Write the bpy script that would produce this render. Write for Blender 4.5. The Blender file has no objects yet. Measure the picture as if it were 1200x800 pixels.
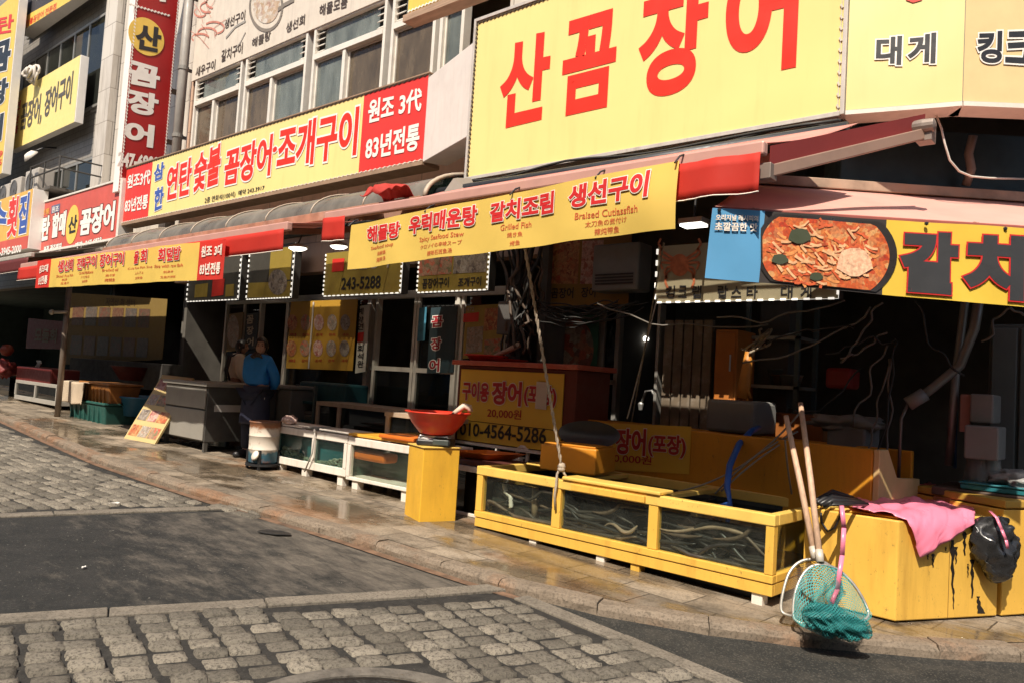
import bpy, bmesh, math, random
from mathutils import Vector as Vec, Matrix, noise as mnoise
R = math.radians
sc = bpy.context.scene
COL = sc.collection

# ---------------------------------------------------------------- camera
F_PX, PITCH, ROLL, HEAD = 900.0, R(3.07), R(3.58), R(180 - 49.07)
CAM = Vec((0, 0, 1.4))
_hd = Vec((math.cos(HEAD), math.sin(HEAD), 0))
_r0 = Vec((math.sin(HEAD), -math.cos(HEAD), 0))
Z = Vec((0, 0, 1))
_f = _hd * math.cos(PITCH) + Z * math.sin(PITCH)
_u = _r0.cross(_f)
_rt = _r0 * math.cos(ROLL) + _u * math.sin(ROLL)
_up = -_r0 * math.sin(ROLL) + _u * math.cos(ROLL)
cd = bpy.data.cameras.new('camera'); cam = bpy.data.objects.new('camera', cd); COL.objects.link(cam)
cd.sensor_width = 36; cd.lens = 36 * F_PX / 1200; cd.clip_start = 0.05; cd.clip_end = 2000
m = Matrix((_rt, _up, -_f)).transposed().to_4x4(); m.translation = CAM; cam.matrix_world = m
sc.camera = cam

# ---------------------------------------------------------------- sky, sun, exposure
SUN = Vec((.2, -.57, .76)).normalized()
elev = math.asin(SUN.z); azim = math.atan2(SUN.x, SUN.y)
w = bpy.data.worlds.new('World'); sc.world = w; w.use_nodes = True
nt = w.node_tree; bg = nt.nodes['Background']
sky = nt.nodes.new('ShaderNodeTexSky'); sky.sky_type = 'NISHITA'; sky.sun_disc = False
sky.sun_elevation = elev; sky.sun_rotation = azim
sky.air_density = 1.0; sky.dust_density = 2.5
nt.links.new(sky.outputs[0], bg.inputs[0]); bg.inputs[1].default_value = 0.1
sl = bpy.data.lights.new('sun', 'SUN'); sl.energy = 5.0; sl.angle = R(.5); sl.color = (1, .9, .76)
so = bpy.data.objects.new('sun', sl); COL.objects.link(so)
so.rotation_euler = SUN.to_track_quat('Z', 'Y').to_euler(); so.location = SUN * 60
sc.view_settings.view_transform = 'Standard'; sc.view_settings.look = 'None'
sc.view_settings.exposure = 0.4; sc.view_settings.gamma = 1; sc.view_settings.use_curve_mapping = False
sc.render.engine = 'CYCLES'
sc.cycles.max_bounces = 8; sc.cycles.transparent_max_bounces = 12; sc.cycles.use_denoising = True
sc.cycles.caustics_reflective = False; sc.cycles.caustics_refractive = False

# ---------------------------------------------------------------- reading the photograph: pixel -> point on a real plane
def ray(x, y): return _f + _rt * ((x - 600) / F_PX) - _up * ((y - 400) / F_PX)
def hit(x, y, p, n):
    r = ray(x, y); return CAM + r * ((Vec(p) - CAM).dot(Vec(n)) / r.dot(Vec(n)))
def PY(x, y, Y): return hit(x, y, (0, Y, 0), (0, 1, 0))
def PD(x, y, D): return hit(x, y, CAM + _hd * D, _hd)
SLOPE = .023
def G(x, y, o=0.0): return hit(x, y, (0, 0, o), (SLOPE, 0, 1))
def gz(x, o=0.0): return -SLOPE * x + o
WALK = .07
def S(x, y): return G(x, y, WALK)
def sz(x): return gz(x, WALK)

# ---------------------------------------------------------------- objects
_w = {}
def tag(o, label, cat, group=None, kind=None):
    if label: o['label'] = label
    if cat: o['category'] = cat
    if group: o['group'] = group
    if kind: o['kind'] = kind
    return o
def T(name, label, cat, loc, group=None):
    o = bpy.data.objects.new(name, None); COL.objects.link(o); o.location = Vec(loc); o.empty_display_size = .1
    _w[o.name] = Vec(loc)
    return tag(o, label, cat, group)
class MB:
    def __init__(s): s.v = []; s.f = []; s.uv = {}
    def add(s, vs, fs):
        k = len(s.v); s.v += [Vec(p) for p in vs]; s.f += [[i + k for i in f] for f in fs]; return s
    def obox(s, o, a, b, c):
        o, a, b, c = Vec(o), Vec(a), Vec(b), Vec(c)
        vs = [o, o + a, o + a + b, o + b, o + c, o + a + c, o + a + b + c, o + b + c]
        return s.add(vs, [[0, 3, 2, 1], [4, 5, 6, 7], [0, 1, 5, 4], [1, 2, 6, 5], [2, 3, 7, 6], [3, 0, 4, 7]])
    def box(s, lo, hi):
        lo, hi = Vec(lo), Vec(hi); d = hi - lo
        return s.obox(lo, (d.x, 0, 0), (0, d.y, 0), (0, 0, d.z))
    def bar(s, p, q, wd, ht, up=Z):
        p, q = Vec(p), Vec(q); d = q - p; n = d.cross(Vec(up))
        if n.length < 1e-5: n = d.cross(Vec((1, 0, 0)))
        n.normalize(); v = n.cross(d).normalized()
        return s.obox(p - n * wd / 2 - v * ht / 2, d, n * wd, v * ht)
    def quad(s, a, b, c, d): return s.add([a, b, c, d], [[0, 1, 2, 3]])
    def prism(s, pts, vec):
        n = len(pts); pts = [Vec(p) for p in pts]; vec = Vec(vec)
        return s.add(pts + [p + vec for p in pts], [list(range(n))[::-1], list(range(n, 2 * n))] + [[i, (i + 1) % n, n + (i + 1) % n, n + i] for i in range(n)])
    def tube(s, pts, r, n=8, r1=None, cap=True):
        pts = [Vec(p) for p in pts]; k = len(pts); vs = []; prev = None
        for i, p in enumerate(pts):
            d = (pts[min(i + 1, k - 1)] - pts[max(i - 1, 0)]).normalized()
            if prev is None: a = d.orthogonal().normalized()
            else:
                a = prev - d * prev.dot(d)
                a = a.normalized() if a.length > 1e-6 else d.orthogonal().normalized()
            prev = a; b = d.cross(a)
            rr = r[i] if isinstance(r, (list, tuple)) else (r if r1 is None else r + (r1 - r) * i / (k - 1))
            for j in range(n):
                t = 2 * math.pi * j / n; vs.append(p + (a * math.cos(t) + b * math.sin(t)) * rr)
        fs = [[i * n + j, i * n + (j + 1) % n, (i + 1) * n + (j + 1) % n, (i + 1) * n + j] for i in range(k - 1) for j in range(n)]
        if cap: fs += [list(range(n))[::-1], list(range((k - 1) * n, k * n))]
        return s.add(vs, fs)
    def lathe(s, c, prof, n=24, ax=None, sx=1, sy=1):
        c = Vec(c); vs = []
        for r, h in prof:
            for j in range(n):
                t = 2 * math.pi * j / n
                p = Vec((r * math.cos(t) * sx, r * math.sin(t) * sy, h))
                if ax is not None: p = ax @ p
                vs.append(c + p)
        k = len(prof)
        fs = [[i * n + j, i * n + (j + 1) % n, (i + 1) * n + (j + 1) % n, (i + 1) * n + j] for i in range(k - 1) for j in range(n)]
        if prof[0][0] > 1e-4: fs.append(list(range(n))[::-1])
        if prof[-1][0] > 1e-4: fs.append(list(range((k - 1) * n, k * n)))
        return s.add(vs, fs)
    def grid(s, fn, nu, nv):
        k = len(s.v)
        for j in range(nv + 1):
            for i in range(nu + 1):
                s.v.append(Vec(fn(i / nu, j / nv))); s.uv[len(s.v) - 1] = (i / nu, j / nv)
        s.f += [[k + j * (nu + 1) + i, k + j * (nu + 1) + i + 1, k + (j + 1) * (nu + 1) + i + 1, k + (j + 1) * (nu + 1) + i] for j in range(nv) for i in range(nu)]
        return s
    def blob(s, c, rad, sub=2, amp=0, freq=3, seed=0):
        bm = bmesh.new(); bmesh.ops.create_icosphere(bm, subdivisions=sub, radius=1)
        c = Vec(c); vs = []
        for v in bm.verts:
            k = 1 + amp * mnoise.noise(v.co * freq + Vec((seed * 7.3, seed, 0)))
            vs.append(c + Vec((v.co.x * rad[0], v.co.y * rad[1], v.co.z * rad[2])) * k)
        bm.verts.index_update(); fs = [[v.index for v in f.verts] for f in bm.faces]; bm.free()
        return s.add(vs, fs)
    def build(s, name, mat, parent=None, smooth=False, bevel=0.0, solid=0.0, sub=0):
        if parent is not None: off = _w[parent.name]
        elif s.v:
            xs = [p.x for p in s.v]; ys = [p.y for p in s.v]; off = Vec(((min(xs) + max(xs)) / 2, (min(ys) + max(ys)) / 2, min(p.z for p in s.v)))
        else: off = Vec()
        me = bpy.data.meshes.new(name); me.from_pydata([p - off for p in s.v], [], s.f)
        if s.uv:
            ul = me.uv_layers.new(name='UVMap')
            for l in me.loops: ul.data[l.index].uv = s.uv.get(l.vertex_index, (0, 0))
        me.materials.append(mat)
        bm = bmesh.new(); bm.from_mesh(me); bmesh.ops.recalc_face_normals(bm, faces=bm.faces); bm.to_mesh(me); bm.free()
        if smooth:
            for p in me.polygons: p.use_smooth = True
        o = bpy.data.objects.new(name, me); COL.objects.link(o)
        if parent is not None: o.parent = parent; _w[o.name] = off
        else: o.location = off; _w[o.name] = off
        if solid:
            md = o.modifiers.new('solid', 'SOLIDIFY'); md.thickness = solid; md.offset = 0
        if sub:
            md = o.modifiers.new('sub', 'SUBSURF'); md.levels = md.render_levels = sub
        if bevel:
            md = o.modifiers.new('bevel', 'BEVEL'); md.width = bevel; md.segments = 2; md.limit_method = 'ANGLE'; md.angle_limit = R(40)
        return o

# ---------------------------------------------------------------- materials (procedural)
_M = {}
def nodes(name):
    m = bpy.data.materials.new(name); m.use_nodes = True; nt = m.node_tree
    return m, nt, nt.nodes['Principled BSDF'], nt.nodes['Material Output']
def lnk(nt, a, b): nt.links.new(a, b)
def N(nt, t, **kw):
    n = nt.nodes.new('ShaderNode' + t)
    for k, v in kw.items():
        if k[:2] == 'i_': n.inputs[int(k[2:]) if k[2:].isdigit() else k[2:]].default_value = v
        else: setattr(n, k, v)
    return n
def mixc(nt, fac, a, b, blend='MIX'):
    n = nt.nodes.new('ShaderNodeMix'); n.data_type = 'RGBA'; n.blend_type = blend
    for sock, v in ((n.inputs[0], fac), (n.inputs[6], a), (n.inputs[7], b)):
        if hasattr(v, 'links') or hasattr(v, 'is_linked'): nt.links.new(v, sock)
        else: sock.default_value = v if not isinstance(v, tuple) or len(v) == 4 else (*v, 1)
    return n.outputs[2]
def ramp(nt, src, stops):
    n = nt.nodes.new('ShaderNodeValToRGB'); e = n.color_ramp.elements
    while len(e) < len(stops): e.new(.5)
    for el, (p, c) in zip(e, stops):
        el.position = p; el.color = (*c, 1) if isinstance(c, tuple) else (c, c, c, 1)
    nt.links.new(src, n.inputs[0]); return n.outputs[0]
def noisef(nt, co, scale, detail=4, rough=.55, stretch=None):
    if stretch:
        mp = N(nt, 'Mapping'); mp.inputs['Scale'].default_value = stretch; lnk(nt, co, mp.inputs[0]); co = mp.outputs[0]
    n = N(nt, 'TexNoise'); n.inputs['Scale'].default_value = scale; n.inputs['Detail'].default_value = detail; n.inputs['Roughness'].default_value = rough
    lnk(nt, co, n.inputs['Vector']); return n.outputs[0]
def M(name, col, rough=.55, metal=0, var=.1, scale=6, dirt=0.0, dcol=(.08, .06, .045), dscale=3, bump=0, bscale=60, spec=.5, stretch=None, trans=0, streak=False, coat=0, scuff=0, scol=(.09, .06, .03)):
    if name in _M: return _M[name]
    m, nt, b, out = nodes(name); co = N(nt, 'TexCoord').outputs['Object']
    hi = tuple(min(1, c * (1 + var)) for c in col); lo = tuple(c * (1 - var) for c in col)
    c = mixc(nt, ramp(nt, noisef(nt, co, scale, stretch=stretch), [(.3, 0.0), (.7, 1.0)]), lo, hi)
    if dirt:
        dn = noisef(nt, co, dscale, 8, .68, stretch=(3, 3, .35) if streak else None)
        fac = ramp(nt, dn, [(.5, 0.0), (.78, dirt)])
        c = mixc(nt, fac, c, dcol)
    if scuff:
        s1 = ramp(nt, noisef(nt, co, 34, 7, .75, stretch=(1, 1, .45)), [(.61, 0.0), (.655, scuff)]); s2 = ramp(nt, noisef(nt, co, 2.6, 3), [(.42, 0.0), (.6, 1.0)])
        mm = N(nt, 'Math', operation='MULTIPLY'); lnk(nt, s1, mm.inputs[0]); lnk(nt, s2, mm.inputs[1]); c = mixc(nt, mm.outputs[0], c, scol)
        s3 = ramp(nt, noisef(nt, co, 55, 4, .7), [(.66, 0.0), (.7, scuff * .8)]); c = mixc(nt, s3, c, scol)
    lnk(nt, c, b.inputs['Base Color'])
    rr = ramp(nt, noisef(nt, co, scale * 2.3), [(.3, max(0.0, rough - .08)), (.7, min(1.0, rough + .1))])
    lnk(nt, rr, b.inputs['Roughness'])
    b.inputs['Metallic'].default_value = metal; b.inputs['Specular IOR Level'].default_value = spec
    if coat: b.inputs['Coat Weight'].default_value = coat; b.inputs['Coat Roughness'].default_value = .12
    if bump:
        bn = N(nt, 'Bump'); bn.inputs['Strength'].default_value = bump; bn.inputs['Distance'].default_value = .01
        lnk(nt, noisef(nt, co, bscale, 6), bn.inputs['Height']); lnk(nt, bn.outputs[0], b.inputs['Normal'])
    if trans:
        tr = N(nt, 'BsdfTranslucent'); lnk(nt, c, tr.inputs[0])
        mx = N(nt, 'MixShader'); mx.inputs[0].default_value = trans
        lnk(nt, b.outputs[0], mx.inputs[1]); lnk(nt, tr.outputs[0], mx.inputs[2]); lnk(nt, mx.outputs[0], out.inputs[0])
    _M[name] = m; return m
def EMIT(name, col, st):
    if name in _M: return _M[name]
    m, nt, b, out = nodes(name); b.inputs['Base Color'].default_value = (*col, 1)
    b.inputs['Emission Color'].default_value = (*col, 1); b.inputs['Emission Strength'].default_value = st
    _M[name] = m; return m
def GLASS(name, tint, gloss=1.0, dust=0.0, dcol=(.4, .34, .27), dscale=2):
    if name in _M: return _M[name]
    m, nt, b, out = nodes(name); nt.nodes.remove(b)
    tr = N(nt, 'BsdfTransparent'); tr.inputs[0].default_value = (*tint, 1)
    gl = N(nt, 'BsdfGlossy'); gl.inputs['Roughness'].default_value = .02; gl.inputs[0].default_value = (gloss,) * 3 + (1,)
    fr = N(nt, 'Fresnel'); fr.inputs[0].default_value = 1.5
    ge = N(nt, 'NewGeometry'); ob = N(nt, 'Math', operation='SUBTRACT'); ob.inputs[0].default_value = 1; lnk(nt, ge.outputs['Backfacing'], ob.inputs[1])   # the inner face of a thin sheet does not mirror again
    fm = N(nt, 'Math', operation='MULTIPLY'); lnk(nt, fr.outputs[0], fm.inputs[0]); lnk(nt, ob.outputs[0], fm.inputs[1])
    mx = N(nt, 'MixShader'); lnk(nt, fm.outputs[0], mx.inputs[0]); lnk(nt, tr.outputs[0], mx.inputs[1]); lnk(nt, gl.outputs[0], mx.inputs[2])
    res = mx.outputs[0]
    if dust:
        df = N(nt, 'BsdfDiffuse'); df.inputs[0].default_value = (*dcol, 1)
        co = N(nt, 'TexCoord').outputs['Object']
        m2 = N(nt, 'MixShader'); lnk(nt, ramp(nt, noisef(nt, co, dscale, 8, .65, stretch=(2, 2, .6)), [(.3, dust * .35), (.75, min(1.0, dust * 1.3))]), m2.inputs[0])
        lnk(nt, res, m2.inputs[1]); lnk(nt, df.outputs[0], m2.inputs[2]); res = m2.outputs[0]
    lnk(nt, res, out.inputs[0]); _M[name] = m; return m
def FOOD(name, cols, scale=14, bg=None, dark=.5):
    """printed picture of a dish: cells of the dish's colours broken up by noise"""
    if name in _M: return _M[name]
    m, nt, b, out = nodes(name); co = N(nt, 'TexCoord').outputs['Object']
    nz = N(nt, 'TexNoise'); nz.inputs['Scale'].default_value = scale * .5; lnk(nt, co, nz.inputs['Vector'])
    warp = mixc(nt, .12, co, nz.outputs['Color'], 'ADD')
    vo = N(nt, 'TexVoronoi'); vo.inputs['Scale'].default_value = scale; lnk(nt, warp, vo.inputs['Vector'])
    sep = N(nt, 'SeparateColor'); lnk(nt, vo.outputs['Color'], sep.inputs[0])
    c = ramp(nt, sep.outputs[0], [(i / max(1, len(cols) - 1), k) for i, k in enumerate(cols)])
    c = mixc(nt, ramp(nt, noisef(nt, co, scale * 2.5, 6), [(.35, 0.0), (.7, dark)]), c, (.06, .025, .015))
    lnk(nt, c, b.inputs['Base Color']); b.inputs['Roughness'].default_value = .45
    _M[name] = m; return m

# ---------------------------------------------------------------- lettering
_gl = {}
def _curve_mesh(body, fill):
    c = bpy.data.curves.new('tmp', 'FONT'); c.body = body; c.resolution_u = 10 if len(body) == 1 else 6 if len(body) < 5 else 3; c.dimensions = '2D'; c.fill_mode = fill
    o = bpy.data.objects.new('tmp', c); COL.objects.link(o)
    dg = bpy.context.evaluated_depsgraph_get(); dg.update()
    me = bpy.data.meshes.new_from_object(o.evaluated_get(dg))
    vs = [(v.co.x, v.co.y) for v in me.vertices]; fs = [list(p.vertices) for p in me.polygons]; es = [tuple(e.vertices) for e in me.edges]
    bpy.data.objects.remove(o); bpy.data.curves.remove(c); bpy.data.meshes.remove(me)
    return vs, fs, es
def glyph(body, wt):
    """letter shapes thickened by wt: the filled outline plus a mitred stroke along it; third list = tiny layer lift"""
    k = (body, wt)
    if k in _gl: return _gl[k]
    if ('', body) not in _gl:
        f = _curve_mesh(body, 'FRONT')
        ec = {}
        for p in f[1]:
            for a, b in zip(p, p[1:] + p[:1]): e = (min(a, b), max(a, b)); ec[e] = ec.get(e, 0) + 1
        _gl[('', body)] = (f[0], f[1], [e for e, n in ec.items() if n == 1])
    vs, fs, es = _gl[('', body)]; vs = list(vs); fs = [list(f) for f in fs]; lay = [0] * len(vs); n0 = len(vs)
    if wt > 0:
        nb = {}; q = 0
        for a, b in es: nb.setdefault(a, []).append(b); nb.setdefault(b, []).append(a)
        def nrm2(a, b):
            dx, dy = vs[b][0] - vs[a][0], vs[b][1] - vs[a][1]; l = math.hypot(dx, dy) or 1e-9; return -dy / l, dx / l
        def put(pts):
            nonlocal q
            q += 1; k0 = len(vs); vs.extend(pts); lay.extend([1 + q % 23] * len(pts)); fs.append(list(range(k0, k0 + len(pts))))
        for a, b in es:
            nx, ny = nrm2(a, b); A, B = vs[a], vs[b]
            put([(A[0] + nx * wt, A[1] + ny * wt), (A[0] - nx * wt, A[1] - ny * wt), (B[0] - nx * wt, B[1] - ny * wt), (B[0] + nx * wt, B[1] + ny * wt)])
        for v in range(n0):
            if len(nb.get(v, ())) != 2: continue
            a, b = nb[v]; n1, n2 = nrm2(a, v), nrm2(v, b); cr = n1[0] * n2[1] - n1[1] * n2[0]; dt = n1[0] * n2[0] + n1[1] * n2[1]
            if abs(cr) < .05: continue
            s_ = -1 if cr > 0 else 1; mx, my = n1[0] + n2[0], n1[1] + n2[1]; d = 1 + dt; P = vs[v]
            p1, p2 = (P[0] + s_ * n1[0] * wt, P[1] + s_ * n1[1] * wt), (P[0] + s_ * n2[0] * wt, P[1] + s_ * n2[1] * wt)
            put([P, p1, (P[0] + s_ * mx / d * wt, P[1] + s_ * my / d * wt), p2] if d > .35 else [P, p1, p2])
    _gl[k] = (vs, fs, lay); return _gl[k]
def bbox2(vs):
    xs = [a for a, b in vs]; ys = [b for a, b in vs]; return min(xs), min(ys), max(xs), max(ys)
class Face:
    """a flat or softly rippled surface facing the street; places pixels and lettering on it"""
    def __init__(s, p, n, rip=None):
        s.p = Vec(p); s.n = Vec(n).normalized(); s.rip = rip
        if s.n.dot(CAM - s.p) < 0: s.n = -s.n
    def at(s, x, y): return hit(x, y, s.p, s.n)
    def lift(s, P, off=0): return P + s.n * (off + (s.rip(P) if s.rip else 0))
    def quad(s, q):
        xl, ytl, ybl, xr, ytr, ybr = q
        bl, br = s.at(xl, ybl), s.at(xr, ybr)
        tl, tr = bl.copy(), br.copy(); tl.z = s.at(xl, ytl).z; tr.z = s.at(xr, ytr).z
        return bl, br, tr, tl
    def text(s, mb, body, q, wt=.02, off=.006, grow=0.0):
        base = glyph(body, wt); vs, fs, lay = glyph(body, wt + grow) if grow else base
        x0, y0, x1, y1 = bbox2(base[0]); bl, br, tr, tl = s.quad(q); out = []
        for x, y in vs:
            u = (x - x0) / (x1 - x0); v = (y - y0) / (y1 - y0)
            out.append((bl * (1 - u) + br * u) * (1 - v) + (tl * (1 - u) + tr * u) * v)
        if s.rip and (tl - bl).length > .06:      # follow the folds of the cloth
            bm = bmesh.new(); ly = bm.verts.layers.float.new('lay'); bv = []
            for p, l in zip(out, lay): v_ = bm.verts.new(p); v_[ly] = l; bv.append(v_)
            for f in fs:
                try: bm.faces.new([bv[i] for i in f])
                except ValueError: pass
            for _ in range(4):
                bmesh.ops.triangulate(bm, faces=bm.faces[:])
                ed = [e for e in bm.edges if e.calc_length() > .05]
                if not ed: break
                bmesh.ops.subdivide_edges(bm, edges=ed, cuts=1)
            bmesh.ops.triangulate(bm, faces=bm.faces[:]); bm.verts.index_update()
            out = [v.co.copy() for v in bm.verts]; lay = [v[ly] for v in bm.verts]; fs = [[v.index for v in f.verts] for f in bm.faces]; bm.free()
        mb.add([s.lift(P, off + l * 4e-5) for P, l in zip(out, lay)], fs)
    def patch(s, mb, q, off=.004):
        mb.add([s.lift(p, off) for p in s.quad(q)], [[0, 1, 2, 3]])
    def poly(s, mb, px, off=.004):
        P = [s.at(*p) for p in px]; fs = [list(range(len(px)))]
        if s.rip:
            bm = bmesh.new(); bm.faces.new([bm.verts.new(p) for p in P])
            for _ in range(6):
                bmesh.ops.triangulate(bm, faces=bm.faces[:]); ed = [e for e in bm.edges if e.calc_length() > .06]
                if not ed: break
                bmesh.ops.subdivide_edges(bm, edges=ed, cuts=1)
            bmesh.ops.triangulate(bm, faces=bm.faces[:]); bm.verts.index_update(); P = [v.co.copy() for v in bm.verts]; fs = [[v.index for v in f.verts] for f in bm.faces]; bm.free()
        mb.add([s.lift(p, off) for p in P], fs)
def letters(face, parent, mat, items, wt=.03, off=.004, outline=None, grow=.05, name='lettering'):
    for b, q in items:
        mb = MB(); face.text(mb, b, q, wt, off); o = mb.build(name, mat, parent)
        if outline is not None:
            mb = MB(); face.text(mb, b, q, wt, off - .0015, grow); mb.build(name + '_edge', outline, o)
random.seed(7)
# ---------------------------------------------------------------- ground
def ground_mat(name, kind):
    m, nt, b, out = nodes(name); tc = N(nt, 'TexCoord').outputs['Object']
    big = noisef(nt, tc, .9, 8, .65); mid = noisef(nt, tc, 5, 8, .7); fine = noisef(nt, tc, 60, 6, .8)
    if kind == 'asphalt':
        c = mixc(nt, ramp(nt, mid, [(.35, 0.0), (.7, 1.0)]), (.016, .017, .016), (.036, .035, .031))
        spk = N(nt, 'TexVoronoi'); spk.inputs['Scale'].default_value = 130; lnk(nt, tc, spk.inputs['Vector'])
        sp = N(nt, 'SeparateColor'); lnk(nt, spk.outputs['Color'], sp.inputs[0])
        c = mixc(nt, ramp(nt, sp.outputs[0], [(.78, 0.0), (.95, .5)]), c, (.13, .12, .1))
        c = mixc(nt, ramp(nt, noisef(nt, tc, 1.7, 9, .72), [(.52, 0.0), (.7, .5)]), c, (.1, .088, .07))
        rough = .85; bh = fine; bd = .006
    elif kind == 'patch':   # thin asphalt over old pavers, worn through in the middle of the street
        mp = N(nt, 'Mapping'); mp.inputs['Rotation'].default_value = (0, 0, R(14)); lnk(nt, tc, mp.inputs[0])
        br = N(nt, 'TexBrick'); br.inputs['Scale'].default_value = 1; br.inputs['Brick Width'].default_value = .42; br.inputs['Row Height'].default_value = .2
        br.inputs['Mortar Size'].default_value = .006; br.inputs['Color1'].default_value = (.125, .108, .088, 1); br.inputs['Color2'].default_value = (.085, .074, .062, 1); br.inputs['Mortar'].default_value = (.05, .044, .037, 1)
        lnk(nt, mp.outputs[0], br.inputs['Vector'])
        st = noisef(nt, tc, 2.6, 12, .78, stretch=(.8, 2.2, 1))
        sx = N(nt, 'SeparateXYZ'); lnk(nt, tc, sx.inputs[0])
        # the pavers lie bare towards the kerb, where the tar has worn away
        mr = N(nt, 'MapRange'); mr.inputs[1].default_value = -1.1; mr.inputs[2].default_value = 1.7; mr.inputs[3].default_value = -.2; mr.inputs[4].default_value = .17
        ad0 = N(nt, 'Math', operation='MULTIPLY_ADD'); lnk(nt, sx.outputs[0], ad0.inputs[0]); ad0.inputs[1].default_value = .25; lnk(nt, sx.outputs[1], ad0.inputs[2])
        lnk(nt, ad0.outputs[0], mr.inputs[0]); wob_ = N(nt, 'TexNoise'); wob_.inputs['Scale'].default_value = 3; lnk(nt, mp.outputs[0], wob_.inputs['Vector']); lnk(nt, mixc(nt, .05, mp.outputs[0], wob_.outputs['Color'], 'ADD'), br.inputs['Vector'])
        ad = N(nt, 'Math', operation='ADD'); lnk(nt, mr.outputs[0], ad.inputs[0]); lnk(nt, st, ad.inputs[1])
        asp = mixc(nt, ramp(nt, mid, [(.35, 0.0), (.7, 1.0)]), (.013, .014, .0135), (.03, .029, .027))
        asp = mixc(nt, ramp(nt, fine, [(.55, 0.0), (.66, .6)]), asp, (.1, .092, .078))
        asp = mixc(nt, ramp(nt, noisef(nt, tc, 45, 3), [(.69, 0.0), (.72, .8)]), asp, (.26, .24, .2))
        c = mixc(nt, ramp(nt, ad.outputs[0], [(.42, 0.0), (.66, .9)]), asp, mixc(nt, ramp(nt, noisef(nt, tc, 3.5, 9, .75, stretch=(.7, 3, 1)), [(.48, 0.0), (.66, .8)]), mixc(nt, ramp(nt, mid, [(.3, 0.0), (.75, .8)]), br.outputs[0], (.21, .182, .145)), (.04, .037, .032)))
        rough = .8; bh = fine; bd = .005
    elif kind == 'walk':
        mp = N(nt, 'Mapping'); mp.inputs['Rotation'].default_value = (0, 0, R(2)); lnk(nt, tc, mp.inputs[0])
        br = N(nt, 'TexBrick'); br.inputs['Scale'].default_value = 1; br.inputs['Brick Width'].default_value = .46; br.inputs['Row Height'].default_value = .3
        br.inputs['Mortar Size'].default_value = .006; br.inputs['Mortar Smooth'].default_value = .3; br.inputs['Color1'].default_value = (.37, .305, .228, 1); br.inputs['Color2'].default_value = (.19, .157, .12, 1); br.inputs['Mortar'].default_value = (.06, .05, .04, 1)
        wz = N(nt, 'TexNoise'); wz.inputs['Scale'].default_value = 2.5; lnk(nt, mp.outputs[0], wz.inputs['Vector'])
        lnk(nt, mixc(nt, .035, mp.outputs[0], wz.outputs['Color'], 'ADD'), br.inputs['Vector'])
        c = mixc(nt, ramp(nt, mid, [(.43, 0.0), (.66, .85)]), br.outputs[0], (.07, .057, .042))
        c = mixc(nt, ramp(nt, noisef(nt, tc, 1.3, 7, .6), [(.5, 0.0), (.68, .7)]), c, (.31, .25, .18))
        c = mixc(nt, ramp(nt, noisef(nt, tc, .8, 6, .6, stretch=(1, 1.6, 1)), [(.56, 0.0), (.68, .55)]), c, (.3, .14, .055))   # rust
        c = mixc(nt, ramp(nt, fine, [(.5, 0.0), (.62, .6)]), c, (.06, .05, .038))
        c = mixc(nt, ramp(nt, fine, [(.3, .35), (.42, 0.0)]), c, (.45, .37, .27))
        wet = ramp(nt, noisef(nt, tc, .75, 6, .65, stretch=(.8, 1.4, 1)), [(.44, 0.0), (.52, 1.0)])
        c = mixc(nt, .85, c, mixc(nt, wet, (1, 1, 1), (.62, .58, .52)), 'MULTIPLY')
        lnk(nt, ramp(nt, wet, [(0, .75), (1, .12)]), b.inputs['Roughness']); rough = None
        bh = mixc(nt, .35, br.outputs['Fac'], mid, 'ADD'); bh2 = N(nt, 'RGBToBW'); lnk(nt, bh, bh2.inputs[0]); bh = bh2.outputs[0]; bd = -.004
    elif kind == 'stone':
        c = mixc(nt, ramp(nt, mid, [(.3, 0.0), (.72, 1.0)]), (.14, .122, .097), (.26, .225, .178))
        c = mixc(nt, ramp(nt, fine, [(.49, 0.0), (.6, .75)]), c, (.07, .06, .048))
        c = mixc(nt, ramp(nt, fine, [(.3, .5), (.42, 0.0)]), c, (.36, .31, .245))
        rough = .8; bh = fine; bd = .006
    elif kind == 'sett':
        oi = N(nt, 'NewGeometry'); rnd = oi.outputs['Random Per Island']
        c = ramp(nt, rnd, [(0, (.12, .107, .086)), (.5, (.2, .178, .142)), (1, (.31, .273, .216))])
        c = mixc(nt, ramp(nt, mid, [(.45, 0.0), (.7, .6)]), c, (.14, .122, .097))
        c = mixc(nt, ramp(nt, fine, [(.5, 0.0), (.585, .85)]), c, (.06, .052, .042))
        c = mixc(nt, ramp(nt, fine, [(.3, .5), (.42, 0.0)]), c, (.36, .315, .245))
        rough = .8; bh = fine; bd = .014
    elif kind == 'kerb':
        c = mixc(nt, ramp(nt, mid, [(.3, 0.0), (.72, 1.0)]), (.17, .135, .1), (.31, .245, .18))
        c = mixc(nt, ramp(nt, noisef(nt, tc, 1.4, 6, .6), [(.5, 0.0), (.63, .6)]), c, (.27, .12, .05))
        c = mixc(nt, ramp(nt, fine, [(.49, 0.0), (.6, .7)]), c, (.075, .06, .045))
        c = mixc(nt, ramp(nt, mid, [(.56, 0.0), (.66, .6)]), c, (.06, .05, .038))
        rough = .8; bh = fine; bd = .006
    lnk(nt, c, b.inputs['Base Color'])
    if rough is not None: b.inputs['Roughness'].default_value = rough
    b.inputs['Specular IOR Level'].default_value = .35
    bn = N(nt, 'Bump'); bn.inputs['Strength'].default_value = .8; bn.inputs['Distance'].default_value = abs(bd); bn.invert = bd < 0
    lnk(nt, bh, bn.inputs['Height']); lnk(nt, bn.outputs[0], b.inputs['Normal'])
    return m
GM = {k: ground_mat('ground_' + k, k) for k in ('asphalt', 'patch', 'walk', 'stone', 'sett', 'kerb')}
def struct(o): o['kind'] = 'structure'; return o
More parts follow.
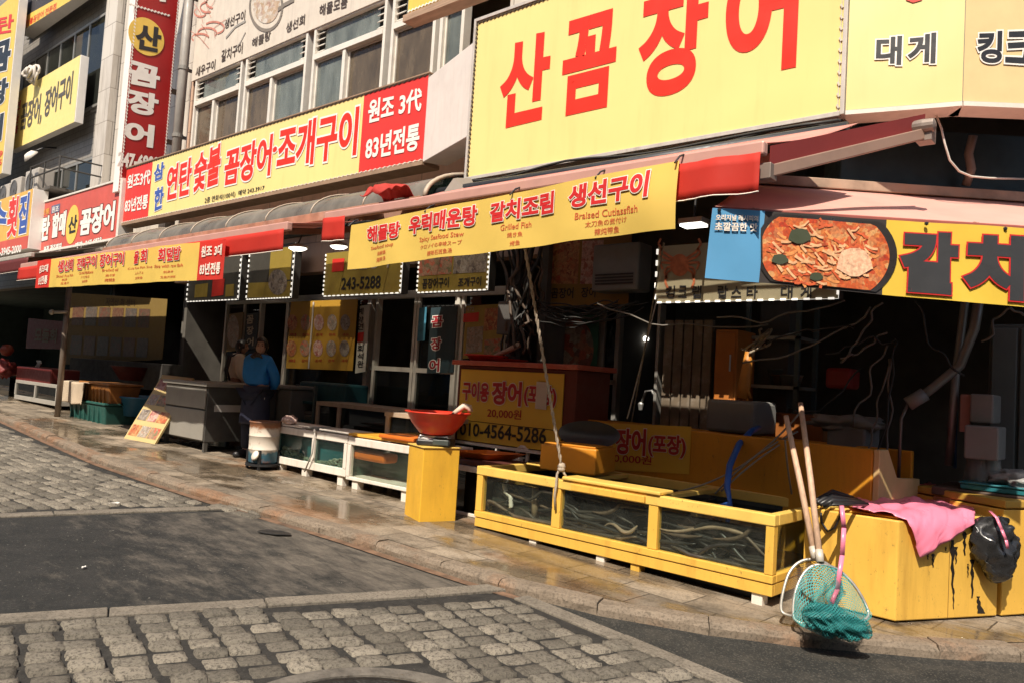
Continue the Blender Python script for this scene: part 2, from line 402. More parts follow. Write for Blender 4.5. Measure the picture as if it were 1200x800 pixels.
mb = MB(); mb.grid(lambda u, v: (-160 + 320 * u, -150 + 320 * v, gz(-160 + 320 * u)), 4, 4)
struct(mb.build('road', GM['asphalt']))
KERB_PX = [(-60, 472), (0, 492), (60, 519), (120, 545), (185, 567), (250, 588), (325, 610), (400, 632), (500, 665), (600, 697), (700, 722), (830, 745), (1000, 765), (1200, 778), (1330, 770)]
KERB = [G(*p) for p in KERB_PX]
KERB = [Vec((-60, 5.2, 0)), Vec((-24, 4.35, 0))] + [Vec((p.x, p.y, 0)) for p in KERB]
# smooth the kerb line
def resample(pts, step):
    out = [pts[0]]
    for a, b in zip(pts, pts[1:]):
        n = max(1, int((b - a).length / step))
        out += [a.lerp(b, (i + 1) / n) for i in range(n)]
    return out
KL = resample(KERB, .12)
for _ in range(6): KL = [KL[0]] + [(KL[i - 1] + KL[i] * 2 + KL[i + 1]) / 4 for i in range(1, len(KL) - 1)] + [KL[-1]]
def nrm(i):
    d = (KL[min(i + 1, len(KL) - 1)] - KL[max(i - 1, 0)]).normalized(); return Vec((-d.y, d.x, 0))
mb = MB()
vs = []
for i, p in enumerate(KL):
    q = p + nrm(i) * .125; vs += [(q.x, q.y, sz(q.x)), (q.x, 16, sz(q.x))]
mb.add(vs, [[2 * i, 2 * i + 2, 2 * i + 3, 2 * i + 1] for i in range(len(KL) - 1)])
struct(mb.build('sidewalk', GM['walk']))
# kerb stones, each a little tilted and chipped
mb = MB(); i = 0
while i < len(KL) - 4:
    n = random.choice((4, 5, 6)); j = min(i + n, len(KL) - 1); a, b = KL[i], KL[j]
    if a.x > -26:
        d = (b - a); g = d.normalized() * .003; na, nb = nrm(i) * .122, nrm(j) * .122
        k = len(mb.v); h0 = WALK + random.uniform(-.006, .008); h1 = WALK + random.uniform(-.005, .009)
        seg = 6; A = a + g; B = b - g
        prof = [(0, -.03), (.0, .55), (.1, .9), (.25, 1), (1, 1.02), (1, -.03)]
        for s_ in range(seg + 1):
            t = s_ / seg; p = A.lerp(B, t); nn = na.lerp(nb, t); hh = h0 + (h1 - h0) * t
            for (w_, z_) in prof:
                q = p + nn * w_ + Vec((random.uniform(-.004, .004), random.uniform(-.005, .005), 0)) * (w_ < .3)
                mb.v.append(Vec((q.x, q.y, gz(q.x) + hh * z_ + random.uniform(-.002, .002))))
        m_ = len(prof)
        for s_ in range(seg):
            for w_ in range(m_ - 1): mb.f.append([k + s_ * m_ + w_, k + (s_ + 1) * m_ + w_, k + (s_ + 1) * m_ + w_ + 1, k + s_ * m_ + w_ + 1])
        mb.f += [list(range(k, k + m_)), list(range(k + seg * m_, k + seg * m_ + m_))[::-1]]
    i = j
struct(mb.build('kerb', GM['kerb']))
# rusty drain line along the foot of the kerb
mb = MB(); vs = []
idx = [i for i, p in enumerate(KL) if -24 < p.x < -2.9]
for i in idx:
    p = KL[i]; n_ = nrm(i)
    for d_ in (-.085, -.012): q = p + n_ * d_; vs.append((q.x, q.y, gz(q.x) + .006))
mb.add(vs, [[2 * i, 2 * i + 2, 2 * i + 3, 2 * i + 1] for i in range(len(idx) - 1)])
struct(mb.build('gutter', M('rusty_gutter', (.17, .1, .06), .8, var=.35, scale=9, dirt=.9, dcol=(.035, .03, .026), dscale=6, bump=.5)))

def inside(p, poly):
    c = False; n = len(poly)
    for i in range(n):
        a, b = poly[i], poly[i - 1]
        if (a.y > p.y) != (b.y > p.y) and p.x < (b.x - a.x) * (p.y - a.y) / (b.y - a.y) + a.x: c = not c
    return c
def sheet(name, px, off, mat, step=None):
    mb = MB(); pts = [G(*p) for p in px]; pts = [Vec((p.x, p.y, gz(p.x, off))) for p in pts]
    mb.add(pts, [list(range(len(pts)))]); return struct(mb.build(name, mat))
def kerb_side(px_a, px_b):
    """points along the kerb foot between two pixels"""
    a, b = G(*px_a), G(*px_b)
    return [p for p in KL if a.x < p.x < b.x]
# worn patch of asphalt over pavers, between the two fields of setts
pl = [G(-200, 612), G(0, 607), G(200, 602), G(350, 597)] + [p - nrm(KL.index(p)) * .1 for p in kerb_side((365, 622), (585, 690))] + [G(560, 690), G(300, 704), G(0, 722), G(-200, 735)]
mb = MB(); mb.add([Vec((p.x, p.y, gz(p.x, .004))) for p in pl], [list(range(len(pl)))])
struct(mb.build('worn_pavement', GM['patch']))
sheet('sett_bed', [(-200, 738), (0, 726), (300, 708), (560, 694), (602, 699), (640, 708), (870, 806), (1000, 880), (-200, 880)], .004, M('sett_mortar', (.022, .02, .017), .9, var=.5, scale=14, bump=.8, scuff=.9, scol=(.13, .115, .09)))
def sett_field(name, poly, e1, e2, p1, p2, org, gap, h, seed, hexy=False, avoid=None):
    rnd = random.Random(seed); mb = MB(); US = (-1, -.88, -.5, 0, .5, .88, 1); n = 6
    lo = -95; hi = 96
    for j in range(lo, hi):
        for i in range(lo, hi):
            c = org + e1 * (i * p1 + (j % 2) * (p1 * .5 if hexy else 0) + rnd.uniform(-.018, .018)) + e2 * (j * p2 + rnd.uniform(-.006, .006))
            c = c + e2 * (.02 * math.sin(i * .35 + j * .1))
            if not inside(c, poly): continue
            if avoid and avoid(c): continue
            a = p1 / 2 - gap * rnd.uniform(.4, .95); b = p2 / 2 - gap * rnd.uniform(.9, 1.5)
            rot = rnd.uniform(-.07, .07); ca, sa = math.cos(rot), math.sin(rot); hh = h * rnd.uniform(.45, 1.2); tx, ty = rnd.uniform(-.05, .05), rnd.uniform(-.05, .05)
            k = len(mb.v); ph = rnd.uniform(0, 50)
            for vv in range(n + 1):
                for uu in range(n + 1):
                    u = US[uu]; v = US[vv]
                    # squircle so that corners are rounded
                    s_ = 1 / (abs(u) ** 7 + abs(v) ** 7) ** (1 / 7) if (abs(u) > .99 or abs(v) > .99) else 1
                    cu, cv = u * (min(1, s_) if s_ < 1 else 1), v * (min(1, s_) if s_ < 1 else 1)
                    wob = 1 + .13 * mnoise.noise(Vec((u * 1.5 + ph, v * 1.5, ph)))
                    q = c + e1 * (a * wob * (cu * ca - cv * sa)) + e2 * (b * wob * (cu * sa + cv * ca))
                    edge = max(abs(u), abs(v)); z = hh * (1 - .25 * edge ** 2) + hh * .42 * mnoise.noise(Vec((u * 2 + ph, v * 2 + ph, 1))) + tx * u * a + ty * v * b
                    if edge > .99: z = -.006
                    mb.v.append(Vec((q.x, q.y, gz(q.x, .004 + z))))
            mb.f += [[k + j2 * (n + 1) + i2, k + j2 * (n + 1) + i2 + 1, k + (j2 + 1) * (n + 1) + i2 + 1, k + (j2 + 1) * (n + 1) + i2] for j2 in range(n) for i2 in range(n)]
    return struct(mb.build(name, GM['sett'], smooth=True))
def flat(p): return Vec((p.x, p.y, 0))
mh = flat(G(428, 856)); MHR = .56
e1 = (flat(G(520, 693)) - flat(G(0, 728))).normalized(); e2 = flat(G(382, 763)) - flat(G(325, 710)); e2.normalize()
near = [flat(G(*p)) for p in [(-120, 743), (0, 736), (300, 717), (560, 703), (596, 705), (632, 717), (855, 812), (960, 870), (-120, 870)]]
sett_field('cobblestones', near, e1, e2, .16, .138, flat(G(445, 750)), .0115, .022, 3, avoid=lambda c: (c - mh).length < MHR + .06)
far = [flat(G(*p)) for p in [(-60, 497)]] + [flat(p - nrm(KL.index(p)) * .18) for p in kerb_side((-20, 485), (330, 612))] + [flat(G(*p)) for p in [(345, 590), (200, 594), (0, 599), (-60, 601)]]
sheet('far_sett_bed', [(-60, 486), (0, 500), (120, 552), (250, 596), (345, 600), (200, 598), (0, 605), (-60, 606)], .004, M('sett_mortar', (0, 0, 0)))
sett_field('far_cobblestones', far, Vec((1, .05, 0)).normalized(), Vec((-.12, 1, 0)).normalized(), .17, .125, flat(G(150, 560)), .008, .018, 5, hexy=True)
# bands of long dressed stones framing the setts
def band(name, px, w_, off, ln):
    mb = MB(); P = resample([flat(G(*p)) for p in px], .05); i = 0
    while i < len(P) - 2:
        j = min(i + int(ln * random.uniform(.8, 1.3) / .05), len(P) - 1); a, b = P[i], P[j]
        d = (b - a).normalized(); n_ = Vec((-d.y, d.x, 0)); a = a + d * .004; b = b - d * .004
        z0 = random.uniform(0, .006)
        pts = [a - n_ * w_ / 2, b - n_ * w_ / 2, b + n_ * w_ / 2, a + n_ * w_ / 2]
        mb.prism([(p.x, p.y, gz(p.x, -.03)) for p in pts], (0, 0, .03 + off + z0)); i = j
    return struct(mb.build(name, GM['stone'], bevel=.006))
band('stone_band', [(-200, 741), (0, 727), (300, 709), (560, 693), (640, 686)], .13, .016, .9)
band('diagonal_stone_band', [(610, 701), (660, 722), (760, 763), (900, 822), (1000, 868)], .12, .016, .8)
band('far_stone_band', [(-100, 609), (0, 604), (200, 598), (345, 592)], .13, .014, 1.0)
# manhole set in the setts
mroot = T('manhole_cover', 'round dark iron manhole cover set flush among the pale setts', 'manhole', (mh.x, mh.y, gz(mh.x)))
iron = M('cast_iron', (.035, .033, .03), .5, .6, var=.3, scale=20, bump=.5, bscale=90)
def tilt(p): return Vec((p.x, p.y, p.z + gz(p.x)))
mb = MB(); mb.lathe(flat(mh), [(MHR - .09, .012), (MHR - .09, .022), (MHR, .022), (MHR, .002)], 48); mb.v = [tilt(p) for p in mb.v]; mb.build('rim', M('manhole_collar', (.13, .115, .095), .8, var=.4, scale=14, bump=.8, scuff=.7), mroot)
mb = MB(); mb.lathe(flat(mh), [(MHR - .1, .004), (MHR - .1, .018), (MHR - .14, .022), (MHR - .16, .014), (0, .014)], 48)
for k in range(14):
    for l in range(-9, 10):
        c = flat(mh) + Vec(((k - 6.5) * .055, l * .045, 0))
        if (c - flat(mh)).length < MHR - .2: mb.box((c.x - .02, c.y - .008, .013), (c.x + .02, c.y + .008, .02))
mb.v = [tilt(p) for p in mb.v]; mb.build('lid', iron, mroot)
# litter: a flattened dark plate by the kerb, scraps of paper
def scrap(name, label, cat, px, sx_, sy_, mat, seed):
    rnd = random.Random(seed); c = flat(G(*px)); mb = MB(); a0 = rnd.uniform(0, 3); pts = []
    for i in range(9):
        t = i / 9 * 6.283; r_ = rnd.uniform(.7, 1.1); p = Vec((math.cos(t) * sx_ * r_, math.sin(t) * sy_ * r_, 0)); p.rotate(Matrix.Rotation(a0, 3, 'Z')); p += c
        pts.append(Vec((p.x, p.y, gz(p.x) + .012 + rnd.uniform(0, .006))))
    mb.prism(pts, (0, 0, .006)); o = mb.build(name, mat); return tag(o, label, cat)
scrap('broken_plate', 'flat dark broken plate lying against the rusty kerb', 'debris', (322, 626), .17, .07, M('wet_slate', (.03, .03, .03), .35), 4)
scrap('paper_scrap', 'small white paper scrap on the far setts', 'litter', (133, 592), .06, .03, M('paper', (.75, .73, .68), .8), 5)
scrap('torn_leaflet', 'tiny pale torn leaflet on the dark asphalt patch', 'litter', (98, 667), .018, .011, M('paper', (.7, .7, .7)), 6)
# ---------------------------------------------------------------- shared materials
TILE = None
def tile_mat(name, c1, c2, mort, w_, h_, off=.5, rough=.5, dirt=.5, uz=True):
    m, nt, b, out = nodes(name); tc = N(nt, 'TexCoord').outputs['Object']
    sx = N(nt, 'SeparateXYZ'); lnk(nt, tc, sx.inputs[0]); cb = N(nt, 'CombineXYZ')
    ad = N(nt, 'Math', operation='ADD'); lnk(nt, sx.outputs[0], ad.inputs[0]); lnk(nt, sx.outputs[1], ad.inputs[1])
    lnk(nt, ad.outputs[0], cb.inputs[0]); lnk(nt, sx.outputs[2], cb.inputs[1])
    br = N(nt, 'TexBrick'); br.offset = off; br.inputs['Scale'].default_value = 1; br.inputs['Brick Width'].default_value = w_; br.inputs['Row Height'].default_value = h_
    br.inputs['Mortar Size'].default_value = .008; br.inputs['Color1'].default_value = (*c1, 1); br.inputs['Color2'].default_value = (*c2, 1); br.inputs['Mortar'].default_value = (*mort, 1)
    lnk(nt, cb.outputs[0], br.inputs['Vector'])
    c = mixc(nt, ramp(nt, noisef(nt, tc, 1.5, 8, .65, stretch=(2.5, 2.5, .4)), [(.48, 0.0), (.75, dirt)]), br.outputs[0], (.2, .16, .12))
    lnk(nt, c, b.inputs['Base Color']); b.inputs['Roughness'].default_value = rough
    bn = N(nt, 'Bump'); bn.inputs['Strength'].default_value = .5; bn.inputs['Distance'].default_value = .006; bn.invert = True
    lnk(nt, br.outputs['Fac'], bn.inputs['Height']); lnk(nt, bn.outputs[0], b.inputs['Normal']); return m
PEACH = tile_mat('peach_stone_tile', (.62, .42, .3), (.55, .36, .25), (.3, .2, .15), .9, .6)
WTILE = tile_mat('white_wall_tile', (.62, .57, .5), (.56, .51, .45), (.3, .26, .22), .6, .75)
GTILE = tile_mat('grey_wall_tile', (.3, .28, .25), (.26, .24, .21), (.12, .11, .1), .3, .15)
FRAME = M('white_window_frame', (.68, .64, .57), .45, var=.06, dirt=.3, dcol=(.3, .24, .18), dscale=5)
ALU = M('aluminium', (.5, .5, .48), .4, .7, var=.1, dirt=.3)
ALUD = M('dull_aluminium', (.36, .35, .32), .45, .5, var=.12, dirt=.4)
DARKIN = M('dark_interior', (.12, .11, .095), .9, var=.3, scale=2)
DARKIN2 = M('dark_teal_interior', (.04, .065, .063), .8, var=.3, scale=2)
CONC = M('soot_concrete', (.09, .08, .07), .9, var=.3, scale=3, dirt=.6)
PANE = GLASS('dusty_window_glass', (.55, .5, .42), 1, .62, (.21, .165, .12))
PANE2 = GLASS('hazy_window_glass', (.7, .75, .72), 1, .5, (.3, .33, .31))
PANED = GLASS('dark_shop_glass', (.42, .46, .44), 1, .05, (.1, .1, .09))
SHADEIN = M('roller_blind', (.33, .25, .17), .9, var=.15, scale=2)
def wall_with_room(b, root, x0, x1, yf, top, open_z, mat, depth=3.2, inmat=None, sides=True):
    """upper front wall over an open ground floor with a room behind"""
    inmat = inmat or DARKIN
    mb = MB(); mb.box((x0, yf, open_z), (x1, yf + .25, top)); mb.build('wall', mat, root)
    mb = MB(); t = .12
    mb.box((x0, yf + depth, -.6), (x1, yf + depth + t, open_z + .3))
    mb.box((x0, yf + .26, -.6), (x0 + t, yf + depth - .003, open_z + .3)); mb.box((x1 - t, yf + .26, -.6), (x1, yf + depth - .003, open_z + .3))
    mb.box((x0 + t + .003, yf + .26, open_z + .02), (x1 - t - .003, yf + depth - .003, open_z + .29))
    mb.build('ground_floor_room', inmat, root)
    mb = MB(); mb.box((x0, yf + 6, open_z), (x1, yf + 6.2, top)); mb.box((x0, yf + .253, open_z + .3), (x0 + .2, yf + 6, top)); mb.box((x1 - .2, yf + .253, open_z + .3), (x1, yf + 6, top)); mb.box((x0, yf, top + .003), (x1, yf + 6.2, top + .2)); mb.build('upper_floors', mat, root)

# ---------------------------------------------------------------- restaurant building with the row of upstairs windows
YB = 6.6
rb = T('restaurant_building', 'peach tiled restaurant building with a row of white upstairs windows', 'building', (-9.7, YB, sz(-9.7)))
mb = MB(); zt, zb = 6.68, 5.0
xl, xr = PY(226, 110, YB).x, -5.32
# wall pieces round the window band
mb.box((-14.1, YB, 2.85), (xr, YB + .22, zb)); mb.box((-14.1, YB, zb + .001), (xl, YB + .22, zt)); mb.box((-14.1, YB, zt + .001), (xr, YB + .22, 10.5)); mb.build('wall', PEACH, rb)
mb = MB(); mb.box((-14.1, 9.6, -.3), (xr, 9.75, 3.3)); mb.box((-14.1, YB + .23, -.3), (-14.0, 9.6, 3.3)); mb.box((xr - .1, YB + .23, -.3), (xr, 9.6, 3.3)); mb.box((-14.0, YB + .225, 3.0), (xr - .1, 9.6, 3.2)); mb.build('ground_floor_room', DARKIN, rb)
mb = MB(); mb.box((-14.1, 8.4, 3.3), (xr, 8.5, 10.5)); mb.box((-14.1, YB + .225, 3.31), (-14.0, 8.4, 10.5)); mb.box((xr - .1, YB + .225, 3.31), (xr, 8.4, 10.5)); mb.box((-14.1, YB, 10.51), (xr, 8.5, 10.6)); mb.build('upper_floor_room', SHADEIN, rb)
mb = MB()
for zz in (7.9, 9.2): mb.box((-14.1, YB - .02, zz), (xr, YB - .002, zz + .03))
mb.build('ledge', FRAME, rb)
def px_x(px, py, Y=YB): return PY(px, py, Y).x
WIN = [((228, 130), (283, 110), .44, (1, 1)), ((287, 110), (360, 80), .46, (1, 1)), ((367, 80), (453, 45), .46, (1, 1)), ((460, 40), (513, 20), None, (1, 0)), ((518, 20), (547, 10), None, (0, 0))]
for k, (a, b_, sp, lou) in enumerate(WIN):
    x0, x1 = px_x(*a), px_x(*b_); f = .055; y0, y1 = YB - .03, YB + .1
    mb = MB(); zs = 6.14
    mb.box((x0, y0, zb), (x0 + f, y1, zt - .004)); mb.box((x1 - f, y0, zb), (x1, y1, zt - .004)); mb.box((x0 + f, y0, zb), (x1 - f, y1, zb + f)); mb.box((x0 + f, y0, zt - f), (x1 - f, y1, zt - .004)); mb.box((x0 + f, y0 - .01, zs), (x1 - f, y1, zs + .09))
    xm = None
    if sp: xm = x0 + (x1 - x0) * sp; mb.box((xm - .035, y0 + .005, zb + f), (xm + .035, y1, zs))
    wf = mb.build('window', FRAME, rb, bevel=.004)
    segs = [(x0 + f, x1 - f)] if not xm else [(x0 + f, xm - .035), (xm + .035, x1 - f)]
    for q, (s0, s1) in enumerate(segs):
        mb = MB(); mb.box((s0 - .002, YB + .04 + .02 * q, zb + f - .002), (s1 + .002, YB + .046 + .02 * q, zs + .002)); mb.build('pane', PANE2 if (k, q) in ((1, 1), (2, 0), (4, 0)) else PANE, wf)
        mb = MB(); fr = .028
        for (a0, a1, c0, c1) in ((s0, s1, zs - fr, zs), (s0, s0 + fr, zb + f, zs - fr), (s1 - fr, s1, zb + f, zs - fr)): mb.box((a0, YB + .02 + .02 * q, c0), (a1, YB + .039 + .02 * q, c1))
        mb.build('sash', FRAME, wf)
        # blinds and a curtain behind the panes
        if (k, q) not in ((1, 1), (3, 0), (4, 0)):
            mb = MB(); mb.grid(lambda u, v: (s0 + (s1 - s0) * u, YB + .3 + .015 * math.sin(u * 40), zb + (zs - zb) * v), 40, 2); mb.build('curtain', M('faded_curtain', (.3, .22, .15), .9, var=.2, scale=3), wf)
    t0, t1 = x0 + f, x1 - f; lw = .17
    if lou[0]: t0 += lw
    if lou[1]: t1 -= lw
    mb = MB(); mb.box((t0, YB + .04, zs + .092), (t1, YB + .046, zt - f - .002)); mb.build('transom_pane', PANE2, wf)
    for side, on in ((0, lou[0]), (1, lou[1])):
        if not on: continue
        u0 = x0 + f if side == 0 else x1 - f - lw
        mb = MB(); mb.box((u0 + .002, YB + .045, zs + .095), (u0 + lw - .002, YB + .06, zt - f - .003)); vb = mb.build('vent', M('vent_black', (.02, .02, .02), .8), wf)
        mb = MB()
        for z_ in range(4):
            zz = zs + .11 + z_ * .095; mb.obox((u0 + .004, YB - .005, zz), (lw - .008, 0, 0), (0, .045, .045), (0, -.008, .008))
        mb.build('slat', FRAME, vb)
# drainpipe down the joint of two buildings
dp = T('drainpipe', 'grey drainpipe down the joint beside the peach tiled wall', 'drainpipe', (-14.28, 6.5, 3.6))
mb = MB(); mb.tube([(-14.28, 6.5, 3.6), (-14.28, 6.5, 10.4)], .085, 14); mb.build('pipe', M('grey_pvc', (.3, .28, .25), .5, dirt=.5, streak=True), dp, smooth=True)
for zz in (4.4, 5.6, 6.9, 8.3):
    mb = MB(); mb.lathe((-14.28, 6.5, zz), [(.1, 0), (.1, .07)], 14); mb.box((-14.3, 6.58, zz), (-14.26, 6.66, zz + .06)); mb.build('collar', M('grey_pvc_dark', (.2, .19, .17), .5), dp)

# ---------------------------------------------------------------- narrow tiled building
YC = 6.75
tb = T('narrow_tiled_building', 'narrow white tiled building with tall greenish windows beyond the drainpipe', 'building', (-16, YC, sz(-16)))
wall_with_room(None, tb, -17.9, -14.42, YC, 12, 3.0, WTILE, inmat=DARKIN)
for (xa, xb, za, zb2) in ((-17.35, -16.3, 4.9, 6.35), (-17.35, -16.3, 7.9, 8.65), (-17.1, -16.2, 9.6, 11)):
    mb = MB(); f = .06
    for (a0, a1, c0, c1) in ((xa, xb, zb2 - f, zb2), (xa, xb, za, za + f), (xa, xa + f, za + f, zb2 - f), (xb - f, xb, za + f, zb2 - f), ((xa + xb) / 2 - .03, (xa + xb) / 2 + .03, za + f, zb2 - f)): mb.box((a0, YC - .05, c0), (a1, YC - .002, c1))
    wf = mb.build('window', FRAME, tb); mb = MB(); mb.box((xa + f, YC - .024, za + f), (xb - f, YC - .018, zb2 - f)); mb.build('pane', GLASS('green_glass', (.3, .4, .36), 1, .5, (.2, .26, .23)), wf)
mb = MB()
for s_, (px, y0) in enumerate([((447, 0), 0)]): pass
# painted dish notices on the tiles: a pale panel with small blue writing
fc = Face((0, YC - .012, 0), (0, 1, 0))
mb = MB(); fc.patch(mb, (106, 88, 132, 133, 78, 126), 0); pn = mb.build('notice_panel', M('faded_panel', (.62, .6, .57), .5, dirt=.3), tb)
mb = MB()
for r_, t in enumerate(('회 매운탕', '장어구이', '조개구이')): fc.text(mb, t, (109, 97 + r_ * 11, 104 + r_ * 11, 130, 91 + r_ * 11, 98 + r_ * 11), .015, .004)
mb.build('lettering', M('faint_blue_paint', (.16, .2, .32), .6), pn)

# ---------------------------------------------------------------- dark windowed building at the far end
YD = 6.75
fb = T('grey_tiled_building', 'grey building with dark strip windows farthest along the street', 'building', (-24, YD, sz(-24)))
wall_with_room(None, fb, -34, -17.95, YD, 12.5, 3.1, GTILE, inmat=DARKIN2, depth=4)
mb = MB(); mb.box((-18.6, YD - .16, 3.2), (-17.96, YD - .003, 12.4)); mb.build('pilaster', WTILE, fb)
for (xa, xb, za, zb2, n) in ((-24.4, -18.75, 7.15, 9.35, 6), (-24.4, -18.75, 4.75, 5.95, 6), (-24.4, -18.75, 10.1, 12, 6)):
    mb = MB(); f = .06; y0, y1 = YD - .09, YD - .03
    mb.box((xa, y0, za), (xb, y1, za + f)); mb.box((xa, y0, zb2 - f), (xb, y1, zb2))
    for i in range(n + 1): xx = xa + (xb - xa - f) * i / n; mb.box((xx, y0, za + f), (xx + f, y1, zb2 - f))
    wf = mb.build('window', ALUD, fb)
    for i in range(n):
        xx = xa + (xb - xa - f) * i / n; mb = MB(); mb.box((xx + f, y0 + .02, za + f), (xx + (xb - xa - f) / n, y0 + .026, zb2 - f)); mb.build('pane', GLASS('dim_glass', (.1, .11, .1), 1, .35, (.06, .065, .055), 1), wf)

# ---------------------------------------------------------------- corner building carrying the big yellow sign
cb_ = T('corner_building', 'dark corner building behind the big yellow sign', 'building', (-2.6, 7, sz(-2.6)))
YA = 6.5
up = [(-5.3, YA), (-5.3, 5.75), (-1.9, 5.75), (-.9, 6.05), (.3, 7.0), (2.2, 9), (2.2, 12), (-5.3, 12)]
mb = MB(); mb.prism([(x, y, 4.0) for x, y in up], (0, 0, 6.2)); mb.build('wall', WTILE, cb_)
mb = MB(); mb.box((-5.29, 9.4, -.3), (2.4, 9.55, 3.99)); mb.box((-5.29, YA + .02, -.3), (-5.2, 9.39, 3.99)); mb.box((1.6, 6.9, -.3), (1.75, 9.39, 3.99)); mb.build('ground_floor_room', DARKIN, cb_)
for (x, y) in ((-2.86, 7.05), (-.75, 7.3)): mb = MB(); mb.box((x - .14, y, -.2), (x + .14, y + .29, 3.99)); mb.build('pillar', CONC, cb_)
mb = MB(); mb.box((-5.19, 7.35, 2.62), (1.59, 7.55, 3.99)); mb.build('lintel', CONC, cb_)

# out-of-view row of houses opposite, added to cut skylight; mirrored in the panes
mb = MB(); mb.box((-60, -13, -1), (-8.2, -7.2, 9.4)); mb.box((-8, -13.5, -1), (14, -7.4, 9.8)); mb.box((14.2, -13, -1), (40, -7.0, 9.0))
for i in range(22):
    for z in (.3, 3.4, 6.4):
        x = -40 + i * 3.4; mb.box((x, -7.0, z), (x + 1.9, -6.9, z + 1.7))
struct(mb.build('added_street_front', tile_mat('added_front_tile', (.22, .19, .16), (.18, .16, .135), (.1, .09, .08), 1.2, .4)))
# ================================================================ SIGNS
YEL = M('yellow_sign_vinyl', (.78, .64, .25), .38, var=.05, scale=.8, dirt=.3, dcol=(.55, .42, .15), dscale=1.6, streak=True)
YEL2 = M('pale_yellow_vinyl', (.74, .6, .26), .4, var=.05, scale=1, dirt=.15, dcol=(.5, .36, .15), streak=True)
YELW = M('weathered_yellow_vinyl', (.76, .52, .1), .45, var=.06, dirt=.2, dcol=(.35, .23, .07), streak=True)
REDL = M('red_vinyl', (.7, .03, .012), .4, var=.06, scale=2)
REDP = M('red_panel', (.68, .04, .03), .42, var=.07, scale=2, dirt=.12, dcol=(.3, .05, .03))
REDF = M('faded_red_panel', (.56, .1, .075), .5, var=.1, scale=2, dirt=.3, dcol=(.35, .12, .08), streak=True)
DRED = M('dark_red_vinyl', (.34, .012, .012), .4, var=.08, scale=2)
WHT = M('white_vinyl', (.8, .76, .7), .45, var=.04)
BLK = M('black_vinyl', (.02, .02, .022), .4, var=.2)
BLUE = M('blue_vinyl', (.05, .1, .36), .45)
CASE = M('sign_case_metal', (.55, .51, .46), .5, .2, var=.1, dirt=.45, dcol=(.25, .17, .1), dscale=3, streak=True)
CASED = M('dark_case_metal', (.05, .045, .04), .6, .2, var=.2)
LACE = M('lacing_cord', (.6, .55, .47), .8)
LACED = M('dark_lacing', (.06, .045, .03), .8)
def plate(root, face, px, depth, mat, case, name='panel'):
    """a sign box: vinyl face flush on a metal case"""
    P = [face.at(*p) for p in px]
    mb = MB(); mb.add([p for p in P], [list(range(len(P)))]); pan = mb.build(name, mat, root)
    mb = MB(); mb.prism([p - face.n * .004 for p in P], -face.n * depth); mb.build('case', case, root, bevel=.004)
    return pan
def lacing(root, a, b, n, face, mat, ln=.5, th=.012, name='lacing'):
    mb = MB(); a, b = Vec(a), Vec(b); d = (b - a) / n; side = d.normalized().cross(face.n); mb.bar(a + face.n * .004, b + face.n * .004, th * .4, .006, face.n)
    for i in range(n):
        p = a + d * (i + .25); q = p + d * ln; p = p + side * th * .5; q = q - side * th * .5
        mb.bar(p + face.n * .006, q + face.n * .006, th, .01, face.n)
    return mb.build(name, mat, root)

# ---- the big yellow sign
fA = Face((0, 5.3, 0), (0, 1, 0))
zb_, zt_ = 3.39, 4.96
P0, P1 = fA.at(547.5, 204), fA.at(984.5, 134)
x0, x1 = P0.x, P1.x
bs = T('big_yellow_sign', 'biggest yellow signboard with four giant red letters', 'sign', ((x0 + x1) / 2, 5.3, zb_))
TOPZ = 5.75   # the top runs out of the photograph
def yz(x, t): return (x, 5.3, t)
tl, tr = Vec((x0, 5.3, zt_)), Vec((x1, 5.3, zt_))
mb = MB(); mb.add([(x0, 5.3, zb_), (x1, 5.3, zb_), (x1, 5.3, zt_), (x0, 5.3, zt_)], [[0, 1, 2, 3]]); mb.build('panel', YEL, bs)
mb = MB(); mb.box((x0, 5.304, zb_), (x1, 5.56, zt_)); mb.build('case', CASE, bs)
mb = MB(); mb.box((x0 - .01, 5.285, zb_ - .035), (x1, 5.56, zb_ - .002)); mb.box((x0 - .01, 5.285, zt_ + .002), (x1, 5.56, zt_ + .035)); mb.box((x0 - .03, 5.285, zb_ - .035), (x0 - .002, 5.56, zt_ + .035)); mb.box((x1 + .002, 5.28, zb_ - .03), (x1 + .03, 5.55, zt_ + .03)); mb.build('trim', CASE, bs, bevel=.003)
letters(fA, bs, REDL, [('산', (583, 50, 153, 641, 38, 139)), ('꼼', (656, 29, 138, 719, 10, 124)), ('장', (745, -3, 122, 826, -26, 101)), ('어', (847, -40, 97, 933, -64, 79))], .036, .004)
lacing(bs, (x0 + .02, 5.3, zt_ - .015), (x1, 5.3, zt_ - .015), 70, fA, LACED)
lacing(bs, (x0 + .012, 5.3, zb_), (x0 + .012, 5.3, zt_), 34, fA, LACED)
lacing(bs, (x1 - .015, 5.3, zb_), (x1 - .015, 5.3, zt_), 20, fA, LACE, .35)
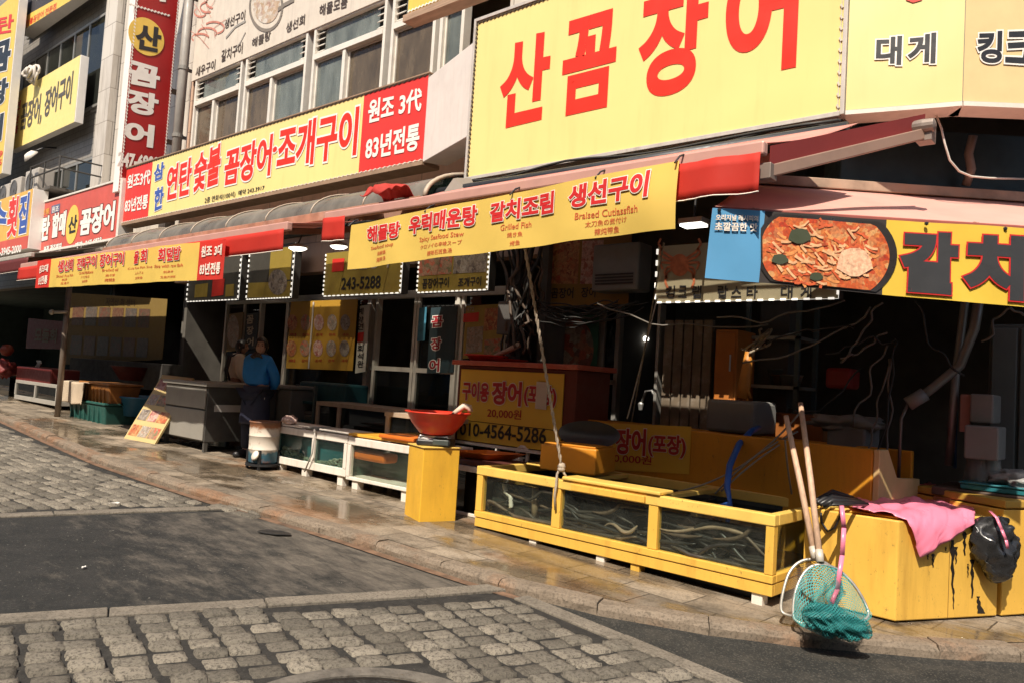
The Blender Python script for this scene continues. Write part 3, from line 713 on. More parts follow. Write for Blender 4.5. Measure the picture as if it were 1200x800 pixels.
# ---- corner signs wrapping round
def facet(name, label, a, d2, ln, mat):
    a = Vec((a[0], a[1], 0)); d = Vec((d2[0], d2[1], 0)).normalized(); b = a + d * ln; n = Vec((d.y, -d.x, 0))
    fc = Face(a, n); rt_ = T(name, label, 'sign', ((a.x + b.x) / 2, (a.y + b.y) / 2, zb_))
    A0, B0 = Vec((a.x, a.y, zb_)), Vec((b.x, b.y, zb_)); h = Vec((0, 0, zt_ - zb_))
    mb = MB(); mb.add([A0, B0, B0 + h, A0 + h], [[0, 1, 2, 3]]); mb.build('panel', mat, rt_)
    mb = MB(); mb.prism([p - fc.n * .004 for p in (A0, B0, B0 + h, A0 + h)], -fc.n * .2); mb.build('case', CASE, rt_)
    mb = MB(); mb.bar(A0 - fc.n * .09 + Vec((0, 0, -.02)), B0 - fc.n * .09 + Vec((0, 0, -.02)), .2, .03); mb.build('trim', M('white_trim', (.7, .64, .56), .5, dirt=.6, dcol=(.2, .13, .08)), rt_)
    return fc, rt_, b
f2, c2, e2_ = facet('corner_sign', 'middle yellow corner sign panel reading king crab dish names in black, beside the giant red letters', (x1 + .035, 5.3), (.956, .29), .69, YEL2)
f3, c3, e3_ = facet('corner_sign', 'yellow corner sign panel turned farthest round the corner', (e2_.x + .004, e2_.y + .002), (.79, .61), 1.1, M('tan_yellow_vinyl', (.7, .52, .26), .4, var=.05, dirt=.15, dcol=(.5, .36, .15), streak=True))
c2['label'] = 'narrow yellow corner sign panel with two black white-edged letters, next to the biggest sign'
letters(f2, c2, BLK, [('대', (1026, 44, 77, 1056, 43, 77)), ('게', (1063, 42, 76, 1096, 39, 75))], .035, .008, WHT, .045)
letters(f3, c3, BLK, [('킹', (1144, 38, 74, 1173, 37, 75)), ('크', (1177, 38, 74, 1208, 37, 76))], .035, .008, WHT, .045)
mb = MB(); f2.poly(mb, [(1058, -14), (1088, -14), (1080, 1), (1070, 4), (1062, 1)], .006); mb.build('emblem', REDL, c2)

# ---- long yellow and red sign over the arched canopy
fY = Face((0, 5.8, 0), (0, 1, 0)); za, zb2 = 3.865, 4.885
xa, xb = fY.at(143, 262).x, fY.at(500, 120).x
ys = T('long_yellow_sign', 'long yellow sign with red end panels above the arched canopy', 'sign', ((xa + xb) / 2, 5.8, za))
xl1, xr1 = fY.at(176, 225).x, fY.at(424, 150).x
for nm, p, q, mt in (('red_panel', xa, xl1, REDP), ('panel', xl1, xr1, YEL), ('red_panel', xr1, xb, REDP)):
    mb = MB(); mb.add([(p, 5.8, za), (q, 5.8, za), (q, 5.8, zb2), (p, 5.8, zb2)], [[0, 1, 2, 3]]); mb.build(nm, mt, ys)
mb = MB(); mb.box((xa, 5.804, za), (xb, 6.05, zb2)); mb.build('case', CASE, ys)
mb = MB(); mb.box((xa - .02, 5.78, za - .05), (xb + .02, 6.05, za - .003)); mb.box((xa - .02, 5.79, zb2 + .003), (xb + .02, 6.05, zb2 + .02)); mb.build('trim', M('brown_trim', (.3, .2, .13), .6, var=.2, dirt=.5), ys)
mb = MB(); q0, q1 = Vec((xb + .004, 5.795, za - .02)), PD(552, 192, (PY(547, 192, 5.3) - CAM).dot(_hd) + .35)
q1 = Vec((-5.38, 5.42, za + .02)); hh = Vec((0, 0, zb2 - za - .03)); ex = Vec((.03, .04, 0))
mb.prism([q0, q1, q1 + hh, q0 + hh], Vec((.15, .25, 0))); mb.build('end_panel', M('white_sheet_metal', (.74, .68, .62), .45, var=.05, dirt=.25, dcol=(.4, .3, .22), streak=True), ys, bevel=.006)
letters(fY, ys, REDL, [('연탄', (194, 197, 236, 223, 185, 228)), ('숯불', (226, 184, 227, 257, 168, 216)), ('꼼장어', (262, 178, 219, 317, 158, 206)), ('·', (320, 173, 180, 325, 172, 178)), ('조개구이', (324, 151, 202, 418, 126, 182))], .035, .009, WHT, .04)
letters(fY, ys, BLUE, [('삼', (180, 194, 214, 192, 190, 209)), ('한', (180, 222, 249, 191, 219, 244))], .04, .009, WHT, .03, 'blue_lettering')
letters(fY, ys, BLK, [('2층 연회석(100석)  예약 243.3917', (240, 232, 240, 310, 217, 224))], .012, .006, None, 0, 'small_lettering')
letters(fY, ys, WHT, [('원조3代', (149, 206, 222, 176, 199, 216)), ('83년전통', (146, 234, 250, 173, 228, 245)), ('원조 3代', (431, 118, 146, 494, 103, 130)), ('83년전통', (428, 161, 189, 491, 144, 176))], .03, .007, None, 0, 'white_lettering')
for (p, q, z, n) in ((xa, xb, zb2 - .012, 90), (xa, xb, za + .012, 90)): lacing(ys, (p, 5.8, z), (q, 5.8, z), n, fY, LACED if z > 4 else LACE, .5, .014)
# ---- vertical red projecting sign
XV = -14.72
fV = Face((XV, 0, 0), (1, 0, 0))
va, vb = fV.at(150, 100).y, fV.at(205, 60).y
vs_ = T('projecting_sign', 'tall dark red projecting sign with white letters and a yellow disc', 'sign', (XV - .1, (va + vb) / 2, 4.3))
mb = MB(); mb.add([(XV, va, 4.45), (XV, vb, 4.45), (XV, vb, 9), (XV, va, 9)], [[0, 1, 2, 3]]); mb.build('panel', DRED, vs_)
mb = MB(); mb.box((XV - .24, va - .012, 4.44), (XV - .004, vb, 9.01)); mb.build('case', WHT, vs_, bevel=.01)
def vq(xl, ytl, ybl, xr, ytr, ybr): return (xl, ytl, ybl, xr, ytr, ybr)
mb = MB(); c = fV.at(171.5, 43.5); ry = abs(fV.at(192.5, 48).y - fV.at(150, 40).y) / 2
mb.prism([c + Vec((.006, math.cos(t / 40 * 6.2832) * ry, math.sin(t / 40 * 6.2832) * ry * 1.05)) for t in range(40)], (.004, 0, 0)); mb.build('disc', YELW, vs_)
letters(fV, vs_, BLK, [('산', (157, 25, 57, 187, 33, 63))], .045, .014, None, 0, 'dark_lettering')
letters(fV, vs_, WHT, [('꼼', (149, 69, 98, 186, 80, 105)), ('장', (147, 102, 131, 184, 111, 138)), ('어', (144, 140, 168, 179, 147, 174)), ('247-6900', (137, 177, 196, 185, 184, 200)), ('어', (160, -34, -2, 194, -24, 3))], .05, .008)
for yy in (va + .02, vb - .02): lacing(vs_, (XV, yy, 4.45), (XV, yy, 9), 70, fV, WHT, .5, .022)
lacing(vs_, fV.at(151, 5), fV.at(199, 19), 12, fV, WHT, .6, .03)
mb = MB()
for z in (4.7, 5.6, 6.6): mb.box((XV - .18, vb, z), (XV - .06, vb + .2, z + .07)); mb.box((XV - .15, 6.2, z + .02), (XV - .09, 6.78, z + .05))
mb.build('bracket', M('rusty_iron', (.08, .05, .035), .7, var=.3), vs_)
# ---- red sign over the far awning
fR = Face((0, 5.75, 0), (0, 1, 0)); xa, xb = fR.at(33, 290).x, fR.at(139, 250).x; za, zb2 = 3.6, 4.66
rs = T('red_sign', 'faded red shop sign with white letters and a yellow oval', 'sign', ((xa + xb) / 2, 5.75, za))
mb = MB(); mb.add([(xa, 5.75, za), (xb, 5.75, za), (xb, 5.75, zb2), (xa, 5.75, zb2)], [[0, 1, 2, 3]]); mb.build('panel', REDF, rs)
mb = MB(); mb.box((xa, 5.754, za), (xb, 6.0, zb2)); mb.build('case', CASE, rs)
mb = MB(); mb.box((xa - .03, 5.73, za - .05), (xb + .06, 6.0, za - .002)); mb.box((xa - .03, 5.73, zb2 + .002), (xb + .06, 6.0, zb2 + .04)); mb.box((xb + .003, 5.73, za), (xb + .09, 6.0, zb2)); mb.build('trim', FRAME, rs, bevel=.004)
c = fR.at(85, 263.5); rx = abs(fR.at(92, 262).x - fR.at(78, 265).x) / 2
mb = MB(); mb.prism([c + Vec((math.cos(t / 36 * 6.2832) * rx, -.004, math.sin(t / 36 * 6.2832) * .4)) for t in range(36)], (0, -.004, 0)); mb.build('oval', YELW, rs)
letters(fR, rs, WHT, [('연탄', (39, 257, 286, 57, 253, 281)), ('할매', (60, 252, 280, 76, 247, 276)), ('꼼장어', (93, 247, 277, 133, 236, 270)), ('본점 광주횟집', (51, 289, 298, 72, 285, 294)), ('예약 : 247-6923', (88, 285, 292, 119, 277, 285))], .045, .007, M('letter_shadow', (.08, .02, .02), .5), .03)
letters(fR, rs, BLK, [('산', (80, 255, 275, 90, 252, 272))], .03, .014, None, 0, 'dark_lettering')
letters(fR, rs, M('amber_vinyl', (.65, .3, .06), .5), [('3대전통', (42, 248, 255, 58, 244, 251))], .03, .006, None, 0, 'small_lettering')
mb = MB(); fR.patch(mb, (60, 242, 251, 70, 239, 248), .004); mb.build('badge', M('grey_blue_vinyl', (.12, .14, .24), .5), rs)
letters(fR, rs, WHT, [('원조', (61, 243, 250, 69, 241, 248))], .02, .008, None, 0, 'badge_lettering')
# ---- hoetjip sign at the frame's edge
fH = Face((0, 5.5, 0), (0, 1, 0)); xa, xb = fH.at(-60, 270).x, fH.at(36, 250).x; za, zb2 = 3.62, 4.92
hs = T('amber_sign', 'amber restaurant sign with a red foot strip and white end', 'sign', ((xa + xb) / 2, 5.5, za))
for nm, z0, z1, mt in (('panel', za + .28, zb2, M('amber_panel', (.72, .42, .1), .5, var=.08, dirt=.25, streak=True)), ('red_panel', za, za + .28, REDF)):
    mb = MB(); mb.add([(xa, 5.5, z0), (xb, 5.5, z0), (xb, 5.5, z1), (xa, 5.5, z1)], [[0, 1, 2, 3]]); mb.build(nm, mt, hs)
mb = MB(); mb.box((xa, 5.504, za), (xb + .02, 5.8, zb2)); mb.build('case', WHT, hs, bevel=.005)
letters(fH, hs, BLUE, [('수', (-14, 242, 272, 6, 236, 278)), ('집', (20, 231, 276, 31, 227, 273))], .04, .008, WHT, .03, 'blue_lettering')
letters(fH, hs, REDP, [('횟', (7, 234, 280, 19, 231, 277))], .035, .008, WHT, .03)
letters(fH, hs, WHT, [('010-3945-2000', (-8, 293, 302, 25, 287, 296))], .03, .008, None, 0, 'white_lettering')
# ---- upper far signs
def far_sign(name, label, q, Y, z0, z1, mat, deep=.35):
    fc = Face((0, Y, 0), (0, 1, 0)); xa, xb = fc.at(*q[0]).x, fc.at(*q[1]).x
    r_ = T(name, label, 'sign', ((xa + xb) / 2, Y, z0))
    mb = MB(); mb.add([(xa, Y, z0), (xb, Y, z0), (xb, Y, z1), (xa, Y, z1)], [[0, 1, 2, 3]]); mb.build('panel', mat, r_)
    mb = MB(); mb.box((xa, Y + .004, z0), (xb + .03, Y + deep, z1)); mb.build('case', WHT, r_, bevel=.006)
    return fc, r_
fU = Face((0, 6.3, 0), (0, 1, 0)); z0 = fU.at(15, 176).z; z1 = fU.at(92, 66).z
f6, s6 = far_sign('upper_yellow_sign', 'yellow upstairs signboard with faded dark letters under strip windows', ((13, 150), (91, 100)), 6.3, z0, z1, M('sunny_yellow_vinyl', (.82, .66, .24), .4, var=.04), .18)
letters(f6, s6, M('faded_black', (.1, .09, .08), .5), [('꼼장어,', (23, 124, 156, 48, 110, 146)), ('장어구이', (51, 108, 139, 83, 85, 122))], .03, .007)
letters(f6, s6, REDP, [('연', (18, 121, 131, 24, 118, 128)), ('탄', (16, 137, 147, 22, 134, 144)), ('불', (15, 149, 159, 21, 147, 156))], .03, .007, None, 0, 'red_lettering')
fT = Face((0, 6.2, 0), (0, 1, 0))
f7, s7 = far_sign('dark_upper_sign', 'dark sign with a yellow foot strip high above the strip windows', ((24, 20), (95, 5)), 6.2, fT.at(60, 12).z, fT.at(60, -60).z, M('charcoal_vinyl', (.045, .04, .045), .5))
mb = MB(); f7.poly(mb, [(25, 37), (88, -2), (97, -4), (97, -14), (88, -13), (25, 22)], .006); mb.build('yellow_strip', YELW, s7)
letters(f7, s7, REDP, [('연탄불꼼장어 전문점', (27, 27, 34, 66, 4, 12))], .02, .009, None, 0)
letters(f7, s7, WHT, [('어', (36, -8, 5, 45, -14, 0))], .03, .009, None, 0, 'white_lettering')
fS = Face((0, 5.9, 0), (0, 1, 0))
f8, s8 = far_sign('tall_yellow_sign', 'tall yellow sign with big black letters at the end of the street', ((-50, 120), (12, 100)), 5.9, fS.at(0, 204).z, fS.at(0, 8).z, YELW, .2)
letters(f8, s8, REDP, [('연탄', (-22, 26, 44, 15, 18, 38))], .03, .007, None, 0, 'red_lettering')
letters(f8, s8, BLK, [('꼼', (-14, 56, 88, 11, 47, 82)), ('장', (-15, 100, 127, 8, 92, 122)), ('어', (-18, 142, 172, 2, 134, 165))], .05, .008, WHT, .03)
letters(f8, s8, REDP, [('010-9089', (-30, 184, 191, 3, 177, 184)), ('247-2605', (-30, 193, 200, 2, 187, 194))], .02, .007, None, 0, 'small_lettering')
# ---- dish panel high on the peach wall
fM = Face((0, 6.55, 0), (0, 1, 0)); z0 = fM.at(224, 97).z; xa, xb = fM.at(224, 97).x, -6.9
ms = T('dish_mural', 'pale faded panel of dish drawings above the upstairs windows', 'sign', ((xa + xb) / 2, 6.55, z0))
mb = MB(); mb.box((xa, 6.553, z0 + .02), (xb, 6.597, 8.9)); mb.build('panel', M('faded_board', (.62, .55, .46), .5, var=.05, dirt=.2, streak=True), ms)
INK = M('brown_ink', (.07, .05, .04), .6)
letters(fM, ms, INK, [('새우구이', (229, 80, 91, 252, 70, 82)), ('갈치구이', (259, 60, 74, 284, 50, 63)), ('생선구이', (263, 24, 35, 287, 12, 24)), ('해물탕', (295, 46, 57, 317, 36, 47)), ('생선회', (335, 28, 40, 357, 17, 29)), ('해물모듬', (374, 7, 20, 407, -5, 9))], .016, .005)
def stroke(mb, fc, px, wpx=2.5, off=.006):
    P = [fc.at(*p) for p in px]; r_ = wpx * .007
    for a, b in zip(P, P[1:]):
        d = (b - a); n_ = d.cross(fc.n).normalized() * r_; mb.add([fc.lift(a - n_, off), fc.lift(b - n_, off), fc.lift(b + n_, off), fc.lift(a + n_, off)], [[0, 1, 2, 3]])
def arc(cx, cy, rx, ry, a0, a1, n=14): return [(cx + rx * math.cos(R(a0 + (a1 - a0) * i / n)), cy + ry * math.sin(R(a0 + (a1 - a0) * i / n))) for i in range(n + 1)]
rnd = random.Random(3); mb = MB()
for k in range(6):
    cx, cy = 235 + (k % 3) * 8, 15 + (k // 3) * 30 - (k % 3) * 6
    stroke(mb, fM, arc(cx, cy, 7 + k, 5 + k % 3, 20 + 40 * k, 230 + 40 * k), 2.6); stroke(mb, fM, [(cx, cy), (cx + rnd.uniform(-14, 14), cy - 10)], .8); stroke(mb, fM, [(cx, cy), (cx + rnd.uniform(-10, 14), cy + 12)], .8, .008)
mb.build('prawn_drawing', M('faded_coral', (.5, .2, .15), .6, var=.3, scale=20), ms)
mb = MB(); stroke(mb, fM, arc(312, 8, 19, 28, -20, 200, 24), 4); stroke(mb, fM, [(326, 12), (334, 6), (345, 0)], 5, .008); mb.build('pan_drawing', M('grey_ink', (.2, .17, .14), .6), ms)
mb = MB(); P = arc(312, 4, 16, 24, 0, 360, 24)[:-1]; fM.poly(mb, P, .004); mb.build('stew_drawing', FOOD('faded_stew', [(.6, .45, .33), (.45, .32, .2), (.65, .6, .52), (.4, .25, .18)], 14, dark=.25), ms)
mb = MB(); stroke(mb, fM, [(265, 45), (276, 32), (288, 25)], 3); stroke(mb, fM, [(276, 58), (282, 50), (288, 38)], 1.6); mb.build('fish_drawing', M('grey_fish', (.3, .28, .25), .6), ms)
# ---- underside of a further sign at the very top
fX = Face((0, 5.55, 0), (0, 1, 0)); z0 = fX.at(530, 4).z
xs = T('upper_ledge_sign', 'yellow sign with a timber foot rail cut by the photo top', 'sign', (-6.2, 5.55, z0))
mb = MB(); mb.box((-6.7, 5.55, z0 + .05), (-5.45, 5.68, z0 + 1.2)); mb.build('panel', YELW, xs)
mb = MB(); mb.box((-6.72, 5.5, z0 - .03), (-5.43, 5.68, z0 + .048)); mb.build('rail', M('weathered_timber', (.36, .24, .16), .7, var=.25, scale=12, stretch=(.3, 1, 6)), xs)
lacing(xs, (-6.7, 5.55, z0 + .1), (-5.45, 5.55, z0 + .1), 22, fX, WHT, .5, .02)
# ================================================================ AWNINGS AND BANNERS
def cloth_mat(name, col, trans=.25, **k): return M(name, col, .75, var=.07, scale=3, trans=trans, **k)
AWN = cloth_mat('faded_red_canvas', (.62, .26, .22), .12, dirt=.35, dcol=(.7, .5, .44), dscale=2)
AWNR = cloth_mat('red_canvas', (.62, .035, .02), .3, dirt=.2, dcol=(.4, .05, .03))
AWN_SHADED = cloth_mat('shaded_red_canvas', (.2, .02, .018), .1)  # the red canvas in shade: the shade is put into a darker red
BAR = M('pinkish_bar_paint', (.55, .3, .25), .45, .1, var=.1, dirt=.4, dcol=(.4, .22, .14), dscale=6)
BARD = M('brown_awning_rail', (.28, .15, .1), .6, .1, var=.2, dirt=.5)
BANY = cloth_mat('yellow_banner_cloth', (.8, .56, .12), .22, dirt=.12, dcol=(.6, .4, .1))
BANR = cloth_mat('red_banner_cloth', (.66, .035, .02), .22)
BTXT = M('banner_red_ink', (.55, .012, .012), .7, var=.05)
BTX2 = M('banner_orange_ink', (.55, .1, .03), .7)
BWHT = M('banner_white_ink', (.8, .72, .62), .75, var=.03)
def cloth_quad(face, TL, TR, BR, BL, nu=60, nv=8, back=0.0):
    mb = MB()
    def fn(u, v):
        p = (TL * (1 - u) + TR * u) * (1 - v) + (BL * (1 - u) + BR * u) * v
        return face.lift(p, back)
    return mb.grid(fn, nu, nv)
def awning(root, A, B, back, dz, mat, nu=40, sag=.03):
    """fabric from the front bar A-B up to the wall"""
    A, B, back = Vec(A), Vec(B), Vec(back)
    mb = MB(); mb.grid(lambda u, v: A * (1 - u) + B * u + back * v + Vec((0, 0, dz * v - sag * math.sin(v * math.pi) * (1 + .25 * math.sin(u * 25)))), nu, 8)
    return mb.build('canopy', mat, root, smooth=True, solid=.004)
def arm(root, pts, mat, r_=.03):
    mb = MB()
    for a, b in zip(pts, pts[1:]): mb.bar(a, b, r_ * 1.6, r_ * 2)
    for p in pts: mb.blob(p, (r_ * 1.3,) * 3, 1)
    return mb.build('folding_arm', mat, root, bevel=.004)
def valance(root, face, A, B, hgt, mat, name='valance', n=30, seed=0):
    A, B = Vec(A), Vec(B); mb = MB()
    mb.grid(lambda u, v: face.lift(A * (1 - u) + B * u + Vec((0, 0, -hgt * v)), .012 * v * math.sin(u * 11 + seed) + .003 * math.sin(u * 51 + seed)), n, 4)
    o = mb.build(name, mat, root, smooth=True, solid=.003)
    mb = MB(); mb.tube([face.lift(A * (1 - u / n) + B * (u / n) + Vec((0, 0, -hgt)), .012 * math.sin(u / n * 11 + seed) + .003 * math.sin(u / n * 51 + seed)) for u in range(n + 1)], .004, 5)
    mb.build('hem', BWHT, o); return o
def bar_z(x0, x1, Y, z, mat, root, h=.075, d=.06): mb = MB(); mb.box((x0, Y - d / 2, z - h / 2), (x1, Y + d / 2, z + h / 2)); return mb.build('front_bar', mat, root, bevel=.012)
# ---- main awning (between the street and the price signs)
Y3, Z3 = 3.85, 2.715; XA, XB = -5.5, -1.66
a3 = T('red_awning', 'long red awning carrying the widest yellow banner, its fabric below the biggest sign', 'awning', ((XA + XB) / 2, Y3, Z3))
awning(a3, (XA, Y3, Z3 + .03), (XB, Y3, Z3 + .03), (.1, 1.2, 0), .45, AWN)
bar_z(XA - .02, XB + .01, Y3, Z3, BAR, a3)
mb = MB(); mb.tube([(XA, 5.1, 3.2), (XB + .02, 5.1, 3.18)], .055, 12); mb.build('roller', M('black_pipe', (.03, .035, .04), .45, .2), a3, smooth=True)
fB = Face((0, Y3 - .05, 0), (0, 1, 0), lambda P: .012 * math.sin(P.x * 9.0) + .008 * math.sin(P.x * 23 + 1) )
valance(a3, fB, (XA + .01, Y3 - .05, Z3 - .03), (-5.2, Y3 - .05, Z3 - .03), .2, AWNR, n=8)
valance(a3, fB, (-2.3, Y3 - .05, Z3 - .03), (XB, Y3 - .05, Z3 - .03), .21, AWNR, n=16, seed=2)
for x in (XA + .35, (XA + XB) / 2, XB - .1):
    arm(a3, [(x, Y3 + .06, Z3 - .02), (x - .45, 4.5, 2.86), (x + .1, 5.1, 3.08)], BARD)
mb = MB(); mb.grid(lambda u, v: Vec((XB + .02 + .46 * u, Y3 + .03 + 1.2 * u, Z3 + .02 + .46 * u - .13 * v)), 14, 2); mb.build('side_flap', AWN_SHADED, a3, solid=.004)
# heavy side arm right of the banner
sa = T('side_beam', 'pale square awning arm reaching back under the corner sign', 'awning arm', (-1.4, 4.4, 2.6))
p, q = PY(898, 202, 3.9), PY(1084, 157, 5.05)
mb = MB(); mb.bar(p, q, .07, .065); mb.build('beam', M('pale_beam_paint', (.3, .19, .14), .5, dirt=.5, dcol=(.2, .12, .08)), sa, bevel=.006)
mb = MB(); mb.lathe(q + Vec((0, -.05, .03)), [(.015, -.07), (.04, -.06), (.044, 0), (.04, .06), (.015, .07)], 14, Matrix.Rotation(R(90), 3, 'Y')); mb.box(q + Vec((-.04, -.06, -.06)), q + Vec((.05, .05, .05))); mb.build('pivot', M('worn_bracket', (.25, .2, .17), .5, .4, dirt=.5), sa, bevel=.004)
mb = MB(); mb.box(p + Vec((-.05, -.04, -.045)), p + Vec((.04, .05, .04))); mb.build('end_joint', M('worn_bracket', (0, 0, 0)), sa, bevel=.004)
# ---- its banner
fB2 = Face((0, Y3 - .1, 0), (0, 1, 0), lambda P: .014 * math.sin(P.x * 4.2) + .012 * math.sin(P.x * 11 + 1) * max(0, min(1, (2.75 - P.z) / .4)) + .02 * math.exp(-((P.x + 2.3) / .25) ** 2) * math.sin((P.z - 2.3) * 9))
def corner(face, x, y): return face.at(x, y)
TL, TR, BR, BL = corner(fB2, 411, 264), corner(fB2, 795, 188), corner(fB2, 793, 268), corner(fB2, 409, 316)
BL.x = TL.x; BR.x = TR.x
mb = cloth_quad(fB2, TL, TR, BR, BL, 90, 12)
b2 = T('yellow_banner', 'widest yellow menu banner, four red dish names with small English below, on the main awning', 'banner', (BL + BR) / 2)
mb.build('cloth', BANY, b2, smooth=True)
letters(fB2, b2, BTXT, [('해물탕', (428, 266, 285, 470, 260, 279)), ('우럭매운탕', (480, 255, 276, 558, 240, 264)), ('갈치조림', (573, 239, 262, 649, 224, 250)), ('생선구이', (668, 220, 246, 762, 200, 232))], .04, .010, BWHT, .035)
letters(fB2, b2, BTX2, [('Seafood soup', (432, 289, 294, 462, 284, 290)), ('海鮮鍋', (440, 295, 300, 452, 293, 298)), ('海鲜汤', (439, 302, 308, 452, 300, 305)),
    ('Spicy Seafood Stew', (492, 279, 286, 543, 271, 279)), ('クロソイの辛味スープ', (493, 288, 293, 541, 281, 287)), ('辣味石斑鱼汤', (502, 295, 301, 531, 291, 297)),
    ('Grilled Fish', (586, 264, 271, 621, 259, 266)), ('焼き魚', (594, 273, 279, 611, 271, 277)), ('烤鱼', (597, 283, 289, 608, 281, 287)),
    ('Braised Cutlassfish', (676, 251, 259, 750, 241, 250)), ('太刀魚の煮付け', (688, 261, 268, 736, 254, 261)), ('辣炖带鱼', (698, 269, 277, 726, 265, 273))], .008, .0025, None, 0, 'small_lettering')
for px in ((411, 263), (500, 246), (600, 226), (700, 206), (793, 188)):
    mb = MB(); c = fB2.at(*px); mb.tube([c + Vec((0, -.02, -.02)), c + Vec((0, .03, .03)), c + Vec((.004, .07, .05))], .006, 5); mb.build('tie', BLK, b2)
# ---- far red awning with the shorter banner
Y1, Z1 = 3.75, 2.65; XA1, XB1 = -12.85, -5.93
a1 = T('red_awning', 'far red awning under the arched canopy, holding the short yellow banner with red ends', 'awning', ((XA1 + XB1) / 2, Y1, Z1))
awning(a1, (XA1, Y1, Z1 + .03), (XB1, Y1, Z1 + .03), (0, 1.25, 0), .33, AWN)
bar_z(XA1 - .02, XB1 + .01, Y1, Z1, BAR, a1, .08)
mb = MB(); mb.tube([(XA1, 5.3, 3.06), (XB1 + .5, 5.3, 3.06)], .05, 12); mb.build('roller', M('black_pipe', (.03,) * 3), a1, smooth=True)
fB = Face((0, Y1 - .05, 0), (0, 1, 0)); valance(a1, fB, (XA1, Y1 - .05, Z1 - .03), (XB1, Y1 - .05, Z1 - .03), .19, AWNR, n=60, seed=1)
for x in (XA1 + .4, -10, XB1 - .15): arm(a1, [(x, Y1 + .06, Z1 - .02), (x - .5, 4.6, 2.82), (x + .1, 5.3, 2.98)], BARD)
fB1 = Face((0, Y1 - .1, 0), (0, 1, 0), lambda P: .015 * math.sin(P.x * 3.7) + .008 * math.sin(P.x * 13 + 1))
TL, TR, BR, BL = fB1.at(44, 306), fB1.at(265, 280), fB1.at(262, 327), fB1.at(40, 338); BL.x = TL.x; BR.x = TR.x
b1 = T('yellow_banner', 'shorter yellow banner with red ends and five dish names, on the far awning', 'banner', (BL + BR) / 2)
xc0, xc1 = fB1.at(60, 315).x, fB1.at(231, 300).x
def lerpx(A, B, x): t = (x - A.x) / (B.x - A.x); return A.lerp(B, t)
for nm, p, q, mt in (('red_end', TL.x, xc0, BANR), ('cloth', xc0, xc1, BANY), ('red_end', xc1, TR.x, BANR)):
    cloth_quad(fB1, lerpx(TL, TR, p), lerpx(TL, TR, q), lerpx(BL, BR, q), lerpx(BL, BR, p), 40, 6).build(nm, mt, b1, smooth=True)
letters(fB1, b1, BTXT, [('생선회', (69, 306, 320, 85, 303, 317)), ('전복구이', (89, 303, 317, 114, 299, 314)), ('장어구이', (119, 299, 314, 145, 295, 311)), ('물 회', (155, 295, 310, 172, 292, 308)), ('회덮밥', (188, 292, 308, 213, 289, 305))], .035, .010, BWHT, .03)
letters(fB1, b1, BTX2, [('Sliced Raw Fish', (67, 323, 326, 85, 321, 324)), ('刺身', (72, 327, 330, 77, 326, 329)), ('生鱼片', (71, 331, 334, 79, 330, 333)), ('Grilled Abalone', (91, 319, 322, 110, 317, 321)), ('アワビ焼き', (93, 324, 327, 106, 323, 326)), ('烤鲍鱼', (95, 329, 332, 104, 328, 331)),
    ('Broiled eel', (122, 316, 319, 138, 314, 318)), ('焼き鰻', (125, 322, 325, 134, 321, 324)), ('烤鳗鱼', (124, 327, 331, 134, 326, 330)), ('Cold Raw Fish Soup', (148, 314, 317, 179, 311, 315)), ('ムルフェ', (157, 319, 322, 168, 318, 321)), ('凉拌鱼', (157, 325, 328, 167, 324, 327)), ('Rice with raw fish', (183, 311, 315, 215, 309, 313)), ('刺身丼', (193, 318, 321, 204, 317, 320)), ('生鱼片拌饭', (190, 324, 327, 207, 323, 326))], .008, .0025, None, 0, 'small_lettering')
letters(fB1, b1, BWHT, [('원조3대', (46, 312, 321, 58, 310, 319)), ('83년전통', (45, 325, 335, 57, 323, 333)), ('원조 3대', (235, 289, 302, 259, 286, 299)), ('83년전통', (233, 309, 323, 257, 307, 321))], .03, .008, None, 0, 'white_lettering')
# ---- grey awning of the farthest shop
a0 = T('grey_awning', 'grey awning of the farthest shop at the street end', 'awning', (-19.5, 4.0, 2.86)); GA = cloth_mat('grey_canvas', (.3, .28, .25), .08, dirt=.4)
awning(a0, (-27, 3.9, 2.88), (-13.0, 3.9, 2.88), (0, 1.75, 0), .55, GA, 60); bar_z(-27, -12.98, 3.9, 2.86, M('pale_grey_bar', (.42, .39, .34), .5, dirt=.4), a0, .07)
fG = Face((0, 3.86, 0), (0, 1, 0)); valance(a0, fG, (-27, 3.86, 2.82), (-13.02, 3.86, 2.82), .2, M('dark_maroon_canvas', (.1, .012, .01), .7), n=90, seed=3)
for x in (-25, -19, -14): arm(a0, [(x, 3.95, 2.84), (x - .5, 4.8, 3.05), (x + .1, 5.6, 3.3)], BARD)
# ---- arched polycarbonate canopy
POLY = GLASS('milky_polycarbonate', (.4, .4, .37), .6, .8, (.2, .185, .16), 1.2)
ac = T('arched_canopy', 'long milky arched canopy on a rusty rail under the long yellow sign', 'canopy', (-9.2, 5.3, 3.1))
X0c, X1c = -12.95, -5.5
def vault(u, v): a = v * math.pi * .47; return Vec((X0c + (X1c - X0c) * u, 5.86 - .95 * math.cos(a), 3.13 + .38 * math.sin(a)))
mb = MB(); mb.grid(vault, 36, 10); mb.build('vault', POLY, ac, smooth=True)
mb = MB(); mb.box((X0c, 4.86, 3.03), (X1c, 4.95, 3.13)); mb.build('rail', M('rusty_brown_rail', (.34, .17, .11), .65, .1, var=.25, dirt=.6, dcol=(.5, .36, .3), dscale=5), ac, bevel=.006)
for k in range(9):
    u = k / 8; mb = MB(); mb.tube([vault(u, v / 10) + Vec((0, 0, .012)) for v in range(11)], .009, 6); mb.build('rib', M('canopy_rib', (.42, .35, .27), .5, dirt=.3), ac, smooth=True)
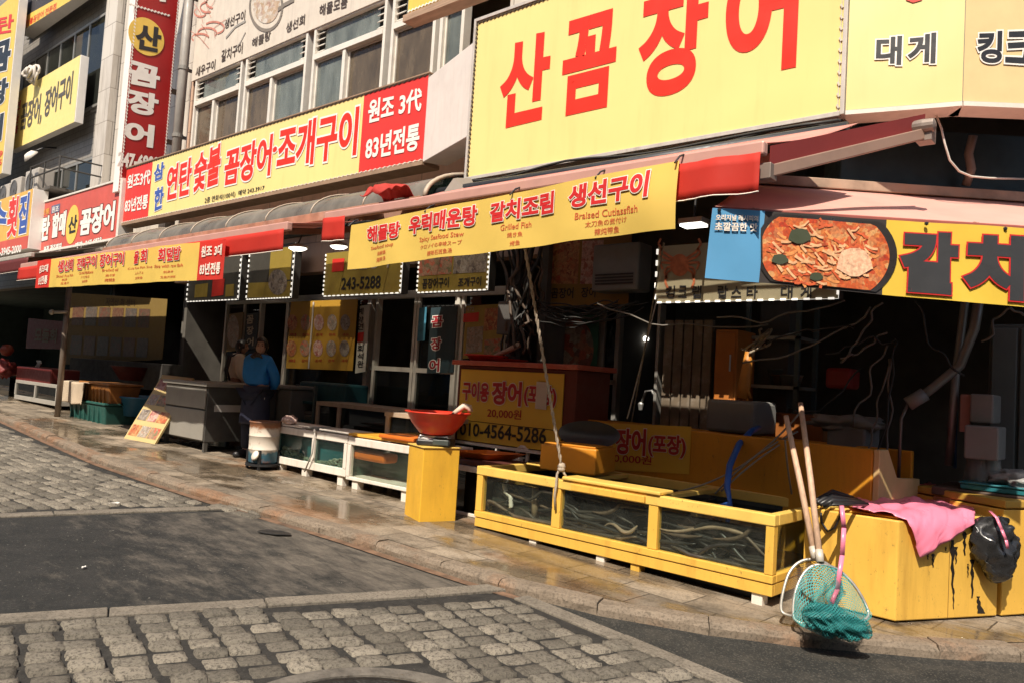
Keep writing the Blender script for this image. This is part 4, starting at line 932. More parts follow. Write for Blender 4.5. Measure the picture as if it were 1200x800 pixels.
mb = MB(); P = [vault(1, v / 10) for v in range(11)] + [Vec((X1c, 5.84, 3.13))]; mb.prism([p + Vec((.002, 0, 0)) for p in P], (.006, 0, 0)); mb.build('end_pane', GLASS('green_end_glass', (.1, .2, .17), 1, .5, (.05, .1, .08)), ac)
mb = MB(); mb.tube([vault(1, v / 10) + Vec((.02, 0, 0)) for v in range(11)], .022, 8); mb.build('end_arch', M('canopy_rib', (.5,) * 3), ac, smooth=True)
# folded red tarp on the canopy's end
tp = MB(); c0 = Vec((-5.85, 4.75, 3.12))
tp.grid(lambda u, v: c0 + Vec(((u - .5) * .46, (v - .5) * .3 + .03 * math.sin(u * 9), .11 * math.sin(math.pi * v) * (1 - .5 * abs(u - .5)) + .07 * mnoise.noise(Vec((u * 4, v * 4, 2))) + .02)), 26, 16)
tag(tp.build('folded_tarp', cloth_mat('dull_red_tarp', (.42, .03, .02), .1, dirt=.4, dcol=(.15, .02, .015)), smooth=True, solid=.006), 'crumpled red tarp folded on the end of the arched canopy', 'tarp')
ct = MB(); q0 = Vec((-5.3, 4.95, 3.12)); ct.prism([q0, q0 + Vec((.4, .1, -.05)), q0 + Vec((.14, .2, .2)), q0 + Vec((.05, .1, .19))], (.02, .03, .01)); tag(ct.build('metal_flap', M('dusty_sheet', (.2, .17, .14), .6, .2, dirt=.4), bevel=.003), 'bent grey metal flap between the arched canopy and main awning', 'sheet metal')
# ---- awning round the corner, facing the viewer
D4 = 4.2
A4, B4 = PD(835, 244, D4), PD(1290, 273, D4); B4.z = A4.z = (A4.z + PD(1200, 267, D4).z) / 2
dd = (B4 - A4).normalized(); n4 = Vec((dd.y, -dd.x, 0))
a4 = T('corner_awning', 'pink faded awning round the corner with the blue and yellow stew banner', 'awning', (A4 + B4) / 2)
bk = PD(868, 215, 5.35) - A4
mb = MB(); AA, BB = A4, B4 + dd * .5
C0, C1 = A4 + bk, BB + Vec((-n4.x, -n4.y, 0)) * 1.2 + Vec((0, 0, bk.z))
mb.grid(lambda u, v: (AA * (1 - u) + BB * u) * (1 - v) + (C0 * (1 - u) + C1 * u) * v + Vec((0, 0, -.02 * math.sin(v * math.pi) * (1 + .4 * math.sin(u * 14)))), 40, 10)
mb.build('canopy', cloth_mat('faded_pink_canvas', (.68, .36, .3), .12, dirt=.25, dcol=(.55, .28, .22), dscale=2), a4, smooth=True, solid=.004)
mb = MB(); mb.bar(A4 + Vec((0, 0, -.02)), BB + Vec((0, 0, -.02)), .06, .05); mb.build('front_bar', M('dark_red_bar', (.3, .08, .06), .5), a4, bevel=.006)
mb = MB(); mb.bar(C0 - dd * .1 + Vec((0, 0, .03)), C1 + Vec((0, 0, .03)), .1, .07); mb.build('back_rail', M('rusty_pale_rail', (.4, .28, .2), .6, .1, var=.3, dirt=.6, dcol=(.3, .1, .03)), a4, bevel=.006)
for t in (.25, 1.5): arm(a4, [A4 + dd * t - n4 * .08, A4 + dd * (t + .35) - n4 * .7 + Vec((0, 0, .15)), C0 + dd * t + Vec((0, 0, -.05))], BARD)
# cassette and bracket of the awning's back, in the shade under the corner sign
ca = T('awning_cassette', 'dark metal awning housing in the shade beneath the corner sign', 'housing', C0 + dd * .9 + Vec((0, .2, .1)))
mb = MB(); o_ = C0 + dd * .75 - n4 * .12 + Vec((0, 0, .09)); mb.obox(o_, dd * 2.2, -n4 * .3, Vec((0, 0, .42))); mb.build('housing', M('blackish_teal_paint', (.025, .04, .042), .5, .3, var=.2), ca, bevel=.01)
mb = MB(); p = C0 + dd * 1.62 - n4 * .05 + Vec((0, 0, .1)); mb.tube([p, p + n4 * .06 + Vec((0, 0, .1)), p + n4 * .02 + Vec((0, 0, .22)), p + n4 * .07 + Vec((0, 0, .34))], .03, 8); mb.build('bracket', M('worn_bracket', (0, 0, 0)), ca, smooth=True)
# ---- stew banner
f4 = Face(A4 + n4 * .07, n4, lambda P: .012 * math.sin((P - A4).dot(dd) * 5) + .004 * math.sin((P - A4).dot(dd) * 14 + P.z * 8))
TL, TR, BR, BL = f4.at(835, 244), f4.at(1260, 272), f4.at(1260, 366), f4.at(826, 326)
b4 = T('stew_banner', 'banner with a picture of red stew in a black pan beside black and red letters', 'banner', (BL + BR) / 2)
def sub(u0, u1, nm, mt):
    l = lambda A, B, u: A * (1 - u) + B * u
    cloth_quad(f4, l(TL, TR, u0), l(TL, TR, u1), l(BL, BR, u1), l(BL, BR, u0), 36, 10).build(nm, mt, b4, smooth=True)
uB = 61 / 425; uF = 205 / 425
sub(0, uB, 'blue_panel', cloth_mat('banner_blue', (.1, .33, .58), .15)); sub(uB, uF, 'dark_panel', cloth_mat('banner_dark', (.035, .028, .025), .1)); sub(uF, 1, 'cloth', cloth_mat('banner_bright_yellow', (.82, .56, .06), .18, dirt=.15, dcol=(.8, .65, .3)))
letters(f4, b4, BWHT, [('오리지널 레시피의', (838, 252, 259, 887, 254, 261)), ('초깔끔한 맛', (837, 261, 271, 886, 263, 273))], .03, .010, M('banner_navy', (.03, .08, .22), .6), .03, 'white_lettering')
mb = MB(); P = []
for k in range(48):
    t = k / 48 * 6.2832; x, y = 968 + 84 * math.cos(t), 296 + 62 * math.sin(t) + 4 * math.cos(t)
    x = max(x, 890); yt, yb = 245 + (x - 835) * .068, 325 + (x - 826) * .0925; P.append((x, min(max(y, yt + 1.5), yb - 1.5)))
f4.poly(mb, P, .006); mb.build('pan_picture', M('pan_black', (.03, .025, .022), .3), b4)
mb = MB(); P = []
for k in range(48):
    t = k / 48 * 6.2832; x, y = 966 + 77 * math.cos(t), 297 + 57 * math.sin(t) + 4 * math.cos(t)
    x = max(x, 892); yt, yb = 245 + (x - 835) * .068, 325 + (x - 826) * .0925; P.append((x, min(max(y, yt + 5), yb - 2.5)))
f4.poly(mb, P, .009); stew = mb.build('stew_picture', FOOD('stew_print', [(.55, .05, .012), (.72, .22, .05), (.62, .1, .02), (.75, .4, .15), (.5, .04, .01)], 26, dark=.55), b4)
rnd = random.Random(12); cols = [M('print_rice_cake', (.72, .27, .08), .5, var=.3, scale=30), M('print_red', (.55, .1, .03), .5, var=.4, scale=30), M('print_pale', (.74, .4, .2), .5, var=.3, scale=40)]
for c_ in range(3):
    mb = MB()
    for k in range(60):
        r_ = math.sqrt(rnd.random()) * .84; t = rnd.uniform(0, 6.28); cx, cy = 964 + 74 * r_ * math.cos(t), 298 + 45 * r_ * math.sin(t); a = rnd.gauss(.4, .6); L = rnd.uniform(4, 9)
        if cx < 903 or cx > 1030 or abs(cy - 297) > 36: continue
        stroke(mb, f4, [(cx - L * math.cos(a), cy - L * math.sin(a)), (cx + 1, cy + 2), (cx + L * math.cos(a), cy + L * math.sin(a))], rnd.uniform(.6, 1.2), .011 + .002 * c_)
    mb.build('noodle_print', cols[c_], stew)
for (cx, cy, rx, ry, mt) in ((935, 278, 13, 9, M('print_seaweed', (.05, .06, .03), .5)), (912, 305, 10, 6, M('print_seaweed', (0, 0, 0))), (955, 325, 8, 5, M('print_seaweed', (0, 0, 0))), (1000, 308, 21, 17, M('print_noodle_clump', (.78, .45, .28), .5, var=.35, scale=50, dirt=.5, dcol=(.5, .08, .03), dscale=20))):
    mb = MB(); f4.poly(mb, [(cx + rx * math.cos(k / 14 * 6.283) * (1 + .15 * math.sin(k * 2.3)), cy + ry * math.sin(k / 14 * 6.283)) for k in range(14)], .018); mb.build('topping_print', mt, stew)
KBLK = M('banner_black_ink', (.03, .03, .032), .6)
letters(f4, b4, KBLK, [('갈', (1053, 270, 341, 1120, 274, 347)), ('치', (1126, 274, 348, 1196, 278, 354)), ('조', (1203, 280, 350, 1250, 283, 355))], .062, .012, BTXT, .022)
for px in ((1084, 263), (1176, 269), (842, 247)):
    mb = MB(); c = f4.at(*px); mb.blob(c + n4 * .015, (.012,) * 3, 1); mb.build('grommet', BLK, b4)
# ================================================================ SHOPFRONT IN THE SHADE
LED = EMIT('led_white', (1, .95, .85), .7)
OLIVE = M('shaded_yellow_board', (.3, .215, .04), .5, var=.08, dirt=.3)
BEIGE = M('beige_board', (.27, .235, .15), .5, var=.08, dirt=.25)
BLK2 = BLK
FD = [FOOD('food_%d' % i, c, s, dark=.45) for i, (c, s) in enumerate([
    ([(.5, .1, .04), (.65, .35, .15), (.3, .06, .03)], 26), ([(.55, .5, .42), (.3, .25, .2), (.6, .4, .3)], 30), ([(.6, .12, .06), (.5, .3, .2), (.2, .2, .1)], 22),
    ([(.12, .1, .09), (.4, .35, .3), (.25, .2, .15)], 28), ([(.6, .25, .2), (.7, .5, .42), (.4, .1, .08)], 24)])]
def led_sign(label, Y, q, mat, deep=.12, dash=True, name='hanging_sign', group=None, n=(16, 10)):
    fc = Face((0, Y, 0), (0, 1, 0)); bl, br, tr, tl = fc.quad(q); br.z = bl.z = (bl.z + br.z) / 2; tl.z = tr.z = (tl.z + tr.z) / 2
    r_ = T(name, label, 'sign', (bl + br) / 2, group)
    mb = MB(); mb.add([bl, br, tr, tl], [[0, 1, 2, 3]]); mb.build('panel', mat, r_)
    mb = MB(); mb.prism([p + Vec((0, .004, 0)) for p in (bl, br, tr, tl)], (0, deep, 0)); mb.build('case', CASED, r_)
    if dash:
        mb = MB()
        for a, b, k in ((bl, br, n[0]), (tl, bl, n[1]), (tr, br, n[1])):
            mb.bar(a + Vec((0, .006, 0)), b + Vec((0, .006, 0)), .004, .004, (0, 1, 0))
            for i in range(k):
                p = a.lerp(b, (i + .25) / k); q_ = a.lerp(b, (i + .72) / k); mb.bar(p + Vec((0, -.01, 0)), q_ + Vec((0, -.01, 0)), .015, .012, (0, 1, 0))
        mb.build('light_strip', LED, r_)
    return fc, r_
YS = 6.25
HG = 'light bordered signs hung under the awnings'
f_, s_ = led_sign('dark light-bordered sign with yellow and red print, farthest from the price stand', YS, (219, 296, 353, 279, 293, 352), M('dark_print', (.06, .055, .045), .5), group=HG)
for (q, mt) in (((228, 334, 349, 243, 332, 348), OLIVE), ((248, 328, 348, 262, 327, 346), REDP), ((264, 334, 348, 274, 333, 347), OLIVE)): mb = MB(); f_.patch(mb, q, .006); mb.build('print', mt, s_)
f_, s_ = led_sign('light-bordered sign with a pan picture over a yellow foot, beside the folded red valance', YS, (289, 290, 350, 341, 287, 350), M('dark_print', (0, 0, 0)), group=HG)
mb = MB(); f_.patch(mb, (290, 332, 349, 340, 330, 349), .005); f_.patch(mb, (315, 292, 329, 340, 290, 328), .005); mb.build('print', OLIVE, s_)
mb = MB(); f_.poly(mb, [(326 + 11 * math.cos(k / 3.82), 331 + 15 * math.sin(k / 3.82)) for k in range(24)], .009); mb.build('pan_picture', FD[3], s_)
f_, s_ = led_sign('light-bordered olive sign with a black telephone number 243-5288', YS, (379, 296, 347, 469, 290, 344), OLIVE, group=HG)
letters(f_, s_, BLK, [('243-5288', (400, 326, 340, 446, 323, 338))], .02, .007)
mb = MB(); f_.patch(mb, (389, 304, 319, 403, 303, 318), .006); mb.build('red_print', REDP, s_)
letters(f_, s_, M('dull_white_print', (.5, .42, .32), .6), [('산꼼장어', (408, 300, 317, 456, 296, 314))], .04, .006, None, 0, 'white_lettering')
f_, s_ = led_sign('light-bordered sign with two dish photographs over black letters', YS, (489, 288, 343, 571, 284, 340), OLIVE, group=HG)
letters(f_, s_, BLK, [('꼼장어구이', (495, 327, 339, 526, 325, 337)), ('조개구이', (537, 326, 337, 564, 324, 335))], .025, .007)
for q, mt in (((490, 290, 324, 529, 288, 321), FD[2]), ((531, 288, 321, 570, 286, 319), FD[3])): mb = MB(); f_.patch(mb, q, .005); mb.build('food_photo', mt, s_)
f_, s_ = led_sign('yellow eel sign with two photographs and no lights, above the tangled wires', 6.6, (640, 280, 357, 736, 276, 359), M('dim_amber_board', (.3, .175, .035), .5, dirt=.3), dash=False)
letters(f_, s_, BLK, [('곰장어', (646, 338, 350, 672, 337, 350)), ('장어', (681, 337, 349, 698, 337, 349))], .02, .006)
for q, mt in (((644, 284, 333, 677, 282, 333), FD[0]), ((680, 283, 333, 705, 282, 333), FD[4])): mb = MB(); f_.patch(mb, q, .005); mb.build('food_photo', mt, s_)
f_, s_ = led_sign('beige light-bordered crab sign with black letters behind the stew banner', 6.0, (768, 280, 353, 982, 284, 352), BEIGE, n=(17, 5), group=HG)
letters(f_, s_, BLK, [('킹', (780, 335, 350, 791, 335, 350)), ('크', (795, 335, 349, 805, 335, 349)), ('랩', (811, 335, 350, 822, 335, 350)), ('랍', (841, 335, 350, 853, 335, 350)), ('스', (857, 336, 349, 869, 336, 349)), ('타', (875, 335, 350, 888, 335, 350)), ('대', (915, 335, 350, 929, 335, 350)), ('게', (938, 335, 350, 951, 335, 350))], .02, .007)
mb = MB(); f_.poly(mb, [(797 + 11 * math.cos(k / 3.2), 311 + 13 * math.sin(k / 3.2)) for k in range(20)], .007); cr = mb.build('crab_print', M('crab_red', (.4, .12, .05), .5, var=.3, scale=20), s_)
for sx_ in (-1, 1):
    mb = MB()
    for k in range(5):
        a = -50 + k * 32; x1, y1 = 797 + sx_ * (15 + 4 * (k < 3)), 308 + (k - 2) * 6; x2, y2 = x1 + sx_ * (6 - k), y1 - 10 + k * 5
        stroke(mb, f_, [(797 + sx_ * 8, 309 + (k - 2) * 3), (x1, y1), (x2, y2), (x2 - sx_ * 3, y2 + 8 - (k < 2) * 14)], 1.5, .008)
    mb.build('crab_leg_print', M('crab_red', (0, 0, 0)), cr)
# wall units over the doors
ac_ = T('wall_heater', 'grey rectangular wall unit hung beside the eel sign', 'air unit', PY(726, 343, 6.45)); p, q = PY(699, 343, 6.4), PY(756, 285, 6.4)
mb = MB(); mb.box((p.x, 6.3, p.z), (q.x, 6.55, q.z)); mb.build('casing', M('grey_unit', (.16, .16, .15), .5, var=.1, dirt=.4), ac_, bevel=.02)
mb = MB(); 
for k in range(4): mb.box((p.x + .05, 6.29, p.z + .06 + k * .03), (q.x - .05, 6.298, p.z + .075 + k * .03))
mb.build('grille', BLK, ac_)
# ---- shopfront frames
sf = T('shopfront', 'white framed sliding shopfront behind the fish tanks', 'shopfront', PY(440, 470, 6.85)); YF = 6.85
def vbar(mb, px, py, z0, z1, wd=.07, Y=YF): x = PY(px, py, Y).x; mb.box((x - wd / 2, Y, z0), (x + wd / 2, Y + .08, z1))
zh = PY(430, 351, YF).z; g0 = .1
xL, xR = PY(262, 400, YF).x, PY(592, 400, YF).x
mb = MB(); mb.box((xL, YF - .01, zh), (xR, YF + .09, zh + .1)); mb.box((xL, YF, .2), (xR, YF + .08, .27)); mb.build('head_frame', FRAME, sf)
zm = PY(500, 434, YF).z
for px in (262, 283, 302, 334, 430, 439, 484, 488, 533, 540, 590):
    mb = MB(); vbar(mb, px, 400, .27, zh, .08 if px in (430, 334, 533) else .05); mb.build('mullion', FRAME, sf)
mb = MB(); mb.box((PY(432, 434, YF).x, YF + .005, zm - .03), (PY(533, 434, YF).x, YF + .07, zm + .03)); mb.build('transom', FRAME, sf)
for a, b, zz0, zz1, mt in ((264, 282, .3, zh, PANED), (284, 301, .3, zh, PANED), (336, 429, .3, zh, PANED), (440, 532, .3, zm - .03, PANED), (489, 532, zm + .03, zh, PANED), (541, 589, .3, zh, PANED)):
    mb = MB(); mb.box((PY(a, 400, YF).x, YF + .03, zz0), (PY(b, 400, YF).x, YF + .036, zz1)); mb.build('pane', mt, sf)
fP = Face((0, YF - .02, 0), (0, 1, 0))
def poster(name, label, cat, face, q, mat):
    bl, br, tr, tl = face.quad(q); r_ = T(name, label, cat, (bl + br) / 2)
    mb = MB(); mb.prism([bl, br, tr, tl], -face.n * .006); mb.build('sheet', mat, r_); return r_
def letters_on(face, r_, mat, items, **k): letters(face, r_, mat, items, **k)
# posters on the glass
p_ = poster('dish_poster', 'narrow dark poster with a tall dish photograph on the far pane', 'poster', fP, (265, 368, 412, 282, 366, 410), M('umber_sheet', (.2, .13, .05), .5))
mb = MB(); fP.poly(mb, [(273.5 + 7 * math.cos(k / 3.2), 388 + 19 * math.sin(k / 3.2)) for k in range(20)], .006); mb.build('food_photo', FD[1], p_)
p_ = poster('black_poster', 'black strip poster with white script beside the dark doorway', 'poster', fP, (286, 368, 410, 300, 366, 408), BLK)
letters(fP, p_, M('dull_white_print', (0, 0, 0)), [('꼼', (289, 370, 380, 297, 369, 379)), ('장', (289, 383, 393, 297, 382, 392)), ('어', (289, 396, 406, 297, 395, 405))], .03, .006)
fY2 = Face((0, 6.65, 0), (0, 1, 0))
p_ = poster('menu_poster', 'yellow menu poster with rows of dish photographs on the shop glass', 'poster', fY2, (335, 354, 431, 413, 351, 434), M('amber_menu_sheet', (.45, .25, .03), .5, var=.05, dirt=.1))
rnd = random.Random(9)
for r_ in range(2):
    for c_ in range(5):
        cx = 343 + c_ * 15.5 + (r_ * -1); cy = 378 + r_ * 30
        mb = MB(); fY2.poly(mb, [(cx + 5.8 * math.cos(k / 2.55), cy + 9.5 * math.sin(k / 2.55)) for k in range(16)], .006); mb.build('food_photo', FD[(r_ * 5 + c_ * 2) % 5], p_)
        letters(fY2, p_, M('menu_red_ink', (.4, .05, .02), .6), [(('회', '장어', '조개', '전복', '새우')[c_], (cx - 4, cy + 12.5, cy + 16, cx + 4, cy + 12.5, cy + 16))], .02, .005, None)
mb = MB(); mb.box((fY2.at(365, 400).x - .012, 6.63, fY2.at(372, 432).z), (fY2.at(365, 400).x + .012, 6.642, fY2.at(372, 354).z)); mb.build('strip', FRAME, p_)
p_ = poster('vertical_strip_banner', 'narrow white vertical banner with small black letters and a red seal', 'banner', Face((0, 6.7, 0), (0, 1, 0)), (416, 359, 437, 428, 357, 435), M('grey_white_sheet', (.5, .48, .42), .6))
fv = Face((0, 6.7, 0), (0, 1, 0)); letters(fv, p_, BLK, [(t, (419, y, y + 8, 426, y, y + 8)) for t, y in (('예', 361), ('약', 371), ('연', 379), ('회', 404), ('석', 413), ('완', 422))], .02, .006)
mb = MB(); fv.patch(mb, (419, 390, 401, 426, 389, 400), .006); mb.build('seal', REDP, p_)
p_ = poster('word_poster', 'dark glass poster with three white-edged letters stacked, above the lower pane', 'poster', fP, (500, 361, 437, 531, 359, 436), M('slate_sheet', (.035, .06, .07), .4, var=.3, scale=2))
letters(fP, p_, M('dark_red_ink', (.35, .02, .03), .5), [('꼼', (506, 371, 384, 519, 370, 383)), ('장', (505, 396, 410, 517, 395, 410)), ('어', (503, 421, 435, 515, 420, 435))], .035, .009, WHT, .06)
mb = MB(); fP.patch(mb, (489, 361, 400, 498, 360, 399), .006); tag(mb.build('blue_notice', M('blue_notice_sheet', (.06, .22, .32), .5, var=.3, scale=10)), 'slim blue notice on the pane beside the stacked letters', 'notice')
p_ = poster('old_photo_poster', 'brown and yellow poster marked 1972 with seafood photographs', 'poster', fP, (542, 359, 420, 588, 356, 418), M('ochre_sheet', (.4, .27, .06), .5, var=.15))
letters(fP, p_, M('dull_white_print', (0, 0, 0)), [('1972', (546, 361, 366, 556, 360, 365))], .02, .009)
for q, mt in (((543, 368, 378, 561, 366, 377), REDP), ((546, 384, 414, 565, 382, 412), FD[1]), ((567, 362, 388, 587, 360, 386), FD[0]), ((567, 398, 416, 587, 396, 414), FD[2])): mb = MB(); fP.patch(mb, q, .006); mb.build('food_photo', mt, p_)
FD_SHADED = [FOOD('shaded_food_%d' % i, c, 22, dark=.6) for i, c in enumerate([[(.16, .05, .03), (.2, .12, .07), (.1, .03, .02)], [(.16, .15, .13), (.09, .08, .07), (.18, .13, .1)], [(.18, .05, .03), (.15, .1, .07), (.07, .07, .04)]])]  # darkened copies of the dish prints, the far shop's shade put into their colours
# ---- wall menu of the far shop
fW = Face((0, 6.55, 0), (0, 1, 0))
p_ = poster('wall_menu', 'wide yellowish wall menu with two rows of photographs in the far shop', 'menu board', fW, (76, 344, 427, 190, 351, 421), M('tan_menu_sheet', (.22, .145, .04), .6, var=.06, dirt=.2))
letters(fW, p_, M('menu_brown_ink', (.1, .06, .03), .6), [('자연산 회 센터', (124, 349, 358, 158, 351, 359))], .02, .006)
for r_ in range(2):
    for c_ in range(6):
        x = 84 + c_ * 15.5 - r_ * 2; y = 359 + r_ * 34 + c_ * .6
        mb = MB(); fW.patch(mb, (x, y, y + 22, x + 13, y + .5, y + 22.5), .006); mb.build('food_photo', FD_SHADED[(c_ + r_ * 2) % 3], p_)
p_ = poster('red_wall_sign', 'dark red wall sign with white letters in the farthest shop', 'sign', fW, (30, 373, 408, 74, 377, 409), M('maroon_sheet', (.15, .012, .012), .5))
letters(fW, p_, M('dim_grey_print', (.2, .18, .15), .6), [('모둠회', (40, 384, 401, 66, 386, 402))], .04, .006)
# ---- lit lamps hung under the awnings
def lamp(label, c, rx, ry, st=4): 
    r_ = T('awning_lamp', label, 'lamp', c, 'lamps hung under the awnings'); mb = MB(); mb.lathe(c, [(rx * .3, .05), (rx, .02), (rx, 0)], 20, sy=ry / rx); mb.build('housing', ALU, r_)
    mb = MB(); mb.lathe(c, [(rx * .92, -.006), (rx * .6, -.025), (0, -.03)], 20, sy=ry / rx); mb.build('diffuser', EMIT('lamp_glow', (1, .93, .8), st), r_, smooth=True)
    mb = MB(); mb.tube([c + Vec((0, 0, .05)), c + Vec((0, .1, .3)), c + Vec((0, .3, .6))], .008, 5); mb.build('cord', BLK, r_)
lamp('oval lit lamp beside the red valance, nearest the phone number sign', PY(349, 291, 4.9), .13, .1)
lamp('oval lit lamp behind the banner with the widest dish names', PY(397, 289, 4.9), .11, .09)
c = PY(813, 263, 5.4); fl = T('square_ceiling_lamp', 'square lit ceiling lamp beside the blue banner panel', 'lamp', c)
mb = MB(); mb.box(c + Vec((-.1, -.07, 0)), c + Vec((.1, .07, .04))); mb.build('housing', ALU, fl)
mb = MB(); mb.box(c + Vec((-.09, -.06, -.02)), c + Vec((.09, .06, -.002))); mb.build('diffuser', EMIT('panel_glow', (1, .95, .85), 2.5), fl)
mb = MB(); mb.tube([c + Vec((0, 0, .05)), c + Vec((0, .05, .8))], .01, 5); mb.build('cord', BLK, fl)
for px, Y, lab in (((757, 397), 8.6, 'round white lamp glowing deep in the shop, beside the hanging rope'), ((728, 368), 8.3, 'small white lamp glowing deep in the shop, above the door gap')):
    mb = MB(); mb.blob(PY(*px, Y), (.04, .04, .035), 2); tag(mb.build('bulb_lamp', EMIT('bulb_glow', (1, .95, .85), 4), smooth=True), lab, 'lamp')
# ---- corner shop interior
dr = T('aluminium_door', 'half open aluminium sliding door beside the round seafood poster', 'door', PY(700, 490, 6.95))
mb = MB(); 
for px, wd in ((703, .09), (722, .05)): x = PY(px, 420, 6.95).x; mb.box((x - wd / 2, 6.95, .2), (x + wd / 2, 7.03, 2.45))
x0_, x1_ = PY(703, 420, 6.95).x, PY(722, 420, 6.95).x; mb.box((x0_, 6.95, 2.45), (x1_, 7.03, 2.52)); mb.box((x0_, 6.95, 1.45), (x1_, 7.02, 1.5)); mb.build('frame', ALUD, dr)
mb = MB(); mb.box((x0_, 6.98, .2), (x1_, 6.986, 2.45)); mb.build('pane', GLASS('dim_door_glass', (.3, .33, .35), 1, .1, (.05, .06, .07)), dr)
fQ = Face((0, 6.9, 0), (0, 1, 0))
p_ = poster('seafood_poster', 'green and brown poster with a large round seafood photograph', 'poster', fQ, (643, 371, 446, 698, 369, 448), M('green_sheet', (.03, .12, .07), .5, var=.2))
mb = MB(); fQ.poly(mb, [(673 + 23 * math.cos(k / 4.45), 408 + 35 * math.sin(k / 4.45)) for k in range(28)], .006); mb.build('food_photo', FOOD('seafood_round', [(.4, .3, .2), (.5, .1, .05), (.15, .1, .08), (.5, .42, .3)], 12, dark=.6), p_)
# ribbed vertical boards
rbp = T('ribbed_partition', 'brown ribbed partition of vertical boards behind the yellow trough', 'partition', PY(800, 490, 6.6))
for k in range(5):
    x = PY(776 + k * 11.5, 440, 6.6).x; x2 = PY(786 + k * 11.5, 440, 6.6).x; mb = MB(); mb.box((x, 6.6, .3), (x2, 6.66, 2.1)); mb.build('board', M('dim_brown_board', (.17, .13, .09), .6, var=.3, scale=3, dirt=.7, dcol=(.4, .37, .32), dscale=7), rbp, bevel=.006)
mb = MB(); x = PY(772, 440, 6.6).x; mb.box((x - .03, 6.57, .2), (x, 6.68, 2.25)); mb.build('frame', ALUD, rbp)
def crate(name, label, cat, px0, px1, Y, dp, mat, bevel=.01, rot=None):
    p, q = PY(*px0, Y), PY(*px1, Y); mb = MB(); mb.box((min(p.x, q.x), Y, min(p.z, q.z)), (max(p.x, q.x), Y + dp, max(p.z, q.z))); o = mb.build(name, mat, bevel=bevel); return tag(o, label, cat)
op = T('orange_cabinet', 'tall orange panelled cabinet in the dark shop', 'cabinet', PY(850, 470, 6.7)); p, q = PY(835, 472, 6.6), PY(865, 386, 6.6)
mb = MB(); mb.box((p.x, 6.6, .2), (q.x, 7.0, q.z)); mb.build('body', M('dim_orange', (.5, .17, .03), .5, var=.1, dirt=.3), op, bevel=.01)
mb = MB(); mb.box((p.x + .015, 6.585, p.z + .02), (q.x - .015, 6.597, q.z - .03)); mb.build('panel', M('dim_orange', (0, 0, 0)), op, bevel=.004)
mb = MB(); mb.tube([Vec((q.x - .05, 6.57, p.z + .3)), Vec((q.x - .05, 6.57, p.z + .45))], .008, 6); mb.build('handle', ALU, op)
# shelving with clutter to the right of the cabinet
sh = T('dark_shelf', 'dark steel shelf stacked with basins behind the hanging gloves', 'shelf', PY(900, 500, 7.0))
p, q = PY(868, 505, 6.9), PY(938, 372, 6.9)
for zz in (.5, 1.05, 1.5, 1.95): mb = MB(); mb.box((p.x, 6.9, zz), (q.x, 7.4, zz + .03)); mb.build('shelf_board', ALUD, sh)
for x in (p.x, q.x - .04):
    for y in (6.9, 7.36): mb = MB(); mb.box((x, y, .1), (x + .04, y + .04, 2.3)); mb.build('post', M('teal_steel', (.1, .13, .13), .5, .3), sh)
rnd = random.Random(21); tints = [(.25, .22, .18), (.06, .09, .1), (.2, .1, .05), (.12, .12, .11), (.18, .2, .2)]
for k in range(11):
    zz = (.53, 1.08, 1.53)[k % 3]; x = p.x + .1 + (q.x - p.x - .2) * rnd.random(); r_ = rnd.uniform(.07, .13); h = rnd.uniform(.1, .26)
    mb = MB(); mb.lathe((x, 7.05 + rnd.uniform(0, .15), zz), [(r_ * .75, 0), (r_, h), (r_ * 1.06, h), (r_ * .95, h - .012), (r_ * .7, .015), (0, .015)], 18)
    c_ = tints[k % 5]; nmx = ('pale tan', 'dark teal', 'brown', 'charcoal', 'grey')[k % 5]
    tag(mb.build('basin', M('basin_%d' % (k % 5), c_, .5, var=.15), smooth=True), 'small %s basin on the dark steel shelf' % nmx, 'basin', 'basins on the dark shelf')
# gloves on a hook
gv = MB(); c = PY(877, 412, 6.3)
gv.tube([c + Vec((0, 0, 0)), c + Vec((-.005, 0, -.12)), c + Vec((-.02, 0, -.28)), c + Vec((-.03, -.01, -.4))], [.028, .045, .055, .05], 10)
for k in range(4): gv.tube([c + Vec((-.07 + k * .026, -.01, -.38)), c + Vec((-.085 + k * .034, -.02, -.47 - .015 * (k % 2)))], [.017, .011], 7)
gv.tube([c + Vec((.0, -.01, -.3)), c + Vec((.05, -.02, -.39))], [.016, .011], 7)
tag(gv.build('rubber_glove', M('orange_rubber', (.5, .2, .03), .5, var=.15), smooth=True), 'long orange rubber glove hung up to dry in the dark shop', 'glove')
def cable(mb, a, b, sag, r_=.008, n=14, wob=.0, seed=0):
    a, b = Vec(a), Vec(b); pts = []
    for i in range(n + 1):
        t = i / n; p = a.lerp(b, t); p.z -= sag * 4 * t * (1 - t); p += Vec((mnoise.noise(Vec((t * 4, seed, 1))), mnoise.noise(Vec((t * 4, seed, 5))), mnoise.noise(Vec((t * 4, seed, 9))))) * wob; pts.append(p)
    mb.tube(pts, r_, 6)
WIRE = M('black_wire', (.025, .024, .022), .6); WIREG = M('grey_wire', (.16, .145, .125), .6)
hk = T('tool_rack', 'tangle of straps and grey hooks above the orange glove', 'hooks', PY(900, 395, 6.3)); rnd = random.Random(2)
for k in range(6): mb = MB(); cable(mb, PY(872 + rnd.uniform(-3, 8), 412 + rnd.uniform(-4, 4), 6.3), PY(900 + rnd.uniform(-8, 8), 390 + rnd.uniform(-6, 8), 6.35), .03, .011, wob=.08, seed=k); mb.build('strap', M('dim_strap', (.3, .25, .18), .7), hk, smooth=True)
# pale foam box below
crate('foam_box', 'grey white foam box behind the yellow trough below the glove', 'box', (826, 504), (884, 470), 6.2, .5, M('dim_foam', (.24, .24, .225), .8, var=.05, dirt=.3), .03)
